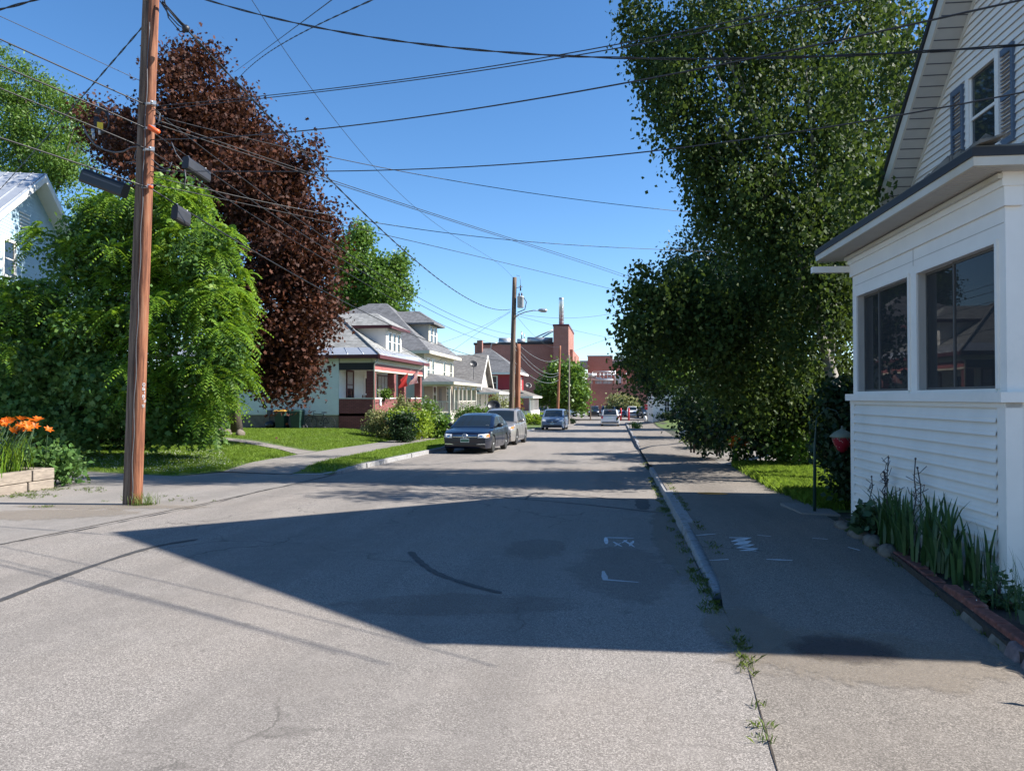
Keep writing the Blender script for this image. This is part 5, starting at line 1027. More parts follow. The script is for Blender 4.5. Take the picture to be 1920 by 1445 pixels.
# far transformer pole with street lamp
fx, fy = at(958, 700, 49.5).x, 49.5; fz_ = gz(fy)+.12; ftop = at(965, 520, fy)
far, PF = pole('utility_pole', 'weathered grey pole carrying the transformer and street lamp', (fx, fy, fz_), ftop, .2, .14, 'poleg')
c = at(976, 566, fy-.1); s_ = fwd(c.x, c.y)/FPX; zt, zb_ = at(976, 556, fy-.1).z, at(976, 577, fy-.1).z; rr = 6.2*s_; m = MB()
m.lathe((c.x, c.y, zb_), [(rr*.85, 0), (rr, .04), (rr, zt-zb_-.06), (rr*1.05, zt-zb_-.05), (rr*1.02, zt-zb_), (rr*.3, zt-zb_+.06)], 20); tb = m.build('transformer', M['canister'], far)
m = MB()
for dx in (-.4, .4): m.lathe((c.x+dx*rr, c.y-.05, zt), [(.05, 0), (.06, .06), (.04, .1), (.06, .14), (.03, .25)], 8)
m.build('bushing', M['brown'], tb)
m = MB(); q = [at(965, 596, fy), at(972, 590, fy-.1), at(985, 585, fy-.2), at(1000, 582, fy-.3), at(1010, 582, fy-.3)]; m.tube(q, .035, 6); ar = m.build('lamp_arm', M['galv'], far)
m = MB(); a_, b_ = at(1010, 581.5, fy-.3), at(1026, 582.5, fy-.3); m.tube([a_, a_.lerp(b_, .3), a_.lerp(b_, .8), b_], [.08, .13, .13, .06], 8); m.build('lamp_head', M['galv'], ar)
m = MB(); m.tube([at(968, 516, fy), at(975, 518, fy), at(976, 535, fy)], .015, 4); m.tube([at(976, 535, fy), at(976, 545, fy)], .05, 6); m.tube([at(975, 545, fy), at(974, 557, fy)], .012, 4); m.tube([at(982, 558, fy), at(987, 566, fy), at(984, 580, fy), at(970, 586, fy)], .03, 5); m.tube([at(967, 540, fy), at(980, 537, fy)], .02, 5); m.build('cutout_fuse', M['blackp'], far)
p0 = at(970, 700, 50.3); p0.z = gz(50)+.12; p1 = at(971.5, 645, 50.3); pole('utility_pole', 'reddish brown stub pole close beside the transformer pole', tuple(p0), p1, .2, .17, 'poler')
def simple_pole(label, px0, px1, ptop, y, r, mat):
    a = at(px0, 760, y); a.z = gz(y)+.1; b = at(px1, ptop, y); return pole('utility_pole', label, tuple(a), b, r, r*.7, mat)
simple_pole('reddish pole in front of the round green tree', 1045, 1050, 648, 86, .17, 'poler')
simple_pole('slender pale pole rising beside the steel blue minivan', 1066.5, 1067.5, 665, 90, .11, 'timber'); simple_pole('shortest pale pole right of the round green tree trunk', 1107, 1107.5, 704, 112.6, .10, 'poleg')
# ------------------------------------------------------------------ overhead cables
def span(label, A, B, mids, r=.012, mat='wire', cat='cable', name='overhead_cable', twist=False, group='overhead cables'):
    """cable hung between two surveyed points in one vertical plane; mids are photo pixels it passes through"""
    A, B = Vector(A), Vector(B); d = Vector((B.x-A.x, B.y-A.y, 0)); n = Vector((-d.y, d.x, 0)); K = [(0, A.z), (1, B.z)]
    for px, py in mids:
        q = ray(px, py); den = q[0]*n.x+q[1]*n.y
        if abs(den) < 1e-6: continue
        s = A.dot(n)-A.z*n.z; s = (A.x*n.x+A.y*n.y)/den; X = Vector((s*q[0], s*q[1], EYE+s*q[2])); t = ((X.x-A.x)*d.x+(X.y-A.y)*d.y)/d.length_squared
        if .02 < t < .98: K.append((t, X.z))
    T = np.array([k[0] for k in K]); Z = np.array([k[1] for k in K]); w = np.ones(len(T)); w[:2] = 3
    co = np.polyfit(T, Z, 2 if len(T) < 6 else 3, w=w) if len(T) > 2 else np.polyfit(T, Z, 1)
    ln = d.length; nn = max(24, int(ln/.35)); P = []
    for i in range(nn+1):
        t = i/nn; P.append(Vector((A.x+d.x*t, A.y+d.y*t, float(np.polyval(co, t)))))
    r *= .68
    m = MB()
    if twist:
        Q = []
        for i in range(nn*3+1):
            t = i/(nn*3); p = Vector((A.x+d.x*t, A.y+d.y*t, float(np.polyval(co, t)))); Q.append(p)
        s = n.normalized()
        for ph in (0, PI): m.tube([p+(s*math.cos(i*.55+ph)+Vector((0, 0, math.sin(i*.55+ph))))*r*.8 for i, p in enumerate(Q)], r*.75, 4)
    else: m.tube(P, r, 5)
    o = m.build(name, M[mat], loc=tuple(A)); tag(o, label, cat, group); return P
NY = pb.y; FAR = lambda px, py: at(px, py, 49.4)
zp = lambda px, py: at(px, py, NY)
S1 = span('twin heavy strand highest of the four on the near pole, running down left', at(-300, -62, 8.3), zp(276, 198), [(0, 75), (130, 131)], .017, 'wire')
S1b = span('upper communication strand from near pole to transformer pole', zp(276, 198), FAR(958, 627), [(355, 253), (440, 323), (607, 446), (782, 556)], .014, 'wire')
span('strand through the orange sleeve, left of the near pole', at(-300, 2, 8.3), zp(279, 243), [(0, 122), (150, 187)], .019)
S2b = span('strand beyond the orange sleeve carrying the long grey splice box', zp(279, 243), FAR(958, 639), [(346, 289), (440, 356), (640, 483), (782, 570), (900, 622)], .014)
span('strand with the drooping slack loop left of the near pole', at(-300, 45, 8.3), zp(279, 281), [(0, 165), (130, 220), (199, 247)], .016, 'wire')
span('middle communication strand crossing the purple maple', zp(279, 281), FAR(958, 647), [(338, 318), (424, 372), (673, 525), (830, 609)], .013)
span('lowest thick cable with ribbed black closure left of the near pole', at(-300, 165, 8.3), zp(281, 353), [(0, 258), (130, 301), (173, 316)], .02)
S4b = span('lowest thick cable past the small grey box towards the transformer pole', zp(281, 353), FAR(959, 678), [(312, 372), (390, 417), (440, 450), (648, 567), (735, 611), (857, 658)], .02)
span('thin bare wire crossing high above the blue house', at(-280, -95, 8.3), zp(268, 154), [(0, 30), (130, 91)], .008)
span('short drop cable from the near pole down to the blue house', zp(273, 44), at(-25, 382, 24), [(208, 122), (150, 185)], .016, twist=True)
span('dark cable at the extreme top left corner', at(-200, 48, 9), at(330, -110, 9), [(0, 12), (85, 0)], .018, twist=True)
T0 = PN(.985)
span('sagging twisted secondary cable from near pole top to transformer pole', zp(303, 5), FAR(957, 580), [(347, 62), (440, 154), (523, 237), (586, 300), (673, 392), (732, 446), (786, 496), (840, 537), (898, 569)], .022, twist=True)
span('thin primary wire from near pole top to the tip of the transformer pole', T0, FAR(963, 522), [(440, 0), (507, 79), (590, 175), (723, 319), (798, 396), (900, 480)], .010)
gp = RH(-1.2, G0+.4, 7.0)
span('twisted service cable crossing the top of the street to the white gable house', zp(303, -28), at(2050, 74, 8.2), [(440, 15), (540, 40), (640, 60), (790, 83), (940, 99), (1040, 105), (1240, 110), (1480, 107), (1700, 98), (1920, 85)], .017, twist=True)
span('upper cable of the rising pair over the mid street', zp(283, 200), at(2300, -190, 5.2), [(482, 182), (590, 171), (840, 136), (1040, 101), (1207, 75), (1565, 3)], .009)
span('lower cable of the rising pair over the mid street', zp(283, 208), at(2300, -168, 5.2), [(482, 186), (590, 174), (840, 143), (1040, 108), (1190, 84), (1565, 14)], .009)
span('thick single cable rising below the pair towards the gable', zp(282, 262), at(2300, -90, 5.0), [(521, 251), (732, 226), (940, 196), (1090, 169), (1215, 150), (1399, 111), (1700, 48), (1920, 5)], .012)
span('level cable crossing the street above the dormer roofs', zp(281, 322), at(2300, 92, 5.0), [(602, 320), (732, 320), (940, 310), (1090, 298), (1240, 283), (1480, 245), (1679, 216), (1920, 178)], .0095)
span('cable descending from near pole into the middle of the birch', zp(284, 215), at(1440, 412, 24), [(527, 275), (673, 307), (790, 327), (940, 354), (1090, 375), (1240, 393)], .012)
span('upper wire of the close pair slanting down the street', zp(284, 222), at(1250, 546, 45), [(594, 325), (732, 371), (798, 396), (890, 427), (973, 454), (1148, 506)], .013)
span('lower wire of the close pair slanting down the street', zp(284, 230), at(1250, 550, 45), [(594, 329), (732, 374), (798, 399), (890, 430), (973, 458), (1148, 510)], .013)
span('nearly flat wire reaching the left edge of the birch', zp(283, 330), at(1420, 478, 30), [(644, 406), (732, 421), (890, 444), (1040, 458), (1240, 467)], .012)
span('wire under the flat one descending to the dark maple', zp(284, 345), at(1260, 568, 45), [(723, 437), (898, 483), (1023, 513), (1144, 540)], .012)
span('steep wire rising to the top edge, left of two that cross', at(440, 135, 30), at(700, -58, 7), [(452, 125), (565, 46), (620, 0)], .010)
span('steep thicker wire rising to the top edge, right of two that cross', at(430, 170, 30), at(820, -52, 7), [(465, 133), (511, 85), (598, 52), (717, 0)], .012, twist=True)
span('service wire from transformer pole to the porch house eave', FAR(957, 583), at(735, 664, 41), [(826, 643)], .014); span('service wire from transformer pole to the cream house', FAR(957, 585), at(806, 690, 57.6), [(880, 635)], .014)
span('cable from the lamp pole over the steel chimney to the right trees', FAR(966, 588), at(1230, 562, 62), [(1000, 593), (1100, 596), (1160, 583)], .018); span('cable falling right from the lamp pole across the factory tower', FAR(967, 591), at(1240, 648, 75), [(1036, 608), (1143, 634)], .016)
span('cable rising right across the factory roofs', at(1050, 668, 86), at(1230, 606, 70), [(1075, 661), (1150, 630)], .018)
for k_, (a_, b_, m_) in enumerate((((966, 640), (1048.5, 673), (1001, 668)), ((966, 648), (1048.5, 698), (1010, 692)), ((966, 655), (1048, 702), (1005, 696)), ((966, 680), (1047.5, 712), (1003, 710)))):
    span('sagging strand from transformer pole to the reddish far pole, '+('highest of four', 'second of four', 'third of four', 'lowest of four')[k_], FAR(*a_), at(*b_, 86), [m_], .02, 'galv')
span('wire climbing from the red pole top back to the lamp pole', FAR(970, 594), at(1049.5, 650, 86), [(1000, 628)], .014)
# ---- boxes hung on the strands
def hang(name, label, cat, P0, P1, h, w, mat, drop=.02, ribs=False):
    P0, P1 = Vector(P0), Vector(P1); d = (P1-P0).normalized(); s = Vector((0, 0, 1)).cross(d).normalized(); u = d.cross(s); root = thing(name, label, cat, tuple(P0))
    pt = lambda t, y, z: P0.lerp(P1, t)+s*y+u*(z-drop); m = MB(); prof = [(-w*.35, 0), (w*.35, 0), (w*.5, -h*.2), (w*.5, -h*.85), (w*.38, -h), (-w*.38, -h), (-w*.5, -h*.85), (-w*.5, -h*.2)]
    vs = [pt(t, y, z) for t in (0, 1) for y, z in prof]; m.add(vs, [tuple(range(8)), tuple(range(15, 7, -1))]+[(i, (i+1) % 8, 8+(i+1) % 8, 8+i) for i in range(8)]); m.build('case', M[mat], root)
    m = MB()
    for t in (.12, .88): m.tube([pt(t, 0, drop+.02), pt(t, 0, -.03)], .02, 5)
    if ribs:
        for i in range(3): t = .25+.25*i; m.tube([pt(t-.05, w*.5, -h*.2), pt(t, w*.56, -h*.02), pt(t+.05, w*.5, -h*.2)], .025, 5)
        m.hexa([pt(.05, -w*.53, -h*.42), pt(.95, -w*.53, -h*.42), pt(.95, w*.53, -h*.42), pt(.05, w*.53, -h*.42), pt(.05, -w*.53, -h*.32), pt(.95, -w*.53, -h*.32), pt(.95, w*.53, -h*.32), pt(.05, w*.53, -h*.32)])
    m.build('hanger', M['greyp' if ribs else 'galv'], root)
def along(P, px):   # point of a strand seen at photo column px
    best = min(P, key=lambda q: abs(CX+FPX*((q.x*math.cos(YAW)+q.y*math.sin(YAW))/max(.1, fwd(q.x, q.y)))-px)); return best
hang('splice_closure', 'ribbed black splice closure slung left of the near pole', 'cable box', zp(163, 314), zp(241, 343), .24, .18, 'blackp', .03, True)
a_, b_ = along(S2b, 343), along(S2b, 394); hang('splice_closure', 'long slate grey splice box right of the near pole', 'cable box', a_, a_+(b_-a_).normalized()*.72, .22, .14, 'boxp')
a_ = along(S4b, 316); b_ = along(S4b, 350); hang('splice_closure', 'small square grey box low on the cable right of the near pole', 'cable box', a_, a_+(b_-a_).normalized()*.40, .26, .13, 'boxp')
m = MB(); m.tube([zp(279, 244)+camd*.16, zp(297, 254)+camd*.16], .042, 8); tag(m.build('cable_sleeve', M['orange']), 'bright orange cable sleeve at the near pole', 'cable guard'); m = MB(); m.tube([zp(279, 355)+camd*.17, zp(285, 356)+camd*.17], .03, 6); tag(m.build('cable_sleeve', M['orange']), 'small orange clip under the lowest cable on the near pole', 'cable guard')
root = thing('cable_coil', 'coil of slack black cable with yellow tag left of the near pole', 'cable', tuple(zp(192, 225))); m = MB()
for i in range(7): cx_, cy_ = 190+i*.8, 226; m.tube([zp(cx_+(14-i*.9)*math.cos(a)+i*.6*math.sin(a), cy_-1+(26-i*1.4)*math.sin(a)) for a in np.linspace(-2.6, 3.4, 22)], .007, 4)
m.build('loop', M['wire'], root); m = MB(); p = zp(190, 238); m.box(Frame((p.x, p.y-.04), rgt[:2], camd[:2]), -.04, .05, -.01, .012, p.z-.05, p.z+.06); m.build('marker_tag', M['yellow'], root); m = MB()
for q in ((174, 247), (187, 247), (175, 255)): p = zp(*q); m.lathe(p-Vector((0, 0, .05)), [(.022, 0), (.024, .1)], 8)
m.build('connector', M['galv'], root)
m = MB(); m.tube([zp(x, y) for x, y in ((156, 236), (163, 252), (178, 272), (198, 282), (216, 286), (232, 284), (246, 276), (258, 275))], .014, 5); tag(m.build('slack_loop', M['wireg']), 'grey slack loop of cable drooping left of the near pole', 'cable')
for lb, pp in (('frayed bundle of black leads at the top of the near pole', [[(300, 2), (318, 30), (335, 48), (346, 54)], [(304, 2), (322, 22), (340, 42), (350, 50)], [(308, 0), (316, 34), (338, 60), (348, 58)]]),):
    m = MB()
    for q in pp: m.tube([zp(*v) for v in q], .012, 4)
    m.blob(zp(349, 54), .06, 5, .2); tag(m.build('connector_bundle', M['wire']), lb, 'cable')
for lb, q in (('short looped lead under the top clamp of the near pole', [(288, 205), (300, 215), (297, 232), (288, 236)]), ('lead curling right below the third strand of the near pole', [(284, 300), (296, 310), (308, 318), (318, 316), (322, 305)]), ('straight grey lead under the curling one at the near pole', [(283, 312), (300, 320), (318, 322)]),
              ('lead drooping towards the long slate grey splice box', [(322, 270), (330, 290), (342, 305)]), ('lead hanging below the long slate grey splice box', [(346, 320), (348, 335), (345, 355)]), ('small open loop on the left flank of the near pole', [(262, 275), (255, 286), (252, 298), (258, 304)]), ('level stub of lead left of the near pole above the ribbed closure', [(236, 306), (258, 305)])):
    m = MB(); m.tube([zp(*v)+camd*.05 for v in q], .009, 4); tag(m.build('jumper_lead', M['wireg']), lb, 'cable', 'jumper leads at the near pole')
# ------------------------------------------------------------------ trees
B = blob
bl = [B(1320, 20, 17.5, 135, 110, 1.7, 5200), B(1500, 40, 18.5, 170, 140, 2.2, 7000), B(1640, 70, 19.5, 100, 150, 1.6, 4200), B(1290, 150, 17, 85, 80, 1.3, 3600), B(1430, 210, 18, 160, 130, 2.2, 8200), B(1590, 270, 18.5, 110, 130, 1.8, 5600),
      B(1335, 260, 17.3, 70, 70, 1.2, 2600), B(1370, 345, 17.6, 75, 70, 1.2, 2800), B(1500, 395, 18, 150, 110, 2.2, 7200), B(1290, 520, 17, 105, 52, 1.4, 4200), B(1200, 520, 16.6, 50, 45, .8, 1500), B(1190, 590, 16.4, 36, 45, .7, 1000),
      B(1360, 560, 18, 110, 85, 1.8, 5200), B(1500, 550, 18.8, 130, 110, 1.6, 6500), B(1590, 520, 19.5, 50, 130, 1, 2600), B(1410, 670, 18.5, 125, 75, 1.9, 5600), B(1540, 680, 20, 60, 90, 1.0, 2400), B(1300, 610, 17.6, 90, 60, 1.3, 3600), B(1460, -140, 18, 230, 110, 2.6, 5200), B(1200, 15, 17.2, 40, 50, .8, 900), B(1240, 90, 17.2, 45, 70, .8, 1200), B(1525, 520, 16.0, 70, 60, .7, 2600), B(1490, 400, 16.3, 80, 70, .8, 2600), B(1580, 430, 16.6, 50, 70, .7, 1500), B(1430, 300, 16.4, 80, 70, .8, 2200), B(1580, 230, 16.8, 60, 90, .8, 1800), B(1500, 640, 16.3, 40, 50, .5, 900), B(1610, 640, 17.0, 22, 110, .5, 900), B(1650, 60, 14.3, 70, 90, 1.1, 1500), B(1590, 180, 15.0, 80, 90, 1.0, 1300), B(1600, 320, 14.4, 60, 60, .9, 900), B(1460, 150, 23, 130, 110, 1.6, 2200), B(1520, 360, 23.5, 110, 110, 1.4, 1800), B(1400, -60, 20, 150, 90, 2.0, 2200)]
tree('birch_tree', 'tall white barked birch hanging its branches over the right side of the street', 'tree', tuple(on_road(1606, 908, .15)), at(1500, 400, 18.4), [(c, rx, ry, rz, int(n*(.95 if i < 20 else .72))) for i, (c, rx, ry, rz, n) in enumerate(bl)], .104, 'birch', .17, 'birch', 14, .30, hang=1.1, up=.1, shell=.5, drop=2.3, lo=.6, wid=.4, nl=9)
# hanging twig ends along the outer rim of the crown
bt = [o for o in SC.objects if o.name == 'birch_tree'][0]; SP = []
for c, rx, ry, rz, n in bl[:22]:
    for _ in range(int(6+n/230)):
        d = unit(1)[0]; d[2] = -abs(d[2])*.6; p = np.array(c)+d*np.array([rx, ry, rz])*random.uniform(.8, 1.12); dr = RNG.normal(size=2)*.25
        for j in range(random.randint(8, 20)): SP.append(p+np.array([dr[0]*j*.05+random.gauss(0, .035), dr[1]*j*.05+random.gauss(0, .035), -j*.062]))
quads_mesh('hanging_twigs', leaf_quads(crown_cull(np.array(SP), 1.2), .098, 1.2, .1, .42), 4, L['birch'], bt)
# second leader and pale limb of the clump
root = thing('birch_tree', 'slim pale birch stem showing beside the gable roof edge', 'tree', tuple(on_road(1625, 812, .15)))
m = MB(); m.tube([on_road(1625, 812, .1), at(1640, 600, 20.3), at(1662, 380, 20.2), at(1684, 230, 20.2), at(1676, 150, 20.3), at(1668, 60, 20.3), at(1660, -80, 20.3)], [.17, .15, .14, .13, .11, .09, .05], 10); m.build('trunk', M['birch'], root)
P = crown_cull(twig_points([B(1660, 130, 20.5, 60, 110, 1, 1500), B(1650, 330, 20.5, 45, 90, .9, 1100), B(1640, -60, 20.5, 90, 100, 1.2, 1500)], 10, .26, .45, 1.6)); quads_mesh('crown', leaf_quads(P, .085, .9, .1), 4, L['birch'], root)
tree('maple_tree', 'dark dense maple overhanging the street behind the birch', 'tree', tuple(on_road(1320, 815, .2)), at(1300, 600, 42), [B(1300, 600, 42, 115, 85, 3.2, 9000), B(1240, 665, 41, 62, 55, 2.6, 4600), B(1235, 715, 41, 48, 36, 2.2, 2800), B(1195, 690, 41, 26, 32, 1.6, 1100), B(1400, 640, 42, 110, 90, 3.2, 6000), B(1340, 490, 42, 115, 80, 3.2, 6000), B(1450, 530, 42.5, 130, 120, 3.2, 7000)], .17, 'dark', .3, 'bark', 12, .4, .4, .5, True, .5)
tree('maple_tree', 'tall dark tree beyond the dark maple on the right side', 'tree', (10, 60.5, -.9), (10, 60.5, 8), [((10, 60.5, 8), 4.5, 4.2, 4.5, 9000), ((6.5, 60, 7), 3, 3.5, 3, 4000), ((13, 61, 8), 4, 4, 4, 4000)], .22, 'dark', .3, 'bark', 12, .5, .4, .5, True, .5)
tree('hornbeam_tree', 'lighter green rounded small tree between dark maple and hedge', 'tree', tuple(on_road(1300, 825, .2)), at(1290, 730, 28), [B(1288, 700, 28, 42, 34, 1.1, 2800), B(1320, 740, 27.5, 50, 45, 1.2, 2800)], .11, 'mid', .1, 'bark', 9, .2, .2, .5)
for lb, x_, y_, h_ in (('added dark backdrop tree glimpsed behind the birch trunk', 13.5, 25, 3.0), ('added dark backdrop tree far behind the shade shrubs', 15.5, 35, 3.4), ('added dark backdrop tree beyond the white house corner', 13.0, 17.5, 2.8)):  # added backdrop trees, put there to darken bright gaps in the birch
    tree('backdrop_tree', lb, 'tree', (x_, y_, gz(y_)), (x_, y_, 3), [((x_, y_, h_), 2.6, 3.6, 2.9, 4200), ((x_+2.5, y_+1, h_), 2.4, 3, 2.6, 2400)], .2, 'dark', .16, 'bark', 10, .35, .3, .5, True, .5, group='added backdrop trees behind the shade shrubs', lo=.1)
RG = 'shade shrubs under the birch'
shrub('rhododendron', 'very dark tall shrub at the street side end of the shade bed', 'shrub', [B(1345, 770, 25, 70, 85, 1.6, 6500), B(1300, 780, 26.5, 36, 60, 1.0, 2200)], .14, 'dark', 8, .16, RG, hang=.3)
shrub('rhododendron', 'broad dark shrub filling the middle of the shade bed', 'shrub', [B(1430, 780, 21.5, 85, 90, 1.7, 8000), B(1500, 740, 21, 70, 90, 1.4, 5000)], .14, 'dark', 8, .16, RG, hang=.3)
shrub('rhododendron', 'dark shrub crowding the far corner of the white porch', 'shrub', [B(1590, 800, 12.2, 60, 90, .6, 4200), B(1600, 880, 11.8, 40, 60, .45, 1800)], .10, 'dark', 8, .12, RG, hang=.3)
shrub('leafy_shrub', 'looser yellowish leaved shrub behind the sunlit grass patch', 'shrub', [B(1480, 825, 20.5, 42, 55, .8, 2600), B(1520, 845, 20.0, 50, 38, .7, 1800)], .10, 'mid', 7, .12, hang=.1)
shrub('leafy_shrub', 'low light green tuft at the shaded bed beside the driveway', 'shrub', [B(1310, 827, 31, 26, 8, .7, 900)], .12, 'yellow', 7, .12)
# purple maple
pm = [B(375, 185, 29, 85, 70, 2.3, 6500), B(320, 255, 29, 120, 75, 3, 8500), B(425, 260, 28.5, 88, 80, 2.4, 7500), B(390, 360, 28.5, 165, 110, 3.4, 13000), B(500, 370, 27.5, 88, 85, 2.4, 8500), B(520, 310, 27.5, 42, 40, 1.2, 1800), B(585, 300, 27.3, 22, 26, .7, 420), B(560, 480, 27.2, 75, 80, 2, 6000), B(500, 560, 27, 120, 90, 2.6, 9000), B(580, 590, 27, 52, 70, 1.4, 3800), B(535, 665, 27, 75, 62, 1.8, 5200), B(470, 680, 27.5, 70, 55, 1.8, 3600), B(230, 250, 30, 60, 60, 2, 2600), B(185, 245, 30, 40, 28, 1.2, 900), B(365, 125, 29, 46, 36, 1.3, 1600), B(330, 480, 29, 110, 120, 3, 5000), B(600, 420, 27.2, 38, 30, 1, 900), B(540, 728, 26.8, 42, 22, 1.2, 900)]
tree('purple_maple', 'large dark purple leaved maple between the near pole and the porch house', 'tree', tuple(on_road(440, 818, .3)), at(420, 420, 28.8), pm, .155, 'purple', .36, 'bark', 14, .36, .35, .5, True, .5, nl=12)
tree('maple_tree', 'sunlit mid green tree rising behind the porch house roof', 'tree', tuple(at(690, 790, 78)), at(685, 560, 78), [B(655, 480, 78, 42, 50, 3, 5200), B(690, 520, 78, 52, 55, 3.4, 6500), B(735, 535, 79, 38, 55, 2.6, 4600), B(650, 560, 78, 50, 45, 3, 4200), B(720, 580, 78, 60, 40, 3, 4200), B(678, 445, 78, 22, 24, 1.4, 1400), B(748, 500, 79, 18, 22, 1.2, 900)], .30, 'mid', .4, 'bark', 12, .55, .3, .6, True, .5)
tree('ash_tree', 'feathery bright tree behind the blue house at the top left', 'tree', tuple(at(60, 800, 40)), at(50, 330, 40), [B(30, 150, 40, 70, 70, 2.6, 6500), B(90, 220, 40, 80, 75, 2.6, 7500), B(20, 260, 40, 90, 80, 3, 6500), B(130, 290, 39, 60, 70, 2.2, 5000), B(70, 340, 40, 90, 70, 3, 5000), B(-60, 200, 40, 90, 120, 3, 4000)], .20, 'mid', .35, 'bark', 12, .4, .6, .2, False, .5, 1.0, wid=.22)
# tree of heaven: fronds of paired leaflets
def fronds(root, blobs, nf, ln, mat, name='crown', leaf=.15):
    out = []
    for c, rx, ry, rz, n in blobs:
        for _ in range(max(3, int(n*1.7/9))):
            d0 = unit(1)[0]; d0[2] = d0[2]*.8+.3; d0 /= np.linalg.norm(d0); tip = np.array(c)+d0*random.random()**.38*np.array([rx, ry, rz])*random.uniform(.9, 1.1); ph = random.random()*6.3
            ax = d0*np.array([1, 1, .6])+np.array([0, 0, .55]); ax /= np.linalg.norm(ax); e1 = np.cross(ax, [.3, .2, .9]); e1 /= np.linalg.norm(e1); e2 = np.cross(ax, e1); nfr = random.randint(7, 11)
            for fi in range(nfr):
                an = ph+fi*2*PI/nfr+random.gauss(0, .2); dr = (e1*math.cos(an)+e2*math.sin(an))*.85+ax*random.uniform(.15, .7); dr /= np.linalg.norm(dr); p = tip+RNG.normal(size=3)*.04
                L_ = ln*random.uniform(.6, 1.15); k = 9; side_ = np.cross(dr, [0, 0, 1]); side_ /= np.linalg.norm(side_)+1e-9; up_ = np.cross(side_, dr)
                for j in range(k):
                    t = (j+1)/k; q = p+dr*L_*t-np.array([0, 0, 1])*L_*.55*t*t; tang = dr*.6-np.array([0, 0, .75])*t
                    sz = leaf*(1-.45*abs(t-.45))*random.uniform(.85, 1.15)
                    for s in (-1, 1):
                        e = side_*s+tang*.45-np.array([0, 0, .28+random.uniform(0, .25)]); e /= np.linalg.norm(e); b = np.cross(e, up_); b /= np.linalg.norm(b)+1e-9
                        out.append((q, q+e*sz*.4+b*sz*.2, q+e*sz, q+e*sz*.4-b*sz*.2))
    V = np.array(out); V = V[V[:, 0, 2] > -.5]; return quads_mesh(name, V, 4, L[mat], root)
hb_ = [B(300, 400, 20.5, 100, 60, 1.7, 150), B(200, 410, 20.5, 60, 55, 1.4, 110), B(140, 470, 20.0, 40, 40, 1.0, 50), B(170, 520, 19.9, 80, 50, .9, 80), B(310, 560, 20.6, 150, 140, 1.0, 200), B(240, 440, 20.8, 100, 70, .8, 110), B(60, 560, 19.4, 70, 45, .8, 70), B(170, 600, 19.2, 80, 50, .8, 80), B(30, 660, 19.0, 60, 40, .8, 50), B(380, 480, 20, 80, 85, 1.5, 190), B(250, 500, 20.5, 130, 80, 1.9, 230), B(130, 480, 20.5, 80, 70, 1.4, 120), B(415, 580, 19.6, 52, 66, 1.2, 170), B(330, 610, 19.8, 110, 90, 1.7, 230), B(400, 690, 19.4, 75, 60, 1.3, 170), B(300, 720, 19.6, 95, 55, 1.5, 150), B(345, 370, 20.3, 45, 35, .8, 50), B(430, 640, 19.3, 34, 56, .8, 90), B(380, 760, 19.2, 60, 40, 1, 90)]
g = on_road(330, 838, .2); root = thing('sumac_tree', 'bright green feathery leaved small tree behind the near pole', 'tree', tuple(g)); m = MB()
limbs(m, tuple(g), at(300, 520, 20.4), hb_, .12, 13); m.build('trunk', M['bark'], root); fronds(root, hb_, 0, .62, 'sumac'); P = crown_cull(twig_points([(c, rx*.8, ry*.8, rz*.8, n*10) for c, rx, ry, rz, n in hb_], 10, .25)); quads_mesh('inner_foliage', leaf_quads(P, .13, .4, .4), 4, L['maple'], root)  # inner leaves coloured darker so the deep gaps look shaded
# low dark maple growth under it
tree('maple_sapling', 'dark lobed maple saplings shading the ground left of the near pole', 'tree', tuple(on_road(120, 850, .2)), at(110, 620, 21.5), [B(60, 600, 20.8, 110, 62, 1.5, 3600), B(180, 620, 20.6, 110, 70, 1.5, 4000), B(90, 690, 20.2, 130, 70, 1.5, 4600), B(210, 730, 19.8, 95, 70, 1.3, 3800), B(110, 790, 19.6, 100, 50, 1.2, 3200), B(30, 770, 19.8, 80, 60, 1.2, 2400), B(300, 780, 20.0, 80, 50, 1.1, 2200), B(-60, 660, 20.5, 110, 110, 1.5, 2600), B(370, 800, 20.6, 50, 30, .8, 1000), B(20, 560, 20.8, 60, 40, 1, 1500)], .17, 'maple', .10, 'bark', 8, .22, .4, .8, True, .5)
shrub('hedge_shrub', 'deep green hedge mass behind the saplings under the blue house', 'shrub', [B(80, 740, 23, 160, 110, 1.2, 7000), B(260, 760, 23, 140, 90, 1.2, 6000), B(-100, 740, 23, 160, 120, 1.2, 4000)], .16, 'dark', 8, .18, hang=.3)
# trees far down the street
tree('lime_tree', 'round green tree standing before the brick works', 'tree', tuple(at(1062, 790, 112)), at(1060, 730, 112), [B(1058, 728, 112, 44, 38, 3.4, 5200), B(1060, 700, 112, 34, 24, 2.6, 2600), B(1035, 745, 112, 26, 24, 2.2, 1700), B(1085, 745, 112, 24, 26, 2.2, 1700), B(1078, 712, 112, 22, 22, 2, 1400)], .42, 'mid', .35, 'bark', 10, .5, .3, .6, True, .5)
tree('olive_tree', 'small dry olive coloured tree before the low brick wing', 'tree', tuple(at(1166, 788, 128)), at(1166, 764, 128), [B(1165, 757, 128, 28, 18, 2.4, 2600), B(1150, 765, 128, 16, 12, 1.4, 900), B(1184, 764, 128, 18, 14, 1.6, 1100)], .34, 'olive', .2, 'bark', 10, .4, .3, .4)
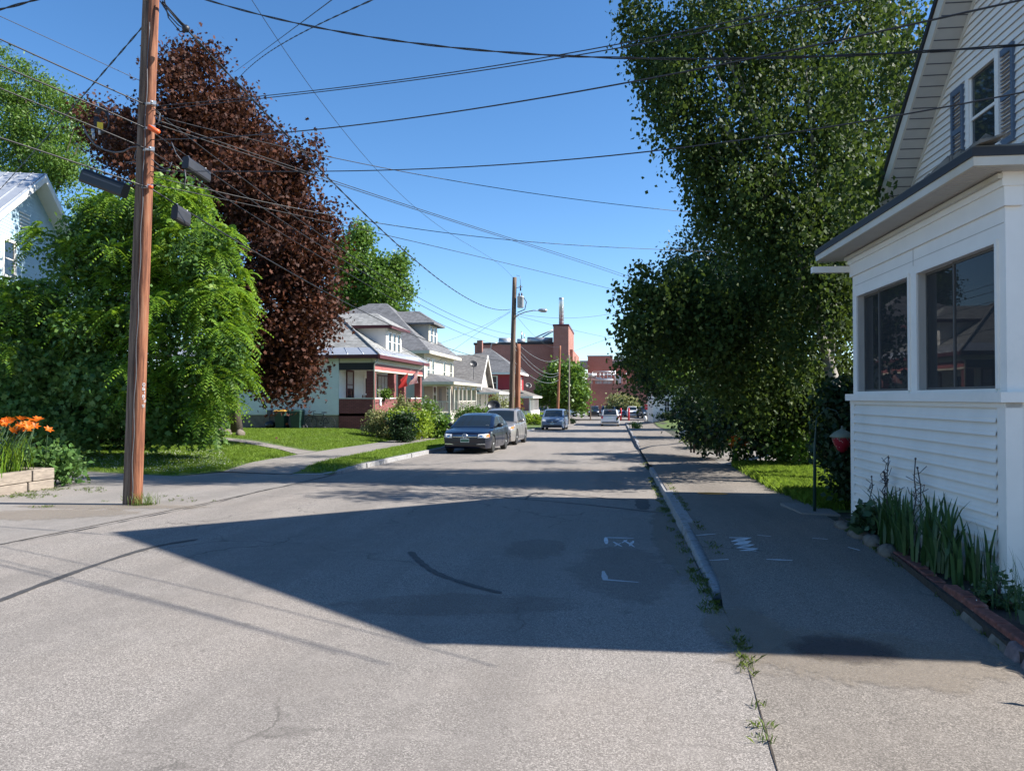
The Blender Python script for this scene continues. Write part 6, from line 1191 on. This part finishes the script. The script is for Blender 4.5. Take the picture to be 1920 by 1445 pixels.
# ------------------------------------------------------------------ garden plants, left
def mound(name, label, px, py, y, rx, rz, ry, n, leaf, mat, **k): return shrub(name, label, 'shrub', [B(px, py, y, rx, rz, ry, n)], leaf, mat, **k)
GB = 'front garden bushes of the porch house'
def lot(px, y, zoff, rx, rz, ry, n):   # bush standing on the ground at column px, distance y
    c = at(px, 800, y); return ((c.x, c.y, gz(y)+h_left(c.x, y)+zoff), rx, ry, rz, n)
shrub('flower_bush', 'greyish airy bush at the corner of the brick porch', 'shrub', [lot(712, 36.6, .75, 1.0, .8, .8, 2600), lot(724, 36, .6, .8, .65, .7, 1500)], .10, 'olive', 7, .14, GB)
shrub('laurel_bush', 'rounded dark green bush beside the concrete sidewalk', 'shrub', [lot(757, 33.2, .65, .75, .75, .7, 3000)], .12, 'dark', 8, .12, GB)
shrub('gold_bush', 'yellow green bush glowing behind the rounded dark bush', 'shrub', [lot(770, 35.2, .8, .95, .75, .8, 3000), lot(786, 36.5, .6, .85, .7, .8, 1800), lot(748, 36.4, .95, .6, .45, .6, 1000)], .13, 'yellow', 8, .15, GB)
shrub('rose_bush', 'tall rose bush dotted with pale blooms before the porch rail', 'shrub', [lot(805, 43, .8, 1.1, 1.1, .9, 2600), lot(795, 44, 1.6, .6, .7, .6, 900)], .12, 'mid', 8, .16, GB, extra=(70, .16, 'flowerw', 'bloom'))
shrub('climber_plant', 'leafy climber on the middle porch pillar', 'plant', [lot(752, 40.5, 1.5, .35, 1.0, .35, 900), lot(760, 39.5, 1.9, .4, .5, .4, 500)], .12, 'olive', 7, .12, GB)
shrub('lily_leaf_clump', 'grassy green clump beside the navy saloon', 'plant', [lot(822, 38.5, .45, 1.0, .55, .8, 1700), lot(812, 40.5, .4, 1.2, .5, .9, 1500)], .17, 'mid', 7, .14, GB, extra=(40, .13, 'flowerw', 'bloom'))
shrub('porch_plant', 'potted fern on the brick parapet of the porch', 'plant', [((-13.4, 41.9, 1.85), .45, .35, .28, 600)], .13, 'mid', 7, .1, lo=-9)
shrub('round_shrub', 'clipped green shrub behind the taupe car roof', 'shrub', [lot(888, 56, 1.0, 1.5, .95, 1.2, 3000)], .16, 'mid', 8, .18)
shrub('vine_plant', 'tall thin vine beside the transformer pole', 'plant', [lot(938, 60, 1.6, .9, 1.4, .8, 1100)], .16, 'olive', 7, .2)
shrub('vine_plant', 'green vine right of the reddish stub pole', 'plant', [lot(968, 66, 1.5, .9, 1.3, .8, 1200)], .16, 'mid', 7, .2, extra=(20, .18, 'lily', 'bloom'))
shrub('grass_bush', 'yellowish green bush in front of the white porch skirt', 'shrub', [lot(1006, 76, .5, 1.5, .6, 1.0, 1800)], .2, 'yellow', 8, .2)
shrub('house_shrub', 'low shrub against the far white house wall', 'shrub', [((at(1250, 780, 80.8).x, 80.8, gz(80.8)+.9), 1.2, .6, .55, 900)], .2, 'dark', 8, .2)
shrub('kerb_bush', 'tiny dark bush at the foot of the slender pale pole', 'shrub', [((at(1071, 785, 91).x, 91, gz(91)+.35), .5, .4, .4, 400)], .16, 'dark', 7, .12)
# ------------------------------------------------------------------ things around the porch house
def bin_(label, px, y, lid):
    c = at(px, 800, y); z = gz(y)+h_left(c.x, y); root = thing('wheelie_bin', label, 'bin', (c.x, c.y, z), 'wheelie bins against the house')
    F = Frame((c.x, c.y), (1, 0), (0, -1)); m = MB(); m.hexa([F(-.24, -.27, z+.08), F(.24, -.27, z+.08), F(.24, .25, z+.08), F(-.24, .25, z+.08), F(-.3, -.36, z+.98), F(.3, -.36, z+.98), F(.3, .34, z+.98), F(-.3, .34, z+.98)]); m.box(F, -.31, .31, .33, .37, z+.88, z+.98); m.build('bin_body', M['bin'], root)
    m = MB(); m.hexa([F(-.33, -.4, z+.99), F(.33, -.4, z+.99), F(.33, .38, z+.99), F(-.33, .38, z+.99), F(-.26, -.34, z+1.08), F(.26, -.34, z+1.08), F(.26, .3, z+1.06), F(-.26, .3, z+1.06)]); m.tube([F(-.26, -.42, z+.95), F(.26, -.42, z+.95)], .02, 6); m.build('lid', M[lid], root)
    for s in (-1, 1): m = MB(); m.lathe((c.x+s*.27-.03, c.y+.25, z+.12), [(.1, 0), (.12, .01), (.12, .05), (.1, .06)], 14, 'x'); m.build('wheel', M['rubber'], root)
bin_('dark green bin with ochre lid against the house wall', 528, 39.2, 'binlid'); bin_('dark green bin with green lid beside the bicycle', 557, 39.2, 'bin')
c = at(600, 800, 39.3); z = gz(39.3)+h_left(c.x, 39.3); root = thing('bicycle', 'black bicycle leaning against the pale green house wall', 'bicycle', (c.x, c.y, z)); F = Frame((c.x, c.y), (1, 0), (0, -1)); rw = .34
for a in (-.53, .53):
    m = MB(); m.tube([F(a+rw*math.cos(t), 0, z+rw+rw*math.sin(t)) for t in np.linspace(0, 2*PI, 29)], .022, 6); w_ = m.build('wheel', M['rubber'], root); m = MB()
    for i in range(10): t = i*PI/5; m.tube([F(a, 0, z+rw), F(a+rw*.95*math.cos(t), 0, z+rw+rw*.95*math.sin(t))], .004, 3)
    m.tube([F(a+rw*.92*math.cos(t), 0, z+rw+rw*.92*math.sin(t)) for t in np.linspace(0, 2*PI, 25)], .008, 4); m.build('spokes', M['galv'], w_)
m = MB(); bb, st, hd, ra, fa_ = F(.05, 0, z+.32), F(.2, 0, z+.82), F(-.36, 0, z+.86), F(.53, 0, z+rw), F(-.53, 0, z+rw)
for p, q in ((bb, st), (st, hd), (bb, hd+Vector((0, 0, -.1))), (bb, ra), (st, ra), (hd, fa_)): m.tube([p, q], .018, 6)
m.build('frame', M['blackp'], root); m = MB(); m.tube([hd, F(-.38, 0, z+1.0), F(-.36, .28, z+1.02)], .014, 6); m.tube([F(-.38, 0, z+1.0), F(-.36, -.28, z+1.02)], .014, 6); m.build('handlebar', M['blackp'], root); m = MB(); m.hexa([F(.1, -.03, z+.9), F(.36, -.08, z+.9), F(.36, .08, z+.9), F(.1, .03, z+.9), F(.1, -.02, z+.95), F(.36, -.07, z+.96), F(.36, .07, z+.96), F(.1, .02, z+.95)]); m.tube([st, F(.23, 0, z+.9)], .014, 5); m.build('saddle', M['blackp'], root); m = MB(); m.tube([F(.05+.1*math.cos(t), .03, z+.32+.1*math.sin(t)) for t in np.linspace(0, 2*PI, 17)], .012, 4); m.build('chainring', M['galv'], root)
c = at(507, 798, 39.2); z = gz(39.2)+h_left(c.x, 39.2); m = MB(); m.blob((c.x, c.y, z+.22), (.33, .25, .24), 7, .12); tag(m.build('garden_barrow', M['blackp']), 'small dark covered heap left of the ochre lidded bin', 'barrow')
c = at(505, 775, 39.85); m = MB(); m.box(WORLD, c.x-.12, c.x+.12, 39.78, 39.99, c.z-.15, c.z+.2); m.tube([(c.x, 39.9, c.z-.15), (c.x, 39.9, gz(40)+.1)], .03, 6); tag(m.build('utility_meter', M['greyp']), 'grey meter box low on the pale green wall', 'meter')
def flag(label, px0, py0, px1, py1, y, kind):
    p0 = at(px0, py0, y); p1 = at(px1, py1, y+.3); root = thing('flag', label, 'flag', tuple(p0), 'porch flags'); m = MB(); m.tube([p0, p1], .018, 6); m.build('flagpole', M['timber'], root)
    nx, nz = 14, 13; d = (p1-p0)*.6; V = []
    for i in range(nx+1):
        for j in range(nz+1): u, v = i/nx, j/nz; q = p0+d*u+Vector((.10*math.sin(v*5+u*2)*v-.05*v, .08*math.sin(v*7+u*4)*v, -v*(.55+.25*u))); V.append(q)
    W_ = nz+1; mats = {'r': MB(), 'w': MB(), 'b': MB()}
    for i in range(nx):
        for j in range(nz):
            k = 'r' if kind == 'plain' else ('b' if (j >= 0 and i < 6 and j < 6) else ('r' if i % 2 == 0 else 'w')); q = [V[i*W_+j], V[(i+1)*W_+j], V[(i+1)*W_+j+1], V[i*W_+j+1]]; mats[k].add(q, [(0, 1, 2, 3)], 0, True)
            if k == 'b' and i % 2 == 1 and j % 2 == 1: c_ = (q[0]+q[2])/2+Vector((.004, -.008, 0)); mats['w'].add([c_+Vector((0, 0, .03)), c_+Vector((.02, 0, -.02)), c_+Vector((-.02, 0, -.02)), c_+Vector((.03, 0, .012)), c_+Vector((-.03, 0, .012))], [(0, 1, 2), (3, 4, 1)])
    for k, nm, mt in (('r', 'cloth', 'cloth_r'), ('w', 'stripes', 'cloth_w'), ('b', 'canton', 'cloth_b')):
        if mats[k].v: mats[k].build(nm, M[mt], root)
flag('plain red flag hanging from the porch of the pale green house', 751, 711, 774, 691, 43.9, 'plain'); flag('stars and stripes flag at the far corner of the porch', 770, 706, 794, 688, 47.6, 'stripes')
m = MB(); c = Vector((-14.6, 42.9, .7)); m.box(WORLD, -14.9, -14.4, 42.6, 43.1, 1.12, 1.17); m.box(WORLD, -14.9, -14.86, 42.6, 43.1, 1.17, 1.75)
for dx in (-.28, .2):
    for dy in (-.28, .18): m.box(WORLD, c.x+dx, c.x+dx+.04, c.y+dy, c.y+dy+.04, .7, 1.12)
tag(m.build('porch_chair', M['blackp']), 'black chair on the brick porch', 'chair')
m = MB(); 
for i in range(6): m.box(WORLD, -13.3+.004*i, -13.27, 41.0+i*.05, 41.05+i*.05, 1.15+.04*math.sin(i), 1.585)
tag(m.build('hung_towel', M['cloth_w']), 'white towel hung over the porch parapet', 'towel')
def dish(label, c, r, yaw, mast, tilt_=.5):
    root = thing('satellite_dish', label, 'satellite dish', tuple(c-Vector((0, 0, mast))), 'satellite dishes'); F = Matrix.Rotation(yaw, 3, 'Z') @ Matrix.Rotation(PI/2-tilt_, 3, 'X'); m = MB(); vs, fs = [], []
    for i in range(6):
        for k in range(18): a = 2*PI*k/18; q = r*i/5; vs.append(c+F @ Vector((q*math.cos(a), q*math.sin(a)*.9, -(r*r-q*q)*.35/r)))
    for i in range(5):
        for k in range(18): fs.append((i*18+k, i*18+(k+1) % 18, (i+1)*18+(k+1) % 18, (i+1)*18+k))
    m.add(vs, fs, 0, True); o = m.build('reflector', M['blackp'], root); o.modifiers.new('s', 'SOLIDIFY').thickness = .02
    m = MB(); m.tube([c-Vector((0, 0, mast)), c-Vector((0, 0, .1)), c+F @ Vector((0, 0, -r*.3))], .03, 6); m.tube([c+F @ Vector((0, -r*.8, 0)), c+F @ Vector((0, -r*.3, r*.8))], .02, 5); m.box(WORLD, *(lambda q: (q.x-.05, q.x+.05, q.y-.05, q.y+.05, q.z-.05, q.z+.05))(c+F @ Vector((0, -r*.3, r*.8))))
    m.build('bracket', M['greyp'], root)
c = at(926, 760, 54); dish('black satellite dish on a post in front of the beige house', c, .5, .25, c.z-gz(54)-.3); c = at(888, 682, 74.6); dish('dark satellite dish on a mast above the beige roof', c, .45, .5, 1.6); c = at(991, 722, 93.5); dish('grey satellite dish on the red house porch roof', c, .42, .6, .5)
# far signs, bollards
c = at(1213, 763, 98); z = gz(98)+.1; root = thing('stop_sign', 'red octagonal stop sign on a post by the far white house', 'sign', (c.x, 98, z)); m = MB(); m.tube([(c.x, 98.03, z), (c.x, 98.03, c.z+.45)], .04, 6); m.build('post', M['galv'], root)
F = Frame((c.x, 98), (1, 0), (0, -1)); m = MB(); m.add([F(.38*math.cos(PI/8+i*PI/4), .0, c.z+.38*math.sin(PI/8+i*PI/4)) for i in range(8)]+[F(.38*math.cos(PI/8+i*PI/4), .02, c.z+.38*math.sin(PI/8+i*PI/4)) for i in range(8)], [tuple(range(8)), tuple(range(15, 7, -1))]+[(i, (i+1) % 8, 8+(i+1) % 8, 8+i) for i in range(8)]); pl = m.build('sign_face', M['signred'], root)
cu = bpy.data.curves.new('stop_text', 'FONT'); cu.body = 'STOP'; cu.size = .27; cu.align_x = 'CENTER'; cu.align_y = 'CENTER'; cu.extrude = .004; tx = bpy.data.objects.new('sign_text', cu); COL.objects.link(tx); cu.materials.append(M['wpaint']); me_ = bpy.data.meshes.new_from_object(tx); bpy.data.objects.remove(tx); tx = bpy.data.objects.new('sign_text', me_); COL.objects.link(tx); tx.parent = pl; tx.location = (0, -.026, c.z-z); tx.rotation_euler = (PI/2, 0, 0)
for px, lb in ((1164, 'red bollard just right of the moving white vehicle'), (1179, 'red bollard beside the white pickup style car')):
    c = at(px, 775, 112.4); z = gz(104)-.02; m = MB(); m.lathe((c.x, c.y, z), [(.14, 0), (.14, 1.75), (.12, 1.85), (.05, 1.9)], 14); tag(m.build('bollard', M['bollard']), lb, 'bollard', 'red bollards before the brick works')
c = at(1210, 776, 97.2); m = MB(); m.lathe((c.x, c.y, gz(97)+.1), [(.16, 0), (.16, .35), (.2, .38), (.2, .7), (.1, .85)], 10); tag(m.build('hydrant', M['cloth_w']), 'short white topped hydrant beside the stop sign', 'hydrant')
m = MB(); c = at(1274, 779, 80); m.box(WORLD, c.x-.5, c.x+.6, 80, 80.8, gz(80)+.4, gz(80)+1.3); m.box(WORLD, c.x-.45, c.x+.55, 79.97, 80, gz(80)+.5, gz(80)+1.2); tag(m.build('condenser_unit', M['greyp']), 'grey air conditioning cabinet at the far white house', 'air conditioner')
m = MB(); c = on_walk(1283, 818); m.blob((c.x, c.y, c.z+.2), (.32, .25, .22), 6, .2); tag(m.build('white_rock', M['cloth_w']), 'white stone at the driveway edge under the hedge', 'rock')
c = at(385, 808, 30.5); m = MB(); 
for i in range(14): m.blob((c.x+random.uniform(-1.1, 1.3), 31.5+random.uniform(-.5, .5), gz(31.5)+h_left(c.x, 31.5)+random.uniform(.05, .3)), (random.uniform(.2, .42), .25, random.uniform(.12, .22)), 5, .15)
tag(m.build('stone_heap', M['stone']), 'pale stone heap at the edge of the bright tree', 'stones'); c = at(362, 815, 29.0); z = gz(29)+h_left(c.x, 29); m = MB(); m.box(WORLD, c.x-.45, c.x+.35, 28.8, 29.3, z-.1, z+.42); tag(m.build('step_block', M['stone']), 'square stone block under the bright tree', 'stone block')
for y, x in ((30.6, -17.9),): m = MB(); m.tube([(x, y, gz(y)), (x, y, gz(y)+1.3)], .035, 6); m.box(WORLD, x-.09, x+.09, y-.05, y+.05, gz(y)+1.15, gz(y)+1.35); tag(m.build('path_post', M['trimw']), 'white post beside the stone heap', 'post')
# ------------------------------------------------------------------ planter with day lilies, left edge
root = thing('timber_planter', 'weathered timber planter box at the left edge of the street', 'planter', (-11.8, 12.7, -.22)); zq = gz(13)
for k in range(2):
    m = MB(); zz = zq-.03+k*.225
    for a, b in ((10.2, 11.72+.25*k), (11.74+.25*k, 12.95+.1*k-.02), (12.97+.1*k, 13.62)): 
        if b > a: m.box(WORLD, -11.43, -11.24+.006*k, a, b, zz, zz+.215)
    m.box(WORLD, -13.2, -11.44, 13.44, 13.63, zz, zz+.215); m.build('timber', M['timber'], root).modifiers.new('b', 'BEVEL').width = .012
m = MB(); m.box(WORLD, -13.2, -11.44, 10.2, 13.43, zq-.03, zq+.36); m.build('soil', M['soil'], root)
def lily_clump(label, cx_, cy_, cz_, n, nfl, fl_h):
    root = thing('day_lily', label, 'plant', (cx_, cy_, cz_), 'orange day lilies'); V = blades([(cx_+random.gauss(0, .32), cy_+random.gauss(0, .35), cz_) for _ in range(n)], 9, .62, .02, .06, .9, True); quads_mesh('leaves', V, 4, L['sumac'], root)
    m = MB(); F = []
    for _ in range(nfl):
        b = Vector((cx_+random.gauss(0, .25), cy_+random.gauss(0, .3), cz_)); t = b+Vector((random.gauss(.12, .22), random.gauss(.05, .25), fl_h*random.uniform(.8, 1.1))); m.tube([b, b.lerp(t, .5)+Vector((0, 0, .08)), t], [.009, .007, .005], 4); ax = (t-b).normalized()*.4+Vector((random.gauss(0, .5), random.gauss(0, .5), .5)); ax.normalize(); e1 = ax.orthogonal().normalized(); e2 = ax.cross(e1)
        for k in range(6): a = k*PI/3; d = (e1*math.cos(a)+e2*math.sin(a)); s = ax.cross(d); F.append([t, t+ax*.05+d*.04+s*.028, t+ax*.055+d*.11, t+ax*.05+d*.04-s*.028])
    m.build('stalk', L['hosta'], root); quads_mesh('bloom', np.array([[tuple(v) for v in f] for f in F]), 4, L['lily'], root)
lily_clump('orange day lilies in bloom over the timber planter', -11.98, 12.8, zq+.36, 60, 52, .95)
shrub('planter_foliage', 'dark low foliage behind the day lilies', 'plant', [((-12.0, 14.4, zq+.35), .8, .6, .45, 1500)], .12, 'maple', 7, .14)
# ------------------------------------------------------------------ flower bed along the white porch
def xw(y): return 3.218-(y-6.587)*.0277          # porch wall line
m = MB(); bed = [(xw(y)-.02, y) for y in (3.6, 6.6, 8.6, 10.4)]+[(2.98, 10.4), (2.86, 9.4), (2.80, 7.8), (2.70, 6.4), (2.55, 5.0), (2.35, 3.6)]
m.slab([(x, y, gz(y)+h_right(2.8, y)+.07) for x, y in bed], .2); o = m.build('flower_bed', M['soil'], loc=(0, 0, 0)); o['kind'] = 'structure'
edge = lambda y: float(np.interp(y, [3.4, 4.2, 5.17, 6.3, 7.7, 9.4, 10.4], [2.34, 2.50, 2.60, 2.72, 2.82, 2.88, 2.95]))
y = 3.7; k = 0
while y < 8.05:
    ln = random.uniform(.19, .23); x = edge(y)+.06; a = Vector((edge(y+ln)-edge(y), ln, 0)).normalized(); F = Frame((x, y), a[:2], (-a.y, a.x)); z = gz(y)+h_right(2.7, y); z += .075+random.uniform(-.01, .012)+(.05 if y < 6.6 else 0); w = .10
    m = MB(); m.hexa([F(.0, -.06, z-.09), F(ln-.012, -.06+random.uniform(-.01, .01), z-.09), F(ln-.012, .05, z-.09), F(0, .05, z-.09), F(.003, -.055, z), F(ln-.015, -.055+random.uniform(-.01, .01), z+random.uniform(-.006, .006)), F(ln-.012, .052, z), F(0, .052, z)]); o = m.build('edging_brick', M['brickr']); tag(o, 'red brick laid end to end along the edge of the flower bed', 'brick', 'bricks edging the flower bed'); o.modifiers.new('b', 'BEVEL').width = .008; y += ln; k += 1
def rock(label, c, r, mat, grp='stones edging the flower bed'): m = MB(); m.blob(c, r, 7, .10); o = m.build('edging_stone', M[mat]); tag(o, label, 'stone', grp)
zz = lambda y: gz(y)+h_right(2.7, y)
for y, ln, lb, mt in ((4.55, .52, 'long purplish stone slab under the edging bricks nearest us', 'stoner'), (3.85, .30, 'purplish stone half out of view under the nearest bricks', 'stoner'), (5.22, .10, 'small upright reddish stone under the edging bricks', 'stoner'), (5.45, .16, 'grey brown angular stone under the edging bricks', 'stone'), (5.95, .22, 'flat greyish stone below the far edging bricks', 'stone')):
    F = Frame((edge(y), y), (edge(y+.3)-edge(y-.3), .6), (-.6, edge(y+.3)-edge(y-.3))); h = .10 if mt == 'stoner' else .07; m = MB(); m.hexa([F(-ln, -.05, zz(y)-.02), F(ln, -.05, zz(y)-.02), F(ln, .07, zz(y)-.02), F(-ln, .07, zz(y)-.02), F(-ln*.95, -.03, zz(y)+h*.9), F(ln*.93, -.04, zz(y)+h), F(ln*.95, .03, zz(y)+h*.95), F(-ln*.92, .035, zz(y)+h*.8)]); o = m.build('edging_stone', M[mt]); tag(o, lb, 'stone', 'stones edging the flower bed'); b = o.modifiers.new('b', 'BEVEL'); b.width = .025; b.segments = 3
rock('pale rounded stone where the bricks end', (edge(8.2), 8.2, zz(8.2)+.03), (.10, .16, .09), 'stone'); rock('brown stone beyond the pale rounded one', (edge(8.7), 8.7, zz(8.7)+.03), (.10, .2, .09), 'stone'); rock('flat brown stone among the broad leaves', (edge(9.2), 9.2, zz(9.2)+.03), (.12, .22, .08), 'stone'); rock('low dark stone at the far end of the bed', (edge(9.9), 9.9, zz(9.9)+.02), (.12, .25, .07), 'stone')
c = on_walk(1503, 956); m = MB(); m.slab([(c.x-.12, c.y-.5, c.z+.035), (c.x+.38, c.y-.6, c.z+.035), (c.x+.42, c.y+.55, c.z+.035), (c.x-.2, c.y+.5, c.z+.035)], .06); tag(m.build('paving_slab', M['conc']), 'loose square paving slab at the end of the flower bed', 'paving slab')
def iris(label, cy_, n, h, spread, dx=0, lean=.28):
    cx_ = (edge(cy_)+xw(cy_))/2+.02+dx; z = zz(cy_)+.07; C = [(cx_+random.gauss(0, .07), cy_+random.gauss(0, spread), z) for _ in range(n)]; V = blades(C, 6, h, .034, .03, lean, True); root = thing('iris_plant', label, 'plant', (cx_, cy_, z), 'iris clumps in the flower bed'); quads_mesh('leaves', V, 4, L['iris'], root)
iris('tall sword leaved iris clump in the middle of the bed', 7.35, 18, .55, .24, -.02, .42); iris('iris clump leaning out at the far end of the bed', 8.35, 15, .5, .25, -.06, .5); iris('small upright iris fan nearest the corner post', 6.75, 5, .46, .08, .05, .2)
def low_plant(label, cy_, n, leaf, rz, mat='hosta', dx=0, ry=.3, name='bed_plant', extra=None):
    cx_ = (edge(cy_)+xw(cy_))/2+dx; shrub(name, label, 'plant', [((cx_, cy_, zz(cy_)+.05+rz*.5), .16, ry, rz, n)], leaf, mat, 6, .05, 'low plants in the flower bed', hang=.1, lo=-9, up=.8, extra=extra)
low_plant('broad leaved plant at the far end of the bed', 9.3, 420, .12, .22, ry=.5); low_plant('pale edged leafy plant before the corner post', 6.25, 420, .055, .16, ry=.26, extra=(26, .018, 'flowerw', 'petal')); low_plant('big dark leaved plant nearest us in the bed', 5.2, 360, .13, .24, ry=.35); low_plant('dark foliage at the near end of the bed', 4.45, 420, .12, .26, ry=.45)
V = blades([((edge(5.9)+xw(5.9))/2+random.gauss(0, .06), 5.9+random.gauss(0, .2), zz(5.9)+.07) for _ in range(16)], 5, .40, .004, .03, .8, True); o = quads_mesh('grass_clump', V, 4, L['iris'], loc=(2.95, 5.9, zz(5.9))); tag(o, 'thin arching grass blades by the corner of the porch', 'grass')
V = blades([(3.16, 5.75, zz(5.5)+.25)], 14, .34, .010, .03, .9, True); o = quads_mesh('spider_plant', V, 4, L['iris'], loc=(3.2, 5.5, zz(5.5))); tag(o, 'arching strap leaved plant at the right edge by the porch corner', 'plant')
root = thing('seed_stalks', 'dry branching seed stalks standing before the clapboards', 'plant', (2.98, 8.6, zz(8.6))); m = MB()
for i in range(8):
    y = random.uniform(7.9, 9.5); b = Vector((xw(y)-.13, y, zz(y)+.05)); h = random.uniform(.55, .98); P = [b+Vector((random.gauss(0, .012), random.gauss(0, .02), h*t/5)) for t in range(6)]; m.tube(P, .006, 4)
    for q in range(7): p = P[2].lerp(P[5], random.random()); m.tube([p, p+Vector((random.uniform(-.06, .06), random.uniform(-.1, .1), .02)), p+Vector((random.uniform(-.08, .08), random.uniform(-.12, .12), .09))], .004, 3)
    m.blob(P[5], .012, 4)
m.build('stalk', L['stalk'], root)
# strawberry ornament on a hook
c = at(1579, 826, 11.0); hb0 = at(1527, 935, 11.3); zg_ = gz(11.3)+h_right(3.2, 11.3); root = thing('hook_pole', 'dark green garden pole with curved hook behind the porch corner', 'garden hook', (hb0.x, 11.3, zg_)); m = MB()
m.tube([(hb0.x, 11.3, zg_), (hb0.x+.01, 11.3, c.z-.12), (hb0.x+.03, 11.27, c.z+.32), (hb0.x+.16, 11.2, c.z+.46), (c.x-.06, 11.05, c.z+.42), (c.x, 11.0, c.z+.28)], [.024, .022, .006, .005, .005, .004], 7); m.build('pole', M['bin'], root)
root = thing('strawberry_ornament', 'red strawberry shaped hanging ornament with a sage green cap', 'garden ornament', tuple(c)); m = MB(); r_ = .115; m.lathe((c.x, c.y, c.z-.14), [(.012, -.03), (.062, .01), (.105, .08), (.132, .155), (.138, .21), (.11, .25), (.02, .26)], 18); m.build('berry', M['berry'], root)
m = MB()
for i in range(34): a, h = random.uniform(0, 2*PI), .03+.19*random.random(); rr_ = float(np.interp(h, [-.03, .01, .08, .155, .21], [.012, .062, .105, .132, .138])); m.blob((c.x+rr_*math.cos(a), c.y+rr_*math.sin(a), c.z-.14+h), .0045, 4)
m.build('seeds', M['cloth_w'], root); m = MB(); m.lathe((c.x, c.y, c.z+.06), [(.165, -.012), (.17, .0), (.12, .05), (.06, .085), (.015, .11), (.012, .15)], 12); 
for i in range(9): a = 2*PI*i/9; m.add([(c.x+.10*math.cos(a-.25), c.y+.10*math.sin(a-.25), c.z+.075), (c.x+.10*math.cos(a+.25), c.y+.10*math.sin(a+.25), c.z+.075), (c.x+.178*math.cos(a), c.y+.178*math.sin(a), c.z+.01)], [(0, 1, 2)])
m.build('cap', M['berrycap'], root)
root = thing('day_lily', 'single orange lily plant beside the driveway in the shade', 'plant', (3.45, 21.2, gz(21)+.1), 'orange day lilies'); 
for i in range(5):
    b = Vector((3.45+random.uniform(-.2, .2), 21.2+random.uniform(-.3, .3), gz(21)+h_right(3.4, 20)+.55+random.uniform(-.12, .15))); m = MB(); m.tube([(3.45, 21.2, gz(21)+.1), b], .006, 4); m.build('stalk', L['mid'], root); m = MB(); vs = [b]
    for k_ in range(6): a = k_*PI/3; vs += [b+Vector((.06*math.cos(a-.5), .02, .06*math.sin(a-.5))), b+Vector((.14*math.cos(a), -.02, .14*math.sin(a))), b+Vector((.06*math.cos(a+.5), .02, .06*math.sin(a+.5)))]
    m.add(vs, [(0, 3*k_+1, 3*k_+2, 3*k_+3) for k_ in range(6)]); m.build('bloom', L['lily'], root)
quads_mesh('leaves', blades([(3.45+random.gauss(0, .15), 21.2+random.gauss(0, .15), gz(21)+.1) for _ in range(8)], 8, .55, .025, .05, .7, True), 4, L['mid'], root)
# ------------------------------------------------------------------ camera, light, sky
cam = bpy.data.cameras.new('camera'); co = bpy.data.objects.new('camera', cam); COL.objects.link(co); SC.camera = co
cam.sensor_width = 36; cam.lens = FPX/1920*36; cam.clip_end = 3000; cam.clip_start = .05
co.location = (0, 0, EYE); co.rotation_euler = (PI/2+PITCH, 0, YAW)
SUN_EL, SUN_AZ = math.radians(40.5), math.atan2(11.0, 1.0)
sd = Vector((math.sin(SUN_AZ)*math.cos(SUN_EL), math.cos(SUN_AZ)*math.cos(SUN_EL), math.sin(SUN_EL)))
sl_ = bpy.data.lights.new('sun', 'SUN'); so = bpy.data.objects.new('sun', sl_); COL.objects.link(so); so.rotation_euler = (-sd).to_track_quat('-Z', 'Y').to_euler(); so.location = (20, 0, 30)
sl_.energy = 5.0; sl_.angle = math.radians(.53); sl_.color = (1, .955, .885)
w = bpy.data.worlds.new('World'); SC.world = w; w.use_nodes = True; nt = w.node_tree; bg = nt.nodes['Background']
sk = nt.nodes.new('ShaderNodeTexSky'); sk.sky_type = 'NISHITA'; sk.sun_disc = False; sk.sun_elevation = SUN_EL; sk.sun_rotation = SUN_AZ; sk.air_density = .8; sk.dust_density = .15; sk.ozone_density = 2.2; sk.altitude = 100
hs_ = N(nt, 'ShaderNodeHueSaturation', Saturation=1.22, Value=1.10); nt.links.new(sk.outputs[0], hs_.inputs['Color']); nt.links.new(hs_.outputs[0], bg.inputs[0]); bg.inputs[1].default_value = .095
SC.view_settings.view_transform = 'Standard'; SC.view_settings.look = 'None'; SC.view_settings.exposure = 1.10; SC.view_settings.gamma = 1
SC.render.engine = 'CYCLES'; SC.cycles.max_bounces = 8; SC.cycles.transparent_max_bounces = 12; SC.cycles.use_denoising = True; SC.cycles.sample_clamp_indirect = 6
